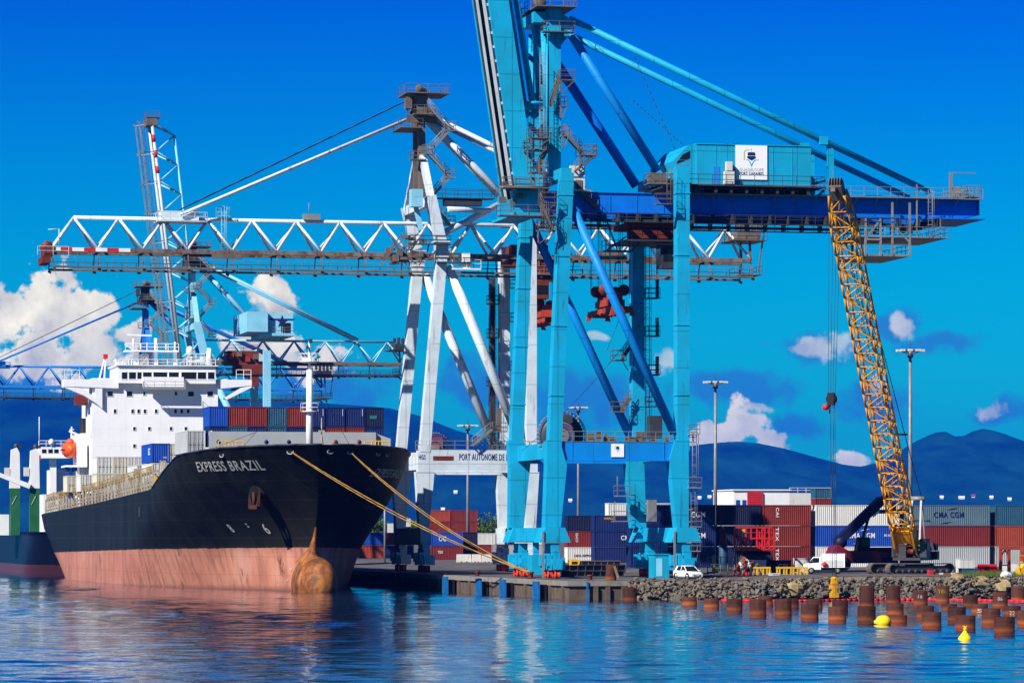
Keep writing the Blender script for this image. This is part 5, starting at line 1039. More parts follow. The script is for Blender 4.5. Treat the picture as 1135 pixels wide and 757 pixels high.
def ship_upper(t):
    wh, gl, cr = mt('white'), mt('glass'), mt('cream')
    # breakwater and forecastle gear
    bb = 68.0; p0, p1 = P(232, 478, bb), P(427, 497, bb); zb = p0.z
    bw = t.part('breakwater', M().bx(p0.x, p1.x - 1.2, bb, bb + .4, 15.0, zb).prism([(p1.x - 1.2, 15), (p1.x + .8, 15), (p1.x + .8, zb - .8), (p1.x - 1.2, zb - .1)], bb + .5, bb + 1.0), mt('cgray'))
    for i, u in enumerate((242, 295, 320, 372, 398)): p = P(u, 489.5, bb); t.part('round_opening', M().lathe([(0, -.05), (.26, -.05), (.26, .0), (0, .0)], V(p.x, bb - .005, p.z), 14, axis='y'), mt('navylett') if i < 3 else mt('cred'), bw)
    for u in (250, 262, 412, 424): p = P(u, 497, bb - 2); f = M(); f.rail([(p.x - .9, bb - 2, 15.6), (p.x + .9, bb - 2, 15.6)], P(u, 489, bb - 2).z - 15.6, .07, .9, 3); t.part('yellow_frame', f, mt('yellow'))
    for u in (334, 388, 318): p = P(u, 497, 55); t.part('mooring_winch', M().lathe([(0, -.8), (.7, -.8), (.7, -.7), (.4, -.65), (.4, .65), (.7, .7), (.7, .8), (0, .8)], V(p.x, 55, 16.9), 16, axis='x').bx(p.x - 1.2, p.x + 1.2, 54.4, 55.6, 15.5, 16.5), cr)
    # foremast
    q = P(343, 497, 52); x = q.x; z1 = P(343, 378, 52).z
    fm = t.part('foremast', M().tube((x, 52, 15.5), (x, 52, P(343, 410, 52).z), .46, .36, 14).tube((x, 52, P(343, 410, 52).z), (x, 52, z1), .17, .12, 10).tube((x - .9, 52, P(343, 400, 52).z), (x + .9, 52, P(343, 400, 52).z), .3), wh)
    for v, w in ((456, .95), (401, 1.25)): z = P(343, v, 52).z; t.part('mast_platform', M().lathe([(.2, -.15), (w, -.05), (w, .05), (.2, .05)], (x, 52, z), 16).rail([(x - w, 51.2, z), (x + w, 51.2, z), (x + w, 52.8, z), (x - w, 52.8, z), (x - w, 51.2, z)], 1.0), wh, fm)
    t.part('mast_lamp', M().box((x + .1, 51.7, z1), (.4, .4, .5)).box((x - .3, 51.6, z1 - .8), (.3, .3, .4)), mt('steel'), fm); t.part('signal_cone', M().lathe([(.0, -.3), (.55, 0), (0, .35)], (x + .85, 51.6, P(343, 400, 52).z + .5), 14), mt('cyan'), fm)
    q = P(356.5, 497, 50); t.part('jack_staff', M().tube((q.x, 50, 15.5), (q.x, 50, P(356, 463, 50).z), .12, .05).box((q.x, 50, P(356, 478, 50).z), (.7, .5, .25)), cr)
    g = M()
    for pq in (((x, 52, 27), (CA - 6, 68, 17)), ((x, 52, 27), (CA + 9, 66, 17)), ((x, 52, 30), (CA, 36, 17)), ((x, 52, 22), (CA - 11, 70, 17))): g.tube(*pq, .03, n=4)
    t.part('mast_stay', g, mt('cable'))
    # superstructure
    B = 198.0; f = lambda u, v, b=B: P(u, v, b); a0, a1 = f(102, 450).x, f(241.5, 450).x; zr = f(170, 421).z
    ms = t.part('superstructure', M().bx(a0, a1, B, B + 16, 10.8, zr).bx(a0 - .1, a1 + .1, B - .12, B + 16, zr - .0, zr + .12), wh)
    def window(u, v, w, h, parent=ms, b=B):
        p = f(u, v, b); x0, x1, z0, z1 = p.x - w / 2, p.x + w / 2, p.z - h / 2, p.z + h / 2; fr = M(); k = .07
        for bxs in ((x0 - k, x1 + k, z1, z1 + k), (x0 - k, x1 + k, z0 - k, z0), (x0 - k, x0, z0, z1), (x1, x1 + k, z0, z1)): fr.bx(bxs[0], bxs[1], b - .06, b - .002, bxs[2], bxs[3])
        wn = t.part('window', fr, wh, parent if False else None); t.part('pane', M().bx(x0, x1, b - .03, b - .004, z0, z1), gl, wn)
    for u in (122, 143.5, 211.5, 233): window(u, 436.6, .92, .78)
    for u in (160, 195): window(u, 436.2, .38, .55)
    for u in (127.5, 147, 153.7, 160.6, 173, 194.5, 201.4, 208.5): window(u, 455.8, .42, .62)
    for u in (149, 165.5, 189.5, 206): window(u, 475, .42, .55)
    window(149, 494.2, .42, .55)
    # wheelhouse
    BW = B - 1.2; w0, w1 = f(131, 415, BW).x, f(239, 415, BW).x; zw0, zw1 = f(180, 428, BW).z, f(180, 405.5, BW).z
    wl = t.part('wheelhouse', M().bx(w0, w1, BW, B + 11, zr - .6, zw1).bx(w0 - .35, w1 + .35, BW - .4, B + 11.3, zw1, zw1 + .15).bx(f(158, 421, BW).x, f(203, 421, BW).x, BW - .9, BW, zr - 1.2, zr + .4), wh)
    for u0, u1 in ((135, 141), (143, 150.5), (152.2, 156.8), (158.5, 168), (170, 185.3), (187.2, 198), (201, 217.5), (219.2, 228.2), (230.5, 237.5)):
        p, q = f(u0, 420, BW), f(u1, 412.6, BW); wn = t.part('window', M().bx(p.x - .06, q.x + .06, BW - .05, BW - .002, q.z, q.z + .1).bx(p.x - .06, q.x + .06, BW - .05, BW - .002, p.z - .1, p.z), wh, wl); 
        t.part('window_pane', M().bx(p.x, q.x, BW - .03, BW - .004, p.z, q.z), gl, wl)
    p, q = f(158, 427, BW), f(204, 431, BW); t.part('catwalk', M().deck(p.x, q.x, BW - 1.9, BW - .95, q.z, rails='sew', r=.045), mt('cgray'), wl)
    # bridge wings
    for (u0, u1, out, inn) in ((70.5, 131, 70.5, 112), (278.5, 241, 278.5, 250)):
        s = 1 if u1 < u0 else -1
        pts = [f(u0, 420.5), f(u1, 420.5), f(u1, 430.5), f(u0, 428.5)] if s < 0 else [f(u0, 421), f(u1, 421), f(u1, 431), f(u0, 427.5)]
        wg = t.part('bridge_wing', M().prism([(p.x, p.z) for p in pts], B - .6, B + 3.4), wh)
        pp = [f(70.5, 428.5), f(92, 430.5), f(105, 441), f(105, 430.5), f(113, 430.5), f(113, 453), f(106, 447), f(93, 438.5), f(71, 429.5)] if s < 0 else [f(278.5, 427.5), f(278.5, 429.5), f(251, 443), f(248, 441.5), f(266, 430.2)]
        t.part('wing_bracket', M().prism([(p.x, p.z) for p in pp], B - .55, B + 1.6), wh, wg)
        if s < 0:
            p = f(105, 470); t.part('wing_pillar', M().tube((p.x, B + 1.2, f(0, 485).z), (p.x, B + 1.2, f(0, 449).z), .55, n=14), wh, wg)
        p = f(u0, 420.5); g = M(); x = p.x - s * .1; g.rail([(x, B - .5, p.z), (x - s * 2.4, B - .5, p.z)], 1.5, .05); t.part('wing_rail', g, wh, wg)
    p = f(104, 419); t.part('wing_roof', M().bx(f(103, 419).x, f(131, 419).x, B - .4, B + 3, f(0, 419.4).z, f(0, 418.2).z).bx(f(241, 419).x, f(252, 419).x, B - .4, B + 3, f(0, 419.4).z, f(0, 418.2).z), wh)
    # signal lamp davit, monkey island and radar mast
    g = M(); b = B + 2; g.beam(f(110, 420, b), f(116, 396, b), .22, .22); g.beam(f(115.5, 420, b), f(117, 396, b), .22, .22); t.part('davit', g, wh); t.part('davit_head', M().box(f(117, 395, b), (.7, .6, .7)), mt('red'))
    g = M(); b = B + 1
    for u, v in ((128, 398), (131, 402), (136, 400), (139, 403), (143, 401), (146, 399)): g.tube(f(u, 406, b), f(u, v, b), .09)
    g.path([f(129, 406, b), f(129, 400, b), f(127.5, 399, b), (f(126, 401, b))], .1); t.part('vent_pipe', g, wh)
    g = M(); g.rail([f(132, 405.4, B - 1), f(239, 405.4, B - 1)], 1.0, .05, 1.5); t.part('compass_deck_rail', g, wh)
    b = B + 4; rm = M()
    for u, w in ((151, .75), (172.5, .55), (194, .55)): p, q = f(u, 406, b), f(u, 388, b); rm.beam(V(p.x, b, zw1), q, w, .6)
    rm.bx(f(150, 400, b).x, f(165, 400, b).x, b + .3, b + 2.4, zw1, f(0, 391, b).z)
    p, q = f(138, 388.5, b), f(197, 388.5, b); rm.bx(p.x, q.x, b - 1.5, b + 2, p.z - .2, p.z); rm.beam(f(138, 381.5, b), f(150, 389, b), .14, .14); rm.beam(f(138, 381.6, b), f(148, 381.6, b), .12, .12)
    mast = t.part('radar_mast', rm, wh)
    t.part('mast_rail', M().rail([(p.x, b - 1.4, p.z), (q.x, b - 1.4, p.z)], 1.1, .05), wh, mast)
    g = M()
    for u, v, w in ((148, 375, .14), (156, 381, .12), (163, 380, .1), (172.8, 375, .3), (184, 381, .1), (194, 379, .16)): g.tube(f(u, 388, b), f(u, v, b), w)
    g.beam(f(141, 371, b), f(168, 372, b), .12, .25); t.part('radar_scanner', g, wh, mast)
    g = M(); g.stair(f(156, 404, b - .6), f(163, 396, b - .6), .7); t.part('mast_stair', g, mt('cgray'), mast); t.part('exhaust_pipe', M().tube(f(166, 406, b + 2), f(166, 391, b + 2), .35), mt('cream'), mast)
    for u, v, r in ((210.5, 388.5, .62), (224, 398, .3)): p = f(u, v, b); t.part('radome', M().lathe([(0, r * 1.15), (r * .6, r), (r, r * .3), (r * .95, -r * .6), (r * .3, -r * 1.1), (r * .2, -r * 1.1), (r * .2, zw1 - p.z)], p, 18), wh)
    q = f(231.5, 405, b); q2 = f(232, 386, b); t.part('samson_post', M().tube(V(q.x, b, zw1), q2, .62, .34, 14), wh)
    g = M()
    for i in range(9): u = 200 + i * 4; h = 405 - (3 + (i * 37 % 7)); g.tube(f(u, 406, b), f(u, h, b), .08); g.box(f(u, h, b), (.3, .3, .25))
    g.deck(f(207, 398, b).x, f(226, 398, b).x, b - 1, b + 1, f(0, 398, b).z); t.part('signal_mast', g, wh)
    # dark funnel pipe, deck house aft
    p = f(92.5, 478, B + 10); t.part('funnel', M().tube(V(p.x, B + 10, 14), V(p.x, B + 10, f(0, 463, B + 10).z), .75, .6, 14), mt('black')); p = f(95, 494, B + 10); t.part('aft_house', M().bx(p.x - 1, p.x + 2.0, B + 8, B + 18, 11, f(0, 480, B + 10).z), wh)
    g = M(); p = f(96, 490, B + 9)
    for z in (16, 18.7, 21.4): g.deck(p.x - 2, p.x + 1.2, B + 7, B + 9, z)
    t.part('side_balcony', g, wh)
    p, q = f(80, 436, B), f(96, 449, B); t.part('engine_ventilator', M().bx(f(84, 440, B + 6).x, f(96, 440, B + 6).x, B + 6, B + 9, f(0, 448, B + 6).z, f(0, 437, B + 6).z), mt('redrust'))
    # deck edge: coaming posts, rails, hatch coaming
    b = 82.; i = 0
    while b < 236:
        for sgn in ((-1,) if b > 84 else (-1, 1)):
            z = ztop(b); a = CA + sgn * (hb(b, z) - .35); h = 2.5 if b < 180 else 2.3
            po = M(); po.bx(a - .14, a + .14, b - .12, b + .12, z - .1, z + h); po.bx(a - .1, a + .8, b - .1, b + .1, z + h - .3, z + h); po.beam((a, b, z + .2), (a + .9, b, z + 1.5), .12, .12); t.part('lashing_post', po, cr)
        b += 3.1 if b < 120 else 4.4; i += 1
    g = M(); y = M(); pts = [(b, ztop(b)) for b in range(82, 238, 6)]
    for (p, zp), (q, zq) in zip(pts, pts[1:]):
        A = lambda b, z: CA - hb(b, z) + .35
        g.tube((A(p, zp), p, zp + 1.1), (A(q, zq), q, zq + 1.1), .05, n=4); g.tube((A(p, zp), p, zp + .6), (A(q, zq), q, zq + .6), .05, n=4); y.beam((A(p, zp), p, zp + 2.3), (A(q, zq), q, zq + 2.3), .13, .1); y.tube((A(p, zp), p, zp + 3.1), (A(q, zq), q, zq + 3.1), .05, n=4)
        for k in range(4): b = p + k * 1.5; z = ztop(b); y.tube((A(b, z), b, z + 2.3), (A(b, z), b, z + 3.1), .05, n=4)
    t.part('deck_rail', g, cr); t.part('walkway_rail', y, MT.setdefault('dullyel', paint('dull_yellow_rail', (.40, .27, .06), .65, .4, .5)))
    t.part('hatch_coaming', M().bx(CA - 12.6, CA + 12.6, 74, 196, 11, 13.0).bx(CA - 13.2, CA + 13.2, 74, 196, 13.0, 13.4), mt('brown'))  # dark steel on the coaming stands in for shade behind the posts
    random.seed(12); g = M()
    for k in range(60): b = random.uniform(72, 235); z = ztop(b); a = CA - hb(b, z) + random.uniform(.5, 1.6); g.box((a, b, z + random.uniform(.5, 3.2)), (random.uniform(.2, .7), random.uniform(.3, 1.2), random.uniform(.2, 1.0)))
    t.part('deck_fittings', g, cr)
    p = P(181.5, 535, 76); t.part('yellow_locker', M().bx(CA - hb(83, 12.8) + .5, CA - hb(83, 12.8) + 1.6, 83, 84, 12.7, 14.6), mt('yellow'))
    # lifeboat davit
    p = P(78, 498, 205); t.part('davit', M().beam(V(p.x + 1.3, 203, 11), V(p.x + .9, 203, p.z + 2.4), .35, .35).beam(V(p.x + .9, 203, p.z + 2.4), V(p.x - .4, 203, p.z + 2.9), .3, .3).beam(V(p.x + 1.3, 209, 11), V(p.x + .9, 209, p.z + 2.4), .35, .35).bx(p.x - 1.0, p.x + 2.4, 202, 210, p.z - 2.9, p.z - 2.6).bx(p.x + 1.0, p.x + 2.4, 202, 210, p.z - 2.6, p.z + 1), wh)
    p2 = P(64, 590, 240); t.part('stern_rail', M().rail([(CA - 13.5, 238, 10.5), (CA - 13.5, 243, 10.5), (CA + 10, 243, 10.5)]), wh)
    for u in (74, 82): p = P(u, 519, 207); t.part('blue_drum', M().tube(V(p.x, 206, p.z - .5), V(p.x, 206, p.z + .5), .42), mt('cblue'))
ship_upper(SHIP)
def lifeboat():
    p = P(78, 498, 205); t = T('lifeboat', 'orange enclosed lifeboat hanging on the white davit beside the ship bridge', 'lifeboat', (p.x, 206, p.z - 1.4))
    g = M(); g.lathe([(0, -3.4), (.7, -3.1), (1.1, -2.2), (1.25, -.6), (1.25, 1), (1.1, 2.4), (.6, 3.2), (0, 3.4)], V(p.x, 206, p.z), 22, axis='y')
    for v in g.v: v.z = p.z + (v.z - p.z) * 1.1
    t.part('boat_hull', g, mt('orange')); t.part('canopy', M().lathe([(0, -1.2), (.5, -1.1), (.62, -.4), (.62, .6), (.5, 1.2), (0, 1.3)], V(p.x, 205.2, p.z + 1.15), 16, axis='y'), mt('orange'))
    t.part('fender_rail', M().bx(p.x - 1.3, p.x + 1.3, 203.6, 208.4, p.z - .12, p.z + .05), mt('redrust')); t.part('hatch_window', M().box((p.x, 203.4, p.z + 1.0), (.6, .1, .25)), mt('glass'))
lifeboat()

# ---------------------------------------------------------------- mooring ropes and the bollard that holds them
def mooring():
    a, b = G(588, 641.2); a, b = -2.0, b
    lo, hi = -20., 60.
    for _ in range(40):
        mid = (lo + hi) / 2
        if upix(-2.0, mid) > 588: lo = mid
        else: hi = mid
    b = lo; t = T('mooring_bollard', 'rusty iron mooring bollard at the quay edge holding the yellow ropes', 'bollard', (-2.0, b, 2.0))
    t.part('post', M().lathe([(.32, 0), (.30, .5), (.42, .62), (.42, .72), (.0, .8)], (-2.0, b, 2.0), 16), mt('redrust')); t.part('base', M().bx(-2.5, -1.5, b - .5, b + .5, 2.0, 2.08), mt('steel'))
    lab = ['upper left yellow mooring rope from the ship bow to the quay bollard', 'lower left yellow mooring rope running beside its twin from the ship bow', 'upper right yellow mooring rope from the port bow to the quay bollard', 'lower right yellow mooring rope running beside its twin from the port bow']
    for i, (u, sgn, dz) in enumerate(((323, -1, .0), (325.5, -1, -.25), (388, 1, 0), (390, 1, -.25))):
        lo, hi = 33.7, 66.
        for _ in range(40):
            mid = (lo + hi) / 2; z = ztop(mid) - .8; uu = upix(CA + sgn * hb(mid, z), mid)
            if (uu > u) == (sgn < 0): lo = mid
            else: hi = mid
        z = ztop(lo) - .8; nn = V(0, -.2, 0); s = V(CA + sgn * hb(lo, z), lo, z + dz) + nn; e = V(-2.0 + (i % 2) * .3 - .15, b - .35, 2.55 + .1 * (i % 2))
        g = M(); o = Vector((s.x, s.y, 0)); g.rope(s - o, e - o, .058, .9 + .35 * (i % 2) + (i > 1) * .3, 22)
        single('mooring_rope', g, mt('rope'), lab[i], 'rope', tuple(o), off=False, group='mooring ropes at the ship bow')
mooring()
def second_ship():
    t = T('cargo_ship', 'dark blue cargo ship astern at the left edge with green white deck cranes', 'ship', (-19.6, 268, 0))
    g = M(); NS, NZ = 40, 10; vs = []; b0, L = 258.0, 130.0; hbm = 13.5
    for j in range(NZ + 1):
        w = j / NZ; z = -2 + w * 9.6; st = b0 - 3 + 5 * (1 - w); Le = 40 - 16 * w
        for sgn in (-1, 1):
            for i in range(NS + 1):
                s = (i / NS) ** 1.5; b = st + s * (L - 4 * (1 - w)); x = min(1, (b - st) / Le); f = 1 - (1 - x) ** (1.5 + w); vs.append((-19.6 + sgn * hbm * f, b, z))
    k = NS + 1; g.v = [Vector(v) for v in vs]
    for j in range(NZ):
        for i in range(NS): p = j * 2 * k + i; g.f += [[p, p + 2 * k, p + 2 * k + 1, p + 1], [p + k, p + k + 1, p + 3 * k + 1, p + 3 * k]]
        p = j * 2 * k + NS; g.f.append([p, p + 2 * k, p + 3 * k, p + k])
    g.f.append([NZ * 2 * k + i for i in range(k)] + [NZ * 2 * k + k + i for i in range(k - 1, -1, -1)])
    g.sm = [True] * len(g.f); g.sm[-1] = False; g.mi = [0] * len(g.f)
    m, nt, bs, N, Lk = nmat('second_hull'); tc = N('ShaderNodeTexCoord'); sp = N('ShaderNodeSeparateXYZ'); Lk(tc.outputs['Object'], sp.inputs[0]); cr = N('ShaderNodeValToRGB'); mr = N('ShaderNodeMapRange'); Lk(sp.outputs[2], mr.inputs[0]); mr.inputs[2].default_value = 8; Lk(mr.outputs[0], cr.inputs[0]); cr.color_ramp.interpolation = 'CONSTANT'
    cr.color_ramp.elements[0].color = (.10, .03, .03, 1); cr.color_ramp.elements[1].position = .2; cr.color_ramp.elements[1].color = (.005, .007, .014, 1); Lk(cr.outputs[0], bs.inputs['Base Color']); bs.inputs['Roughness'].default_value = .4
    t.part('hull', g, m)
    for u, uu, vt, j in ((38, 36, 497, 1), (16.5, 14, 496, 0)):
        b = 285 if j else 298; p = P(u, 560, b); zt = P(u, vt, b).z; zm = P(u, 541, b).z
        dc = t.part('deck_crane', M().beam((p.x, b, 7), (p.x, b, zm), 1.75, 1.8), mt('cgreen')); t.part('crane_house', M().prism([(p.x - 1.0, zm), (p.x + .9, zm), (p.x + .8, zt - 1), (p.x + .3, zt), (p.x - .7, zt - .4)], b - .9, b + .9), mt('white2'), dc)
        t.part('crane_sheave', M().lathe([(0, -.2), (.5, -.2), (.5, .2), (0, .2)], (p.x + .3, b, zt + .3), 14, axis='y').box((p.x + .9, b, zt + .3), (.6, .5, .5)), mt('steel'), dc)
        t.part('operator_cab', M().bx(p.x - 1.9, p.x - 1.0, b - .8, b + .6, zm + 2.2, zm + 3.8), mt('cwhite'), dc)
        if j: t.part('jib', M().beam(P(33, 539, b - 1), P(-30, 515, b - 1), 1.3, .9, .8, .6, side=(0, 1, 0)), mt('white2'), dc)
        t.part('hazard_stripe', M().beam((p.x - .6, b - .92, zm - 3), (p.x + .2, b - .92, zm - 1.4), .2, .05, side=(0, 1, 0)), mt('lett'), dc)
    b = 360; f = lambda u, v: P(u, v, b)
    g = M(); p, q = f(43, 513), f(76, 492); g.bx(p.x, q.x, b, b + 5, f(0, 507).z, f(0, 495).z); g.bx(f(56, 5).x, f(63, 5).x, b + 1, b + 3, 7, f(0, 505).z); g.bx(f(58, 5).x, f(78, 5).x, b + 3, b + 12, 7, f(0, 520).z); g.bx(f(42, 5).x, f(77, 5).x, b - .3, b + 5, f(0, 507.5).z, f(0, 506).z)
    br = t.part('bridge', g, mt('white'))
    for u in (49, 56, 62.5): p = f(u, 500); t.part('window', M().bx(p.x - .45, p.x + .45, b - .03, b - .002, p.z - .4, p.z + .4), mt('glass'), br)
    t.part('bridge_rail', M().rail([f(43, 495), f(76, 495)], 1.2, .06), mt('white'), br); p = f(57, 490); t.part('radome', M().lathe([(0, .7), (.45, .5), (.6, 0), (.45, -.5), (.1, -.6), (.1, -1.2)], p, 14), mt('white'), br)
    t.part('mast', M().tube(f(43.5, 495), f(43.5, 462), .08).tube(f(79.5, 495), f(79.5, 473), .3, .15).beam(f(77, 476), f(82, 476), .2, .2), mt('white'), br)
    t.part('cabin_house', M().bx(f(38, 5).x, f(55, 5).x, 340, 350, 7, P(0, 548, 345).z), mt('white2')); t.part('cabin_house', M().bx(P(-6, 5, 300).x, P(10, 5, 300).x, 300, 306, 7, P(0, 570, 300).z), mt('white2')); t.part('red_boom_light', M().box(P(43, 507, 290), (.7, .7, .9)), mt('red'))
second_ship()
# ================================================================ shipping containers
PROTO = {}
def container_parts(L, Hc):
    """meshes shared by every container of one size: local x along the length, doors at +x"""
    W = 2.44; body = M(); n = int(L / .28)
    def corr(x0, x1, fixed, z0, z1, axis, out):
        k = max(4, int(abs(x1 - x0) / .28)); pts = []
        for i in range(k):
            for t, dpt in ((0, 0), (.25, 0), (.5, -.045), (.75, -.045)): pts.append((x0 + (x1 - x0) * (i + t) / k, dpt))
        pts.append((x1, 0)); vs = []
        for s, dpt in pts:
            for z in (z0, z1): vs.append((s, fixed + out * dpt, z) if axis == 'x' else (fixed + out * dpt, s, z))
        fs = [(2 * i, 2 * i + 2, 2 * i + 3, 2 * i + 1) for i in range(len(pts) - 1)]; body.add(vs, fs)
    corr(-L / 2 + .15, L / 2 - .15, -W / 2 + .03, .16, Hc - .12, 'x', -1); corr(-L / 2 + .15, L / 2 - .15, W / 2 - .03, .16, Hc - .12, 'x', 1); corr(-W / 2 + .15, W / 2 - .15, -L / 2 + .04, .16, Hc - .12, 'y', -1)
    body.bx(-L / 2 + .1, L / 2 - .1, -W / 2 + .1, W / 2 - .1, Hc - .1, Hc - .04); body.bx(-L / 2 + .1, L / 2 - .1, -W / 2 + .1, W / 2 - .1, .12, .18)
    fr = M()
    for x in (-L / 2 + .08, L / 2 - .08):
        for y in (-W / 2 + .08, W / 2 - .08):
            fr.bx(x - .08, x + .08, y - .08, y + .08, .12, Hc - .12)
            for z in (0, Hc - .12): fr.bx(x - .09, x + .09, y - .085, y + .085, z, z + .12)
        fr.bx(x - .07, x + .07, -W / 2 + .16, W / 2 - .16, .02, .16); fr.bx(x - .07, x + .07, -W / 2 + .16, W / 2 - .16, Hc - .13, Hc - .01)
    for y in (-W / 2 + .06, W / 2 - .06): fr.bx(-L / 2 + .16, L / 2 - .16, y - .05, y + .05, .02, .16); fr.bx(-L / 2 + .16, L / 2 - .16, y - .05, y + .05, Hc - .12, Hc - .01)
    doors = []
    for s in (-1, 1):
        d = M(); y0, y1 = (s * .03, s * 1.06) if s > 0 else (-1.06, -.03); d.bx(L / 2 - .12, L / 2 - .05, y0, y1, .17, Hc - .14)
        for z in (.75, 1.3, 1.9): d.bx(L / 2 - .05, L / 2 - .03, y0 + .05, y1 - .05, z, z + .05)
        lk = M()
        for y in (.3, .8): lk.tube((L / 2 - .01, s * y, .1), (L / 2 - .01, s * y, Hc - .08), .03, n=5); lk.bx(L / 2 - .03, L / 2 + .03, s * y - .16, s * y + .16, 1.05, 1.12)
        doors.append((d.mesh('door'), lk.mesh('locking_gear')))
    return body.mesh('corrugated_walls'), fr.mesh('frame'), doors
NCONT = {}
def container(a, b, z, L, Hc, c, label, along='a', flip=False, group='containers stacked in the yard', texts=(), jit=True):
    key = (L, Hc)
    if key not in PROTO: PROTO[key] = container_parts(L, Hc)
    bm, fm, ds = PROTO[key]; rot = (0 if along == 'a' else R(90)) + (math.pi if flip else 0)
    j = (random.uniform(-.03, .03), random.uniform(-.03, .03), random.uniform(-.3, .3)) if jit else (0, 0, 0)
    t = T('shipping_container', label, 'container', (a + j[0], b + j[1], z), group, rot + R(j[2]) * .4, local=True)
    mats = c if isinstance(c, tuple) else (c, c)
    def put(me, nm, m, par=None):
        o = bpy.data.objects.new(nm, me); col.objects.link(o); o.parent = par or t.o
        if not me.materials: me.materials.append(None)
        o.material_slots[0].link = 'OBJECT'; o.material_slots[0].material = m; return o
    put(bm, 'corrugated_walls', mt(mats[0])); put(fm, 'frame', mt(mats[1]))
    for d, l in ds: put(l, 'locking_gear', mt('galv'), put(d, 'door', mt(mats[0])))
    W = 2.44
    for (s, x, zz, w, h, m, kind) in texts:      # lettering on the long side that faces the water
        if kind == 'h': t.text('lettering', s, w, h, mt(m), at(x, -W / 2 - .0, zz), None, .008)
        elif kind == 'v': t.text('lettering', s, w, h, mt(m), at(x, -W / 2 - .0, zz, VERT), None, .008)
        elif kind == 'end':                       # on the end that faces the camera (local -x when along b)
            t.text('lettering', s, w, h, mt(m), Matrix.Translation((-L / 2 - .01, x, zz)) @ Matrix.Rotation(R(-90), 4, 'Z') @ FACE, None, .008)
        elif kind == 'patch': t.part('painted_panel', M().bx(-L / 2 - .012, -L / 2 + .0, x, x + w, zz, zz + h), mt(m))
        elif kind == 'left':                      # on the long side facing left (local +y when along b)
            t.text('lettering', s, w, h, mt(m), Matrix.Translation((x, W / 2 + .01, zz)) @ Matrix.Rotation(R(180), 4, 'Z') @ FACE, None, .008)
        elif kind == 'swoosh':
            for k, (dx, dz, s_) in enumerate(((.0, h * 1.35, 1), (0, -h * .8, -1))):
                cx = x + w * (.62 if k == 0 else .40); pts = [(cx - w * .17, zz + dz), (cx - w * .02, zz + dz + .22), (cx + w * .20, zz + dz + .27), (cx + w * .02, zz + dz + .10)] if k == 0 else [(cx - w * .20, zz + dz - .2), (cx + w * .02, zz + dz - .16), (cx + w * .2, zz + dz + .08), (cx - w * .0, zz + dz - .03)]
                t.part('painted_swoosh', M().prism(pts, -W / 2 - .012, -W / 2 + .02), mt(m))
    return t
H1, H2 = 2.59, 2.9
for k_, c_ in dict(cdred=(.17, .018, .016), cteal=(.02, .16, .20), cpale=(.55, .57, .57), cgrayshade=(.085, .15, .19), ccream=(.60, .55, .44), cdnavy=(.006, .010, .045)).items(): MT[k_] = paint(k_ + '_container', c_, .55, .22, .18, (.12, .05, .025))  # blue-grey tone darkened: cloud shade over the yard put into its colour
CMA = lambda x, w=4.6, m='lett', h=.75: [('CMA CGM', x, 1.15, w, h, m, 'h'), ('', x, 1.15, w, h, m, 'swoosh')]
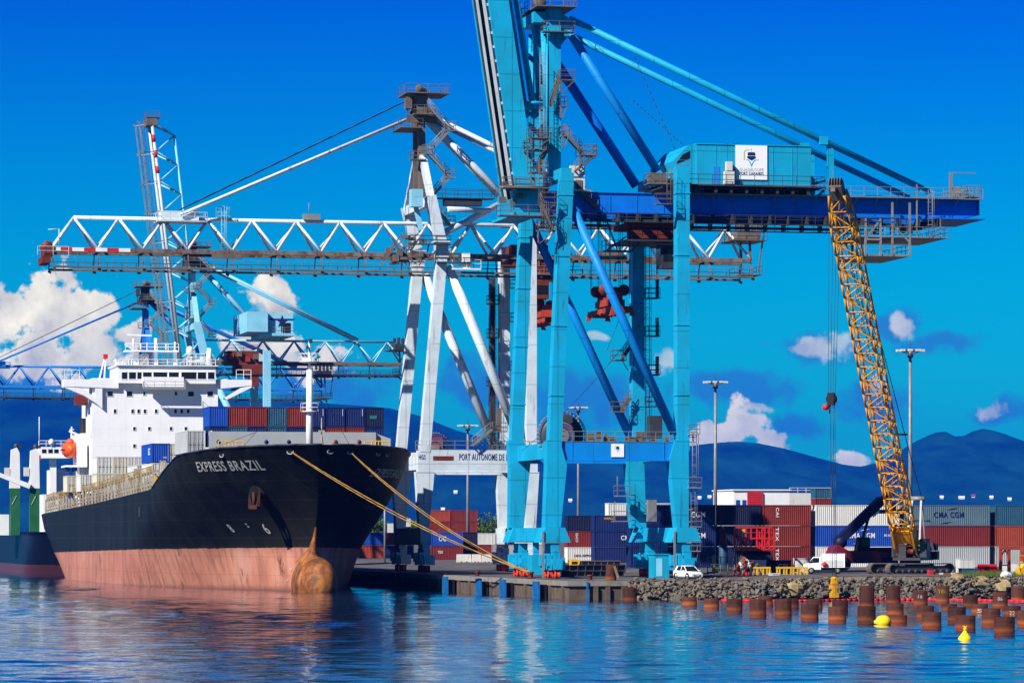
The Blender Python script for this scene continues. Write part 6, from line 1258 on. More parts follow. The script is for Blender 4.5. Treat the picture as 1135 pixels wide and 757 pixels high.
def ship_containers():
    random.seed(21); g = 'containers stacked on the ship deck'; b = 80.; z0 = P(330, 451, b).z - H1
    row = [('cblue', 'bright blue container at the left end of the top row behind the foremast'), ('cred', 'brick red container right of the bright blue one in the ship top row'), ('cdred', 'dark red container between a brick red and a slate one in the ship top row'), ('slate', 'slate blue container between two red ones in the ship top row'),
           ('cred', 'red container directly left of the white foremast in the ship top row'), ('navy', 'navy container directly right of the white foremast in the ship top row'), ('navy', 'navy container second right of the foremast in the ship top row'), ('navy', 'navy container beside the one with a pale patch in the ship top row'), ('cdnavy', 'dark navy container with pale patch at the right end of the ship top row')]
    low = ['navy', 'slate', 'navy', 'slate', 'navy', 'cdnavy', 'cred', 'cred', 'navy']
    lw = ['navy container with white marks under the bright blue end container', 'slate container under the brick red one in the ship row', 'navy container under the dark red one in the ship row', 'slate container under the slate blue one in the ship row', 'navy container under the red one left of the foremast', 'dark navy container under the one right of the foremast', 'red container under the second navy one right of the foremast', 'red container under the third navy one right of the foremast', 'navy container under the one with a pale patch']
    for i, (c, l) in enumerate(row):
        a = P(242.5 + 21.6 * i, 460, b).x; tx = []
        if i == 8: tx = [('', -.3, 1.1, .95, .45, 'cteal', 'patch')]
        elif i in (5, 6, 7): tx = [('', -.95, 1.45, .05, .9, 'lett', 'patch')]
        container(a, b + 3.03, z0, 6.06, H1, c, l, 'b', False, g, tx)
        tx = [('I', .1, .5, .12, .7, 'lett', 'end')] if i else [('OOCL', -2.4, 1.3, 3.4, .7, 'lett', 'left')]
        container(a, b + 3.03, z0 - H1 - .02, 6.06, H1, low[i], lw[i], 'b', False, g, tx if i == 0 else ())
    # lower starboard stacks
    for (u, vt, bb, L, Hc, c, l, fl, tx) in ((207, 477, 82, 12.19, H2, ('cgray', 'cpale'), 'light grey container on the ship beside the blue end stack', True, ()), (207, 502.5, 82.1, 12.19, H2, 'cwhite', 'white container under the light grey one on the ship', True, ()),
                                     (168.5, 491.2, 108, 12.19, H1, 'cblue', 'royal blue container with white emblem on the low ship stack', False, [('OC', -2.0, 1.0, 1.9, 1.0, 'lett', 'left')]), (168.5, 513, 108, 12.19, H1, 'cwhite', 'white container under the royal blue one on the ship', True, ()), (186.5, 491.4, 108, 12.19, H1, 'ccream', 'cream container right of the royal blue one on the ship', True, ()),
                                     (186.5, 513, 108, 12.19, H1, 'cwhite', 'white container under the cream one on the ship', True, ()), (152, 515, 124, 12.19, H1, 'cpale', 'pale container left of the royal blue stack near the ship rail', True, ()),
                                     (107, 506, 160, 6.06, H1, 'cwhite', 'upper white container left of three before the ship bridge', True, ()), (125.2, 506, 160, 6.06, H1, 'ccream', 'upper cream container in the middle of three before the ship bridge', True, ()), (143.4, 506, 160, 6.06, H1, 'cwhite', 'upper white container right of three before the ship bridge', True, ()),
                                     (107, 525.2, 160, 6.06, H1, 'ccream', 'lower cream container left of three before the ship bridge', True, ()), (125.2, 525.2, 160, 6.06, H1, 'cpale', 'lower pale container in the middle of three before the ship bridge', True, ()), (143.4, 525.2, 160, 6.06, H1, 'cwhite', 'lower white container right of three before the ship bridge', True, ()),
                                     (89, 526, 172, 6.06, H1, 'cwhite', 'white container on the ship rail below the orange lifeboat', True, ()), (74, 527, 186, 6.06, H1, 'ccream', 'cream container on the ship deck nearest the stern', True, ())):
        p = P(u, vt, bb); container(p.x + 1.22, bb + L / 2, p.z - Hc, L, Hc, c, l, 'b', fl, g, tx)
ship_containers()
def yard():
    random.seed(5); bb = 100.; gz = 2.4
    def col_(u, b, L, Hc, items, z0=gz, along='a', g='containers stacked in the yard'):
        a = P(u, 600, b).x
        for i, it in enumerate(items):
            if it is None: continue
            c, l = it[0], it[1]; tx = it[2] if len(it) > 2 else (); container(a + (L / 2 if along == 'a' else 1.22), b + (1.22 if along == 'a' else L / 2), z0 + i * (Hc + .01), L, Hc, c, l, along, False, g, tx)
    col_(699, bb, 12.19, H2, [('navy', 'navy container on the ground right behind the blue crane ladder', ()), ('navy', 'middle navy container with white letters right of the blue crane ladder', CMA(.2, 4.4)), ('navy', 'top navy container with white letters right of the blue crane ladder', CMA(.2, 4.4))])
    col_(798.5, bb + .5, 5.9, H2, [('cdnavy', 'dark navy container on the ground behind the black tank'), ('cdnavy', 'middle dark navy container behind the red work platform'), ('cdnavy', 'top dark navy container above the red work platform')])
    col_(846, bb, 6.9, H2, [('cdred', 'lowest brick red container behind the yellow trestles', [('TEX', -1.6, 2.6, 1.7, .42, 'lett', 'v')]), ('cred', 'middle brick red container right of the red work platform', [('TEX', -1.6, 2.65, 1.9, .42, 'lett', 'v')]), ('cred', 'top brick red container with white upright letters below the white building', [('CAI', -1.6, 2.5, 1.3, .42, 'lett', 'v')])])
    col_(904.5, bb, 12.19, H2, [('cwhite', 'bottom white container with red letters beside the van', [('SEACO', -4.0, 1.6, 1.6, .4, 'redlett', 'h')]), ('cblue', 'blue container with large white letters under the long white one', CMA(-1.5, 4.0) + [('BIG BOX', 3.9, 1.4, 1.2, .3, 'lett', 'h')]), ('cwhite', 'long white container on top left of the yellow boom')])
    MT['cbl2'] = MT['cblue']
    col_(1003, bb, 12.6, H2, [('cgray', 'bottom grey container behind the white barrier and red gate'), ('cdred', 'dark red container in the middle behind the crawler crane'), ('cgrayshade', 'long grey container with dark letters on top right of the boom', CMA(-2.0, 4.4, 'navylett', .8) + [('THE FRENCH LINE', -5.2, .6, 2.6, .25, 'navylett', 'h')])])
    col_(1103.5, bb + .3, 12.19, H2, [('cgray', 'bottom grey container at the right edge behind the yellow machine'), ('corange', 'orange red container at the right edge under the slate one'), ('slate', 'slate container on top at the right edge of the photo')])
    col_(898.5, bb + 4, 6.06, H2, [('cblue', 'blue container low behind the gap between red and white stacks'), ('corange', 'orange container in the gap between red and white stacks'), ('cblue', 'blue container on top in the gap between red and white stacks')])
    g2 = 'containers in the stacks behind the blue crane'
    col_(629, 200, 6.06, H1, [('cwhite', 'white container on the ground between the blue crane legs', [('CHINA SHIPPING', -2.0, 1.0, 3.2, .4, 'navylett', 'h')]), ('cred', 'red brown container between the white and slate ones by the crane leg', [('SEACO', -1.6, 2.3, 1.5, .4, 'lett', 'v')]), ('cdnavy', 'dark slate container on top between the blue crane legs', [('C', 1.4, 1.0, .9, 1.0, 'lett', 'h')])], g=g2)
    col_(659, 196, 12.19, H1, [('navy', 'lowest navy container with white letters between the blue crane legs', CMA(-.2, 3.8)), ('navy', 'middle navy container with white letters between the blue crane legs', CMA(-1.6, 4.4)), ('navy', 'top navy container with small orange letters between the blue crane legs', [('HAPAG', -4.4, 1.9, 1.7, .4, 'yellow', 'h')])], g=g2)
    p = P(660, 567, 196); container(p.x + 9, 200.2, gz + 3 * 2.6, 12.19, H1 * .8, 'cwhite', 'long white roof of a container above the navy stack', 'a', False, g2)
    g3 = 'containers in the far stacks behind the grey crane'; bf_ = 430.
    for u, its in ((470, [('cdred', 'dark red far container at ground level right of the grey crane leg'), ('cblue', 'blue far container right of the grey crane leg'), ('cred', 'red far container third up right of the grey crane leg'), ('corange', 'orange topmost far container right of the grey crane leg')]),
                   (500, [('cred', 'red far container at ground level left of the tall lamp mast'), ('slate', 'slate far container left of the tall lamp mast'), ('cred', 'red far container third up left of the tall lamp mast'), ('cred', 'red topmost far container left of the tall lamp mast')]),
                   (522, [('cred', 'red far container right of the tall lamp mast'), ('cwhite', 'white far container right of the tall lamp mast, before the tree')])): col_(u, bf_, 6.06, H1, its, g=g3)
    bn_ = 285.
    col_(478, bn_, 6.06, H1, [('cdred', 'dark red container end nearest the grey crane at ground level', [('TEX', -1.8, 1.2, 1.0, .5, 'lett', 'h')]), ('cblue', 'blue container with white panel nearest the grey crane', [('OC', -1.6, .9, 1.4, .9, 'lett', 'h')])], g=g3); col_(494.5, bn_ + 3, 6.06, H1, [('cdnavy', 'dark navy container at ground level beside the blue one with emblem'), ('cdnavy', 'upper dark navy container beside the blue one with emblem')], g=g3)
    for u, its in ((398, [('corange', 'orange container low behind the ship bow left'), ('cblue', 'blue container upper behind the ship bow left')]), (412, [('corange', 'orange container low behind the ship bow right of its twin'), ('cblue', 'blue container upper behind the ship bow right of its twin')]), (426, [('navy', 'navy container with white marks low behind the ship bow', [('OC', .2, 1.0, 1.2, .8, 'lett', 'h')]), ('cred', 'red container upper behind the ship bow beside the crane leg')])): col_(u, 345, 6.06 if u > 420 else 2.9, H1, its, g='containers behind the ship bow')
    # more stacks hidden between legs and behind, so the yard reads full
    col_(545, 430, 12.19, H1, [('cgray', 'grey far container behind the blue crane waterside legs'), ('cwhite', 'white far container behind the blue crane waterside legs')], g=g3)
    p = D(910, 600); container(p[0], p[1], gz, 6.06, H2, 'cdred', 'red container buried in the far stack behind the white one', 'a'); container(p[0], p[1], gz + 2.91, 6.06, H2, 'cred', 'red container second in the far stack behind the white one', 'a'); container(p[0], p[1], gz + 5.82, 6.06, H2, 'cred', 'red container third in the far stack behind the white one', 'a'); container(p[0], p[1], gz + 8.73, 2.6, 1.6, 'cdred', 'red half height container rising behind the white one', 'a'); container(p[0], p[1], gz + 10.35, 2.6, 1.6, 'slate', 'blue half height container topmost behind the white one', 'a')
yard()
# ================================================================ yard equipment
def light_mast(u, v, Y, label, w=.36):
    a, b = D(u, Y); zt = Z(v, Y); t = T('light_mast', label, 'light mast', (a, b, 2.4), 'tall light masts in the yard', local=True); h = zt - 2.4
    t.part('pole', M().tube((0, 0, 0), (0, 0, h), w, w * .6, 12), mt('galv'))
    g = M(); g.lathe([(1.55, h - .1), (1.65, h), (1.55, h + .1), (1.45, h), (1.55, h - .1)], n=20); g.tube((0, 0, h - 1.0), (0, 0, h - .4), .45); g.tube((0, 0, h), (0, 0, h + 1.6), .05)
    for k in range(4): x = 1.57 * k; g.tube((0, 0, h - .5), (1.6 * math.cos(x), 1.6 * math.sin(x), h), .06)
    cr = t.part('lamp_ring', g, mt('steel'))
    for k in range(10): x = .628 * k; t.part('floodlight', M().box((1.85 * math.cos(x), 1.85 * math.sin(x), h + .05), (.6, .6, .3)), mt('cwhite'), cr)
for a_ in ((793, 424, 646, 'grey light mast standing right of the blue crane'), (1009, 389, 560, 'grey light mast standing right of the yellow lattice boom'), (641, 452, 840, 'grey light mast seen through the blue crane portal'), (518.5, 472, 780, 'grey light mast seen through the grey crane portal')): light_mast(*a_)
for (u, v, Y, l) in ((417, 545, 760, 'thin grey lamp pole with white box beside the shaded crane leg'),):
    a, b = D(450.5, 560); t = T('lamp_pole', l, 'pole', (a, b, 2.4), local=True); t.part('pole', M().tube((0, 0, 0), (0, 0, Z(530, 560) - 2.4), .12), mt('galv')); t.part('white_box', M().box((0, 0, Z(579, 560) - 2.4), (1.1, .8, 1.2)), mt('cwhite'))
a, b = D(426.5, 620); t = T('lamp_pole', 'thin grey lamp pole standing just right of the ship bow', 'pole', (a, b, 2.4), local=True); t.part('pole', M().tube((0, 0, 0), (0, 0, Z(548, 620) - 2.4), .17), mt('galv')); t.part('white_box', M().box((.9, 0, Z(585, 620) - 2.4), (.9, .8, 1.5)), mt('cwhite'))

def tree(u, v, Y, r, h, label, seed, m='leaf', palm=False):
    random.seed(seed); a, b = D(u, Y); t = T('tree', label, 'tree', (a, b, 2.4), 'trees behind the yard', local=True)
    tr = M(); tr.tube((0, 0, 0), (.2, 0, h * .5), .35, .22)
    for k in range(6): x = k * 1.05; tr.tube((.2, 0, h * .4), (r * .6 * math.cos(x), r * .6 * math.sin(x), h * .75), .15, .05)
    t.part('trunk', tr, mt('bark'))
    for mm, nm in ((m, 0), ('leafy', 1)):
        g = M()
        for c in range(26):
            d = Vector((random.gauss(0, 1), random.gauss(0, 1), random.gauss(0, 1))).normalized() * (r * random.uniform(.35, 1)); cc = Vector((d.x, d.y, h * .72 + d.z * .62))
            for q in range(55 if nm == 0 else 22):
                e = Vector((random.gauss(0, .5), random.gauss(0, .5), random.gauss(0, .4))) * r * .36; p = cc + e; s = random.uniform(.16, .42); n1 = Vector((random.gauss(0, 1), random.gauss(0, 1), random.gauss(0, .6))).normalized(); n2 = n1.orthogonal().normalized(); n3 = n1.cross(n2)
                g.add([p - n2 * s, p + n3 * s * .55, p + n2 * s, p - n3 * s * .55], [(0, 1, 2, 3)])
        t.part('crown' if nm == 0 else 'pale_leaves', g, mt(mm))  # second set of leaves, lighter yellow-green, mixed through the crown
for a_ in ((536, 575, 900, 4.4, 8.8, 'largest round green tree behind the far containers', 1), (522, 578, 905, 3.0, 8.2, 'green tree left of the largest one behind the far containers', 2), (549, 579, 900, 2.8, 7.6, 'green tree right of the largest one by the grey crane leg', 3), (414, 566, 870, 3.4, 9, 'tall green tree behind the ship bow', 4), (452, 572, 900, 3.0, 9, 'green tree behind the shaded grey crane legs', 6), (465, 574, 910, 2.6, 8.4, 'small green tree behind the grey crane near leg', 7), (403, 570, 880, 2.8, 8, 'low green tree left of the tall one behind the ship bow', 5)): tree(*a_)

def building():
    b = 260.; p, q = P(813, 560, b), P(852, 543.5, b); r = P(875, 545, b); t = T('building', 'white port building with red louvres and blue windows above the containers', 'building', (p.x, b, 2.4))
    w = t.part('wall', M().bx(p.x, r.x, b, b + 14, 2.4, q.z).prism([(r.x - 6, q.z), (r.x, q.z), (r.x, q.z - .2)], b, b + 1), mt('white2')); t.part('roof', M().bx(p.x - .2, r.x + .3, b - .3, b + 14.3, q.z, q.z + .2), mt('white2'))
    x0, x1 = P(828, 550, b).x, P(845, 550, b).x; g = M()
    for k in range(8): z = q.z - .3 - k * .32; g.bx(x0, x1, b - .35, b - .02, z - .22, z)
    t.part('louvre_panel', g, mt('red'), w)
    for u in (818, 825): c = P(u, 557, b); t.part('window', M().bx(c.x - .4, c.x + .4, b - .03, b - .003, c.z - .9, c.z + .5), mt('cblue'), w)
    t.part('roof_rail', M().rail([(r.x, b, q.z - .4), (r.x + 8, b, q.z - .4)], .9, .05).bx(r.x, r.x + 8, b, b + 10, 2.4, q.z - .45), mt('cwhite'))
building()

# ---------------------------------------------------------------- crawler crane
def crawler():
    base = Vector((*[(1009 - U0) / F * 432, 432], 2.4)); a, b = Kinv(base.x, base.y)
    HYd = 400.0; head_w = Vector(((927 - U0) / F * HYd, HYd, Z(207, HYd))); fwd = Vector((head_w.x - base.x, head_w.y - base.y)).normalized()
    rot = math.atan2(-fwd.x, fwd.y) - TH
    t = T('crawler_crane', 'crawler crane with tall yellow lattice boom standing at the sea wall', 'crane', (a, b, 2.4), None, rot, local=True)
    inv = (Matrix.Translation(base) @ Matrix.Rotation(rot + TH, 4, 'Z')).inverted(); loc = lambda w: inv @ Vector(w)
    rr = Matrix.Rotation(-rot + R(11), 3, 'Z')
    def turn(g):
        g.v = [rr @ v for v in g.v]; return g
    for y in (-2.2, 2.2):                       # tracks, seen almost side on
        g = M(); prof = []; L, r = 3.6, .58
        for i in range(9): x = math.pi / 2 + math.pi * i / 8; prof.append((-L + r * math.cos(x), r + r * math.sin(x)))
        for i in range(9): x = -math.pi / 2 + math.pi * i / 8; prof.append((L + r * math.cos(x), r + r * math.sin(x)))
        n = len(prof); vs = [(x, y - .45, z + .02) for x, z in prof] + [(x, y + .45, z + .02) for x, z in prof]; g.add(vs, [(i, (i + 1) % n, n + (i + 1) % n, n + i) for i in range(n)])
        per = []
        for (x0, z0), (x1, z1) in zip(prof, prof[1:] + prof[:1]):
            k = max(1, int(math.hypot(x1 - x0, z1 - z0) / .24))
            for q in range(k): per.append((x0 + (x1 - x0) * q / k, z0 + (z1 - z0) * q / k))
        for x, z in per: dx, dz = (0, z - r) if abs(x) < L else (x - math.copysign(L, x), z - r); l = math.hypot(dx, dz) or 1; g.beam((x, y - .5, z + .02), (x, y + .5, z + .02), .2, .12, side=(dz / l, 0, -dx / l))
        tk = t.part('crawler_track', turn(g), mt('brown'))
        f = M(); f.bx(-L + .3, L - .3, y - .3, y + .3, .3, .95)
        for k in range(9): f.lathe([(0, -.4), (.24, -.4), (.24, .4), (0, .4)], (-L + .5 + k * .82, y, .32), 12, axis='y')
        for s in (-1, 1): f.lathe([(0, -.3), (.46, -.3), (.46, .3), (0, .3)], (s * L, y, r + .02), 16, axis='y')
        t.part('track_frame', turn(f), mt('steel'), tk)
    g = M(); g.bx(-1.6, 1.6, -1.9, 1.9, .7, 1.25); t.part('undercarriage', turn(g), mt('steel')); t.part('slew_ring', M().lathe([(1.2, 1.2), (1.2, 1.55), (0, 1.55)], n=20), mt('steel'))
    up = t.part('upper_deck', M().bx(-1.6, 1.6, -4.6, 1.9, 1.55, 1.85).bx(-1.55, -.5, -3.6, .8, 1.85, 3.2).bx(.6, 1.55, -3.6, -.4, 1.85, 3.4), mt('steel'))
    t.part('counterweight', M().bx(-2.1, 2.1, -5.6, -4.4, 1.6, 2.6).bx(-2.0, 2.0, -5.5, -4.45, 2.65, 3.5), mt('steel'), up)
    t.part('engine_house', M().bx(-.2, 2.5, -4.4, -2.2, 1.86, 5.0).bx(-.9, -.3, -3.9, -1.0, 1.86, 3.9), mt('black'), up); t.part('radiator_panel', M().bx(2.5, 2.9, -4.2, -3.0, 1.9, 5.8), mt('steel'), up)
    cb = t.part('operator_cab', M().prism([(-2.4, 1.9), (-1.6, 1.9), (-1.6, 4.0), (-2.3, 4.0)], .2, 2.2), mt('steel'), up); t.part('cab_window', M().bx(-2.2, -1.7, 2.2, 2.24, 2.6, 3.8).bx(-2.42, -2.38, .5, 2.0, 2.7, 3.7), mt('glass'), cb)
    for y in (-.9, -2.0): t.part('winch', M().lathe([(0, -.7), (.55, -.7), (.55, -.6), (.35, -.6), (.35, .6), (.55, .6), (.55, .7), (0, .7)], (0, y, 2.5), 18, axis='x'), mt('redrust'), up)
    foot = Vector((0, 1.5, 2.5)); head = loc(head_w); ax = (head - foot).normalized(); sx = Vector((1, 0, 0)); sx = (sx - ax * sx.dot(ax)).normalized(); sy = ax.cross(sx); Lb = (head - foot).length
    W, Dp = 2.3, 2.1
    def cor(s): # corner points along the boom
        k = min(1, max(.32, s / 5.5)) if s < 5.5 else 1 if s < Lb - 4 else 1 - .55 * (s - Lb + 4) / 4
        kw = 1.0 if s < Lb - 4 else 1 - .35 * (s - Lb + 4) / 4; return [foot + ax * s + sx * W / 2 * i * kw + sy * Dp / 2 * j * k for i, j in ((-1, -1), (1, -1), (1, 1), (-1, 1))]
    st = [1.2 + (Lb - 2.0) * i / 26 for i in range(27)]; bm = M(); dg = M()
    for q in range(26):
        A, B = cor(st[q]), cor(st[q + 1])
        for i in range(4):
            bm.tube(A[i], B[i], .125, n=6); j = (i + 1) % 4; dg.tube(A[i] if q % 2 else A[j], B[j] if q % 2 else B[i], .07, n=5, caps=False)
            dg.tube(A[i], A[j], .06, n=4, caps=False)
            if q % 1 == 0: m = (A[i] + A[j]) / 2; dg.tube(m, (B[i] + B[j]) / 2 + (B[j] - B[i]) * (.25 if q % 2 else -.25), .05, n=4, caps=False)
    bo = t.part('boom', bm, mt('craneyellow')); t.part('boom_lattice', dg, mt('craneyellow'), bo)
    f0 = cor(0.0); f1 = cor(4.2); ft = M()
    for s, (i, j) in ((-1, (0, 3)), (1, (1, 2))):
        p = foot + sx * W / 2 * s; ft.beam(p - ax * .2, p + ax * 1.4, .18, .6, side=tuple(sx)); ft.beam(p + ax * 1.2, p + ax * 3.6, .22, 1.7, side=tuple(sx)); ft.beam(p + ax * .2, p + ax * 1.3, .22, .7, .22, 1.4, side=tuple(sx))
    ft.beam(foot + ax * 2.2 - sx * W / 2, foot + ax * 2.2 + sx * W / 2, 1.8, .14, side=tuple(ax)); ft.beam(foot + ax * 2.5 - sx * W / 2 - sy * .5, foot + ax * 2.5 + sx * W / 2 - sy * .5, 1.5, .1, side=tuple(ax)); t.part('boom_foot', ft, mt('craneyellow'), bo)
    hd = M(); hd.beam(head - ax * 1.4, head + ax * .4, 1.4, 1.2, side=tuple(sx))
    for i in range(5): hd.tube(head + ax * .4 + sx * (-.6 + .3 * i) - sy * .1, head + ax * .4 + sx * (-.52 + .3 * i) - sy * .1, .55, n=16)
    hd.beam(head - ax * .6, head + ax * .2 + Vector((0, 1.4, -.6)), .5, .4); hd.tube(head + ax * .3, head + ax * .3 + Vector((.4, 0, 1.6)), .04); t.part('boom_head', hd, mt('brown'), bo)
    for sgn in (1, -1): t.part('warning_lamp', M().box(foot + ax * (Lb * .47) + sx * sgn * W / 2, (.3, .3, .3)), mt('red'), bo)
    gt = Vector((0, -3.4, 8.6)); g = M()
    for s in (-1, 1): g.beam((s * .9, -.6, 1.9), gt + Vector((s * .5, 0, 0)), .22, .3); g.beam((s * .9, -4.2, 1.9), gt + Vector((s * .5, 0, 0)), .16, .2)
    g.tube(gt - Vector((.9, 0, 0)), gt + Vector((.9, 0, 0)), .32); t.part('gantry', g, mt('galv'), up)
    br = foot + ax * (Lb * .26) - sy * 0 + Vector((0, -3.6, 0)); g = M(); mid = gt.lerp(head, .22)
    for s in (-.5, .5): g.rope(gt + Vector((s, 0, .2)), mid + Vector((s, 0, 0)), .05, 0, 4); g.rope(mid + Vector((s, 0, 0)), head + ax * .2 + Vector((s, 0, 0)), .05, .15, 10)
    g.tube(mid - Vector((.8, 0, 0)), mid + Vector((.8, 0, 0)), .12)
    for s in (-.2, .2): g.rope((s, -1.2, 3), head + ax * .6 + sx * s, .03, 0, 6)
    t.part('pendant_cable', g, mt('cable'), bo)
    # hook block on its ropes
    hk = loc(((921.5 - U0) / F * HYd, HYd - .3, Z(446, HYd))); g = M()
    for i, dx in enumerate((-.55, -.2, .15, .5)): g.tube(hk + Vector((dx * .7, 0, .6)), head + ax * .3 + sx * dx * 1.3 + Vector((0, .3, 0)), .028, n=5, caps=False)
    t.part('hoist_rope', g, mt('cable')); hb_ = t.part('hook_block', M().lathe([(0, -.28), (.55, -.28), (.62, 0), (.55, .28), (0, .28)], hk + Vector((.0, 0, .35)), 16, axis='y').bx(hk.x - .3, hk.x + .4, hk.y - .35, hk.y + .35, hk.z - .3, hk.z + 1.0).tube(hk + Vector((.2, 0, -.3)), hk + Vector((.2, 0, -1.2)), .1), mt('black'))
    t.part('hook_weight', M().lathe([(0, -.35), (.3, -.25), (.36, 0), (.3, .25), (0, .35)], hk + Vector((.65, 0, -.5)), 14), mt('red'), hb_)
    return hk, loc, inv, HYd
HK = crawler()
def clamp():
    Y = HK[3] - .3; a, b = D(924.5, Y); z0 = Z(662, Y); zt = Z(640, Y); t = T('lifting_clamp', 'rusty yellow pile clamp hanging on slings in front of the sea wall', 'clamp', (a, b, z0), local=True); h = zt - z0
    g = M(); g.bx(-.28, .28, -.3, .3, .5, h); g.bx(-.42, .42, -.35, .35, .0, .5); g.bx(-.5, -.28, -.2, .2, .9, 1.3); g.lathe([(.2, 0), (.34, .1), (.34, .3), (.2, .4)], (0, 0, h - .3), 12); g.beam((.28, -.1, 1.1), (.5, -.1, .3), .14, .2); g.bx(-.34, .34, -.36, .36, 1.4, 1.55)
    t.part('clamp_body', g, MT.setdefault('yrust', paint('rusty_yellow', (.72, .36, .01), .6, .35, .55, (.10, .04, .015), 2.5))); t.part('jaw', M().bx(-.38, -.1, -.2, .2, -.25, .05).bx(.1, .38, -.2, .2, -.25, .05), mt('steel'))
    g = M(); hz = Z(449, Y) - z0
    for dx in (-.2, .15, .35): g.rope((dx * .8, 0, h), (-.25 + dx * .9, 0, hz), .03, 0, 5)
    t.part('sling', g, mt('cable'))
clamp()

# ---------------------------------------------------------------- vehicles
def wheel(t, c, r, w, par=None):
    o = t.part('wheel', M().lathe([(r * .55, -w / 2), (r * .95, -w / 2), (r, -w / 2 + .03), (r, w / 2 - .03), (r * .95, w / 2), (r * .55, w / 2)], c, 22, axis='x'), mt('black'), par); t.part('rim', M().lathe([(0, -w / 2 + .02), (r * .3, -w / 2 + .01), (r * .58, -w / 2 + .02), (r * .58, w / 2 - .02), (r * .3, w / 2 - .01), (0, w / 2 - .02)], c, 14, axis='x'), mt('galv'), o)
def loft(secs, closed=True):
    """body from cross sections: each is (y, [(x, z)...] right half from bottom to top)"""
    g = M(); n = len(secs[0][1]); vs = []
    for y, hs in secs: vs += [(x, y, z) for x, z in hs] + [(-x, y, z) for x, z in reversed(hs)]
    k = 2 * n
    for j in range(len(secs) - 1): g.f += [[j * k + i, j * k + (i + 1) % k, (j + 1) * k + (i + 1) % k, (j + 1) * k + i] for i in range(k)]
    g.f += [list(range(k))[::-1], [(len(secs) - 1) * k + i for i in range(k)]]; g.v = [Vector(v) for v in vs]; g.sm = [True] * (len(g.f) - 2) + [False] * 2; g.mi = [0] * len(g.f); return g
MT['carwhite'] = paint('white_car_paint', (.80, .80, .80), .25, .03); MT['lamp'] = paint('headlight_lens', (.5, .52, .55), .15, .2); MT['taillamp'] = paint('tail_light', (.5, .01, .01), .3, .2)
def car():
    Y = F * (H - 2.0) / (641.7 - VH); a, b = D(763, Y); t = T('parked_car', 'white compact car parked at the quay edge by the blue crane ladder', 'car', (a, b, 2.0), None, R(180 + 14), local=True)  # local +y is forward
    S = [(-2.0, [(.72, .32), (.80, .5), (.80, .75), (.74, .92)]), (-1.9, [(.76, .24), (.84, .45), (.84, .8), (.76, .98)]), (-1.2, [(.80, .2), (.88, .42), (.88, .82), (.80, .96)]), (0, [(.80, .2), (.88, .42), (.88, .80), (.80, .92)]), (.9, [(.80, .2), (.88, .42), (.87, .76), (.78, .88)]), (1.5, [(.78, .22), (.86, .42), (.85, .70), (.72, .80)]), (1.9, [(.70, .26), (.78, .42), (.76, .62), (.62, .70)]), (2.02, [(.60, .30), (.68, .42), (.66, .56), (.52, .62)])]
    bd = t.part('body', loft(S), mt('carwhite'))
    Gp = [(-1.85, [(.76, .93), (.74, 1.0), (.68, 1.02), (.6, 1.03)]), (-1.35, [(.79, .93), (.70, 1.30), (.62, 1.42), (.5, 1.44)]), (-.4, [(.79, .90), (.70, 1.32), (.62, 1.46), (.5, 1.48)]), (.25, [(.79, .88), (.69, 1.26), (.60, 1.40), (.48, 1.42)]), (1.0, [(.77, .84), (.74, .87), (.68, .89), (.6, .90)])]
    t.part('cabin', loft(Gp), mt('glass'), bd); t.part('roof', loft([(-1.4, [(.64, 1.41), (.62, 1.44), (.5, 1.455)]), (-.4, [(.64, 1.45), (.62, 1.48), (.5, 1.50)]), (.25, [(.62, 1.39), (.60, 1.42), (.5, 1.435)])]), mt('carwhite'), bd)
    for s in (-1, 1):
        t.part('door_pillar', M().beam((s * .79, -.25, .9), (s * .68, -.25, 1.42), .05, .1).beam((s * .78, .95, .87), (s * .62, .22, 1.40), .07, .07).beam((s * .78, -1.5, .92), (s * .66, -1.2, 1.42), .05, .3), mt('carwhite'), bd)
        t.part('headlight', M().beam((s * .68, 1.80, .60), (s * .44, 1.99, .58), .18, .12, side=(0, 0, 1)), mt('lamp'), bd); t.part('wing_mirror', M().box((s * .98, .72, .95), (.2, .14, .14)), mt('carwhite'), bd)
        for y in (-1.28, 1.28): wheel(t, (s * .76, y, .32), .32, .22)
        for y in (-1.28, 1.28): t.part('wheel_arch', M().lathe([(.30, -.1), (.39, -.1), (.39, .1), (.30, .1)], (s * .80, y, .34), 20, axis='x'), mt('black'), bd)
    t.part('grille', M().bx(-.42, .42, 1.97, 2.05, .34, .50), mt('black'), bd); t.part('number_plate', M().bx(-.26, .26, 2.05, 2.07, .38, .48), mt('cwhite'), bd)
car()
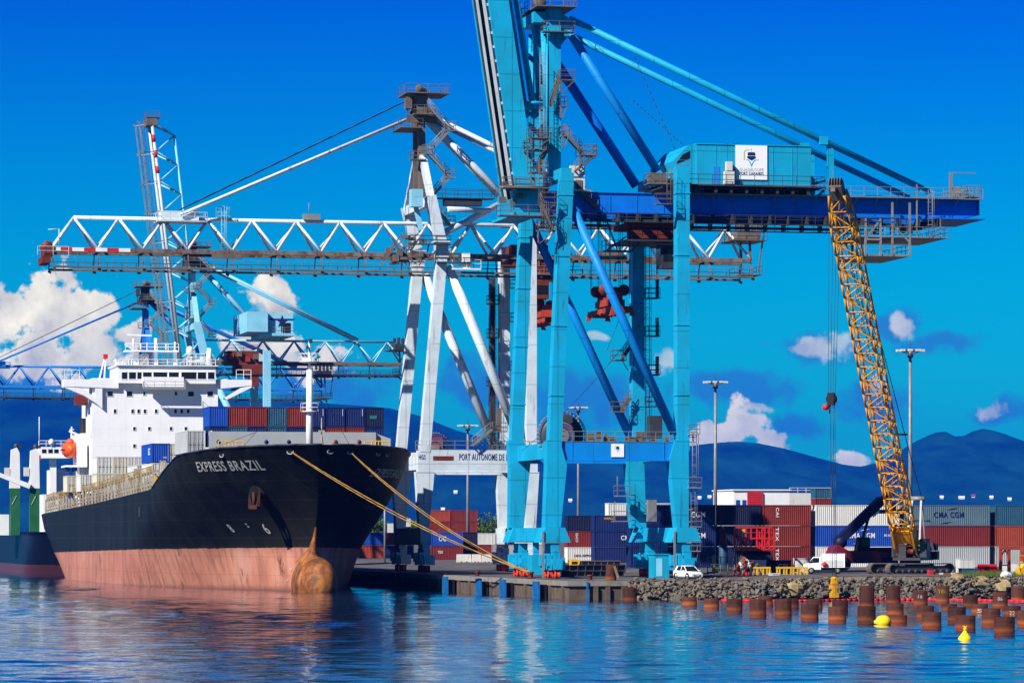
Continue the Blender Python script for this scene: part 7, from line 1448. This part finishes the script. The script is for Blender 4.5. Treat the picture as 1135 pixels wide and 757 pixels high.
def van():
    Y = 432; a, b = D(915, Y); t = T('utility_truck', 'white utility truck with box body parked above the sea wall', 'truck', (a, b, 2.4), None, R(72), local=True)
    lf = loft([(.5, [(.85, .5), (.9, .9), (.88, 1.35), (.72, 1.95)]), (1.4, [(.85, .5), (.9, .9), (.88, 1.3), (.72, 1.95)]), (1.9, [(.85, .5), (.9, .8), (.88, 1.15), (.76, 1.25)]), (2.5, [(.8, .5), (.86, .75), (.82, 1.0), (.7, 1.08)])]); lf.sm = [False] * len(lf.f); bd = t.part('cab', lf, mt('carwhite'))
    t.part('cab_window', loft([(.7, [(.91, 1.32), (.89, 1.42), (.79, 1.84)]), (1.36, [(.91, 1.28), (.89, 1.42), (.79, 1.84)]), (1.86, [(.89, 1.2), (.87, 1.26), (.80, 1.34)])]), mt('glass'), bd)
    bx_ = t.part('box_body', M().bx(-.92, .92, -2.2, .42, .75, 2.25).bx(-.95, .95, -2.24, .46, 2.25, 2.32), mt('carwhite')); t.part('side_locker', M().bx(-.96, -.92, -2.0, -1.0, .9, 1.6).bx(-.96, -.92, -.9, .2, .9, 1.6), mt('cpale'), bx_); t.part('chassis', M().bx(-.5, .5, -2.4, 2.4, .4, .7).bx(-.9, .9, -2.7, -2.2, .7, .78), mt('steel'))
    for s in (-1, 1):
        t.part('tail_light', M().box((s * .8, -2.22, .9), (.18, .06, .22)), mt('taillamp'), bx_)
        for y in (-1.4, 1.6): wheel(t, (s * .76, y, .38), .38, .24)
    t.part('red_reel', M().lathe([(0, -.2), (.3, -.2), (.3, .2), (0, .2)], (-1.0, .1, 1.1), 12, axis='x'), mt('red'), bx_)
van()
def reach_stacker():
    Y = 480; a, b = D(955, Y); t = T('reach_stacker', 'dark red reach stacker with raised dark boom before the blue container', 'reach stacker', (a, b, 2.4), None, 0, local=True); s_ = F / Y
    ch = t.part('chassis', M().prism([(-4.2, .9), (4.4, .9), (4.4, 2.0), (1.0, 2.5), (-2.2, 2.5), (-3.4, 3.2), (-4.0, 2.9), (-4.4, 1.9)], -1.5, 1.5), MT.setdefault('stackred', paint('dark_red_machine', (.20, .012, .03), .35, .3)))
    t.part('engine_hood', M().bx(1.4, 4.2, -1.3, 1.3, 2.0, 2.9), mt('black'), ch); cb = t.part('operator_cab', M().prism([(-.8, 2.5), (.9, 2.5), (.8, 4.2), (-.4, 4.2)], -.8, .8), mt('black'), ch); t.part('cab_window', M().bx(-.3, .7, -.84, -.81, 3.0, 4.0), mt('glass'), cb)
    for x in (-2.8, 3.0):
        for y in (-1.6, 1.6): t.part('wheel', M().lathe([(.3, -.35), (.8, -.35), (.85, -.2), (.85, .2), (.8, .35), (.3, .35), (0, .2)], (x, y, .86), 22, axis='y'), mt('black'))
    p = lambda u, v, y=0: ((u - 955) / s_, y, Z(v, Y) - 2.4)
    bo = t.part('boom', M().beam(p(928, 600), p(978, 554), 1.3, 1.1, side=(0, 1, 0)).beam(p(966, 566), p(990, 545), 1.0, .85, side=(0, 1, 0)), mt('cdnavy')); t.part('lift_cylinder', M().tube(p(952, 612), p(962, 572, -.5), .2), mt('steel'), bo)
    t.part('boom_marking', M().beam(p(966, 572, -.6), p(973, 566, -.6), .03, .4, side=(0, 1, 0)), mt('cwhite'), bo)
    t.part('rear_pivot', M().lathe([(0, -.8), (.7, -.8), (.7, .8), (0, .8)], p(930, 601), 16, axis='y'), mt('cdnavy'), bo)
    t.part('spreader_arm', M().bx(2.6, 5.4, -3.0, 3.0, 7.2, 7.7).bx(3.6, 4.4, -.6, .6, 7.6, 8.6), mt('cdnavy'), bo)
reach_stacker()

# ---------------------------------------------------------------- small gear on the yard edge
def on(u, v, z=2.4): a, b = G(u, v, z); return a, b
def gear():
    # red work platform on a black tank
    Y = 440; a, b = D(836, Y); s_ = F / Y; t = T('work_platform', 'red two tier work platform cage in front of the brick red containers', 'work platform', (a, b, 5.4), local=True)
    X = lambda u: (u - 836) / s_; zq = lambda v: Z(v, Y) - 5.4; g = M()
    for x0, x1 in ((X(816.5), X(842)), (X(845), X(855.5))):
        for y in (-1.1, 1.1):
            for x in (x0, x1, (x0 + x1) / 2): g.beam((x, y, zq(609)), (x, y, zq(584)), .16, .16)
            for v in (608.5, 596.5, 590, 584.5): g.beam((x0, y, zq(v)), (x1, y, zq(v)), .15, .18 if v != 590 else .07)
            g.beam((x0, y, zq(608)), (x0 + (x1 - x0) * .4, y, zq(597)), .1, .1)
        for x in (x0, x1):
            for v in (608.5, 596.5, 584.5): g.beam((x, -1.1, zq(v)), (x, 1.1, zq(v)), .15, .15)
    t.part('cage_frame', g, mt('red')); t.part('floor', M().bx(X(816), X(856), -1.15, 1.15, zq(610), zq(609)), mt('red')); t.part('orange_light', M().box((X(820.5), -1.2, zq(588)), (.35, .1, .35)), mt('yellow'))
    a, b = D(838, Y + .2); t = T('storage_tank', 'black cylindrical tank lying under the red work platform', 'tank', (a, b, 2.4), local=True); h = Z(610.5, Y) - 2.4; t.part('shell', M().lathe([(0, -1.9), (h * .3, -1.85), (h * .48, -1.6), (h * .48, 1.6), (h * .3, 1.85), (0, 1.9)], (0, 0, h / 2), 24, axis='x'), mt('steel')); t.part('saddle', M().bx(-1.3, -.9, -.8, .8, 0, h * .3).bx(.9, 1.3, -.8, .8, 0, h * .3), mt('black'))
    Y = 445; a, b = D(801.5, Y); t = T('pile_hammer', 'blue cylinder with dark red cone standing by the yard fence', 'pile driver', (a, b, 2.4), local=True); s_ = F / Y
    t.part('cylinder', M().lathe([(.5, Z(631, Y) - 2.4), (.5, Z(604, Y) - 2.4), (.42, Z(603, Y) - 2.4)], n=18).tube((0, 0, 0), (0, 0, 1), .45), mt('slate')); t.part('cone', M().lathe([(.46, Z(604, Y) - 2.4), (.38, Z(597, Y) - 2.4), (.16, Z(586, Y) - 2.4), (0, Z(583, Y) - 2.4)], n=18), mt('redrust'))
    Y = 428; a, b = D(808, Y); s_ = F / Y; t = T('ladder', 'long aluminium ladder leaning against the yard gear', 'ladder', (a, b, 2.3), local=True); t.part('rails', M().ladder((0, -.3, .0), (.75, 1.2, Z(606, Y) - 2.3), .5, False), mt('cwhite'))
    a0 = D(783, 432)[0]; a1 = D(815, 432)[0]; b = D(800, 432)[1]; t = T('mesh_fence', 'grey mesh fence between the parked car and the ladder', 'fence', (a0, b, 2.3)); g = M()
    for k in range(5): x = a0 + (a1 - a0) * k / 4; g.tube((x, b, 2.3), (x, b, 4.4), .05)
    for z in (2.6, 3.5, 4.35): g.tube((a0, b, z), (a1, b, z), .04)
    t.part('fence_posts' if 0 else 'fence_frame', g, mt('galv')); w = M()
    for k in range(26): x = a0 + (a1 - a0) * (k + .5) / 26; w.tube((x, b, 2.5), (x, b, 4.3), .012, n=3, caps=False)
    t.part('fence_mesh', w, mt('galv'))
    a, b = D(804, 434); t = T('pallet_truck', 'yellow hand forklift frame behind the mesh fence', 'forklift', (a, b, 2.3), local=True); t.part('mast', M().bx(-1.5, -1.25, -.2, .2, .6, 2.2), mt('yellow')); t.part('fork', M().bx(-1.5, .8, -.3, .3, .35, .7), mt('yellow'))
    Y = 424; a, b = D(825, Y); t = T('scrap_heap', 'heap of rusty curved hoses and scrap on the sea wall edge', 'scrap', (a, b, 2.2), local=True); random.seed(2)
    for k, m_ in enumerate(('redrust', 'ccream', 'brown', 'red', 'ccream', 'redrust', 'brown')):
        g = M(); x0 = -1.2 + k * .38; pts = [(x0 + .55 * math.sin(j * .35 + k) * .5 + j * .05, random.uniform(-.4, .4), .05 + 2.0 * math.sin(math.pi * j / 8) * (1 - .12 * abs(k - 3))) for j in range(9)]; g.path(pts, .16, 7); t.part('hose', g, mt(m_))
    for (u0, u1, l) in ((836, 853, 'shorter yellow steel trestle right of the scrap heap'), (861, 895, 'longer yellow steel trestle beside the white truck')):
        Y = 424; a, b = D((u0 + u1) / 2, Y); s_ = F / Y; w = (u1 - u0) / s_; t = T('steel_trestle', l, 'trestle', (a, b, 2.38), 'yellow trestles on the yard edge', local=True); h = Z(628, Y) - 2.38
        t.part('top_beam', M().bx(-w / 2, w / 2, -.6, -.42, h - .2, h).bx(-w / 2, w / 2, .42, .6, h - .2, h), mt('yellow'))
        n = 3 if w < 2 else 5
        for k in range(n): x = -w / 2 + .12 + (w - .24) * k / (n - 1); t.part('leg', M().bx(x - .08, x + .08, -.58, -.44, 0, h - .2), mt('yellow')); t.part('leg', M().bx(x - .08, x + .08, .44, .58, 0, h - .2), mt('yellow'))
    for (u, v0, v1, w_, Y, c, nm, l, cat) in ((839, 630, 620.5, 17, 436, 'cpale', 'storage_crate', 'pale steel crate behind the scrap heap', 'crate'), (866, 640, 620.5, 18, 438, 'cdnavy', 'storage_box', 'navy storage box with white letters between the trestles', 'box'), (889, 633, 618.5, 16, 445, 'cwhite', 'storage_crate', 'white steel crate left of the white truck', 'crate'), (858, 641, 635, 9, 423, 'cpale', 'concrete_block', 'small grey concrete block between the yellow trestles', 'block'),
                                              (1070, 630, 619, 17, 445, 'cwhite', 'storage_crate', 'white crate right of the crawler tracks', 'crate'), (1073, 637, 629.5, 17, 432, 'slate', 'generator_box', 'slate blue generator beside the crawler tracks', 'generator')):
        a, b = D(u, Y); s_ = F / Y; z0 = max(2.2, Z(v0, Y)) if u < 860 and v0 > 640 else 2.35; h = Z(v1, Y) - z0; w = w_ / s_; t = T(nm, l, cat, (a, b, z0), local=True)
        t.part('box_shell', M().bx(-w / 2, w / 2, -.8, .8, .06, h - .08), mt(c)); t.part('lid', M().bx(-w / 2 - .04, w / 2 + .04, -.84, .84, h - .08, h), mt(c)); t.part('base_rail', M().bx(-w / 2, w / 2, -.7, -.5, 0, .06).bx(-w / 2, w / 2, .5, .7, 0, .06), mt('steel'))
        for k in range(3): x = -w / 2 + w * (k + .5) / 3; t.part('rib', M().bx(x - .03, x + .03, -.83, -.8, .1, h - .1), mt(c))
        if cat == 'box': t.text('lettering', 'CSI', w * .6, .45, mt('lett'), at(-w * .34, -.84, h * .45), None, .01)
    # barrier blocks
    for (u0, u1, v1, Y, c, l) in ((1083, 1105, 625, 436, 'red', 'red plastic traffic barrier behind the sea wall'), (1110, 1129, 625, 440, 'cwhite', 'white plastic barrier behind the red gate frame'), (506, 522, 614, 640, 'cwhite', 'white jersey barrier left of its twins behind the grey crane'), (523, 533, 614, 640, 'cwhite', 'white jersey barrier in the middle of three behind the grey crane'), (534, 545, 614, 640, 'cwhite', 'white jersey barrier right of its twins behind the grey crane')):
        a, b = D((u0 + u1) / 2, Y); w = (u1 - u0) * Y / F; t = T('traffic_barrier', l, 'barrier', (a, b, 2.4), 'traffic barriers in the yard', local=True); h = Z(v1, Y) - 2.4; me = M()
        vs = [(-w / 2, y, z) for y, z in ((-.3, 0), (.3, 0), (.3, .2), (.12, h), (-.12, h), (-.3, .2))] + [(w / 2, y, z) for y, z in ((-.3, 0), (.3, 0), (.3, .2), (.12, h), (-.12, h), (-.3, .2))]; me.add(vs, [(5, 4, 3, 2, 1, 0), (6, 7, 8, 9, 10, 11)] + [(i, (i + 1) % 6, 6 + (i + 1) % 6, 6 + i) for i in range(6)]); t.part('barrier_body', me, mt(c)); t.part('lifting_slot', M().bx(-w / 4, -w / 8, -.31, .31, 0, .12).bx(w / 8, w / 4, -.31, .31, 0, .12), mt('black'))
    Y = 436; a, b = D(1116, Y); s_ = F / Y; t = T('gate_frame', 'red steel portal frame at the right side of the yard', 'gate frame', (a, b, 2.4), local=True); h = Z(605.5, Y) - 2.4; X = lambda u: (u - 1116) / s_
    for u in (1108.5, 1118.5, 1140): t.part('post', M().beam((X(u), 0, 0), (X(u), 0, h - .3), .3, .4).beam((X(u), 0, h - 1.2), (X(u) + (.7 if u < 1112 else -.6), 0, h - .2), .14, .2), mt('corange'))
    t.part('top_beam', M().bx(X(1107), X(1142), -.25, .25, h - .38, h), mt('corange')); t.part('cross_rail', M().bx(X(1108.5), X(1118.5), -.08, .08, .9, 1.05), mt('corange'))
    Y = 425; a, b = D(1135, Y); s_ = F / Y; t = T('yellow_machine', 'yellow machine with guard rail cut by the right photo edge', 'machine', (a, b, 2.3), local=True)
    t.part('body', M().prism([(-.75, .1), (1.6, .1), (1.6, 1.6), (.2, 1.6), (-.3, .9), (-.75, .8)], -.8, .8), mt('yellow')); t.part('cab', M().bx(-.2, 1.4, -.7, .7, 1.6, 3.2), MT['corange']); t.part('guard_rail', M().rail([(-.9, -.9, .6), (1.2, -.9, .6)], 1.6, .06, .7), mt('yellow'))
    # rusty mooring fender stump at the quay end
    Y = 402; a, b = D(677, Y); t = T('fender_stump', 'rusty brown iron stump standing at the end of the quay', 'bollard', (a, b, 2.0), local=True); h = Z(625.5, Y) - 2.0
    t.part('stump', M().lathe([(.62, 0), (.60, h * .3), (.52, h * .7), (.55, h * .9), (.42, h), (0, h)], n=12), MT['pile']); t.part('strap', M().beam((.25, -.55, h * .9), (.7, -.4, .3), .25, .1), mt('rocky'))
    Y = 405; a, b = D(654, Y); t = T('mooring_bollard', 'small rusty iron bollard on the quay corner', 'bollard', (a, b, 2.0), local=True); t.part('post', M().lathe([(.25, 0), (.22, .35), (.36, .45), (.36, .55), (0, .6)], n=14), mt('redrust')); t.part('base', M().bx(-.4, .4, -.4, .4, 0, .05), mt('steel'))
    a, b = D(545, 452); t = T('mooring_bollard', 'small iron bollard on the shaded quay left of the blue crane', 'bollard', (-2.2, 30, 2.0), local=True); t.part('post', M().lathe([(.25, 0), (.22, .35), (.36, .45), (.36, .55), (0, .6)], n=14), mt('redrust')); t.part('base', M().bx(-.4, .4, -.4, .4, 0, .05), mt('steel'))
    for i, (u0, u1, v0, v1, Y, c, l) in enumerate(((622, 694, 640, 632, 440, 'steel', 'long dark steel girder lying nearest on the quay apron'), (622, 696, 631, 625.5, 470, 'steel', 'long dark steel girder lying farther back on the quay apron'), (630, 690, 624, 621, 500, 'brown', 'brown steel girder lying farthest back on the quay apron'))):
        A, b = D(u0, Y); B, _ = D(u1, Y); t = T('steel_girder', l, 'girder', (A, b, 2.0), 'steel girders lying on the quay'); z1 = Z(v1, Y); t.part('web', M().bx(A, B, b - .1, b + .1, 2.1, z1 - .1), mt(c)); t.part('flange', M().bx(A, B, b - .5, b + .5, z1 - .1, z1).bx(A, B, b - .5, b + .5, 2.0, 2.1), mt(c))
        for k in range(9): x = A + (B - A) * k / 8; t.part('stiffener', M().bx(x - .04, x + .04, b - .45, b - .1, 2.1, z1 - .1), mt(c))
    Y = 455; a, b = D(636.5, Y); t = T('engine_unit', 'yellow engine unit standing on the steel girders', 'engine', (a, b, Z(626, Y)), local=True); h = Z(619.5, Y) - Z(626, Y); t.part('housing', M().prism([(-.55, 0), (.5, 0), (.65, h * .7), (.3, h), (-.5, h)], -.4, .4), mt('yellow')); t.part('panel', M().bx(-.4, .3, -.42, -.4, .1, h * .6), mt('black'))
    Y = 424; a, b = D(1033, Y); s_ = F / Y; t = T('marker_barrier', 'red and white road barrier lying before the crawler tracks', 'barrier', (a, b, 2.3), local=True); t.part('red_block', M().prism([(-.5, 0), (.1, 0), (.0, .6), (-.4, .6)], -.3, .3), mt('red')); t.part('rail', M().bx(.1, 3.6, -.06, .06, .12, .3), mt('corange')); t.part('white_band', M().bx(.8, 1.3, -.065, .065, .115, .305).bx(2.2, 2.7, -.065, .065, .115, .305), mt('cwhite'))
gear()
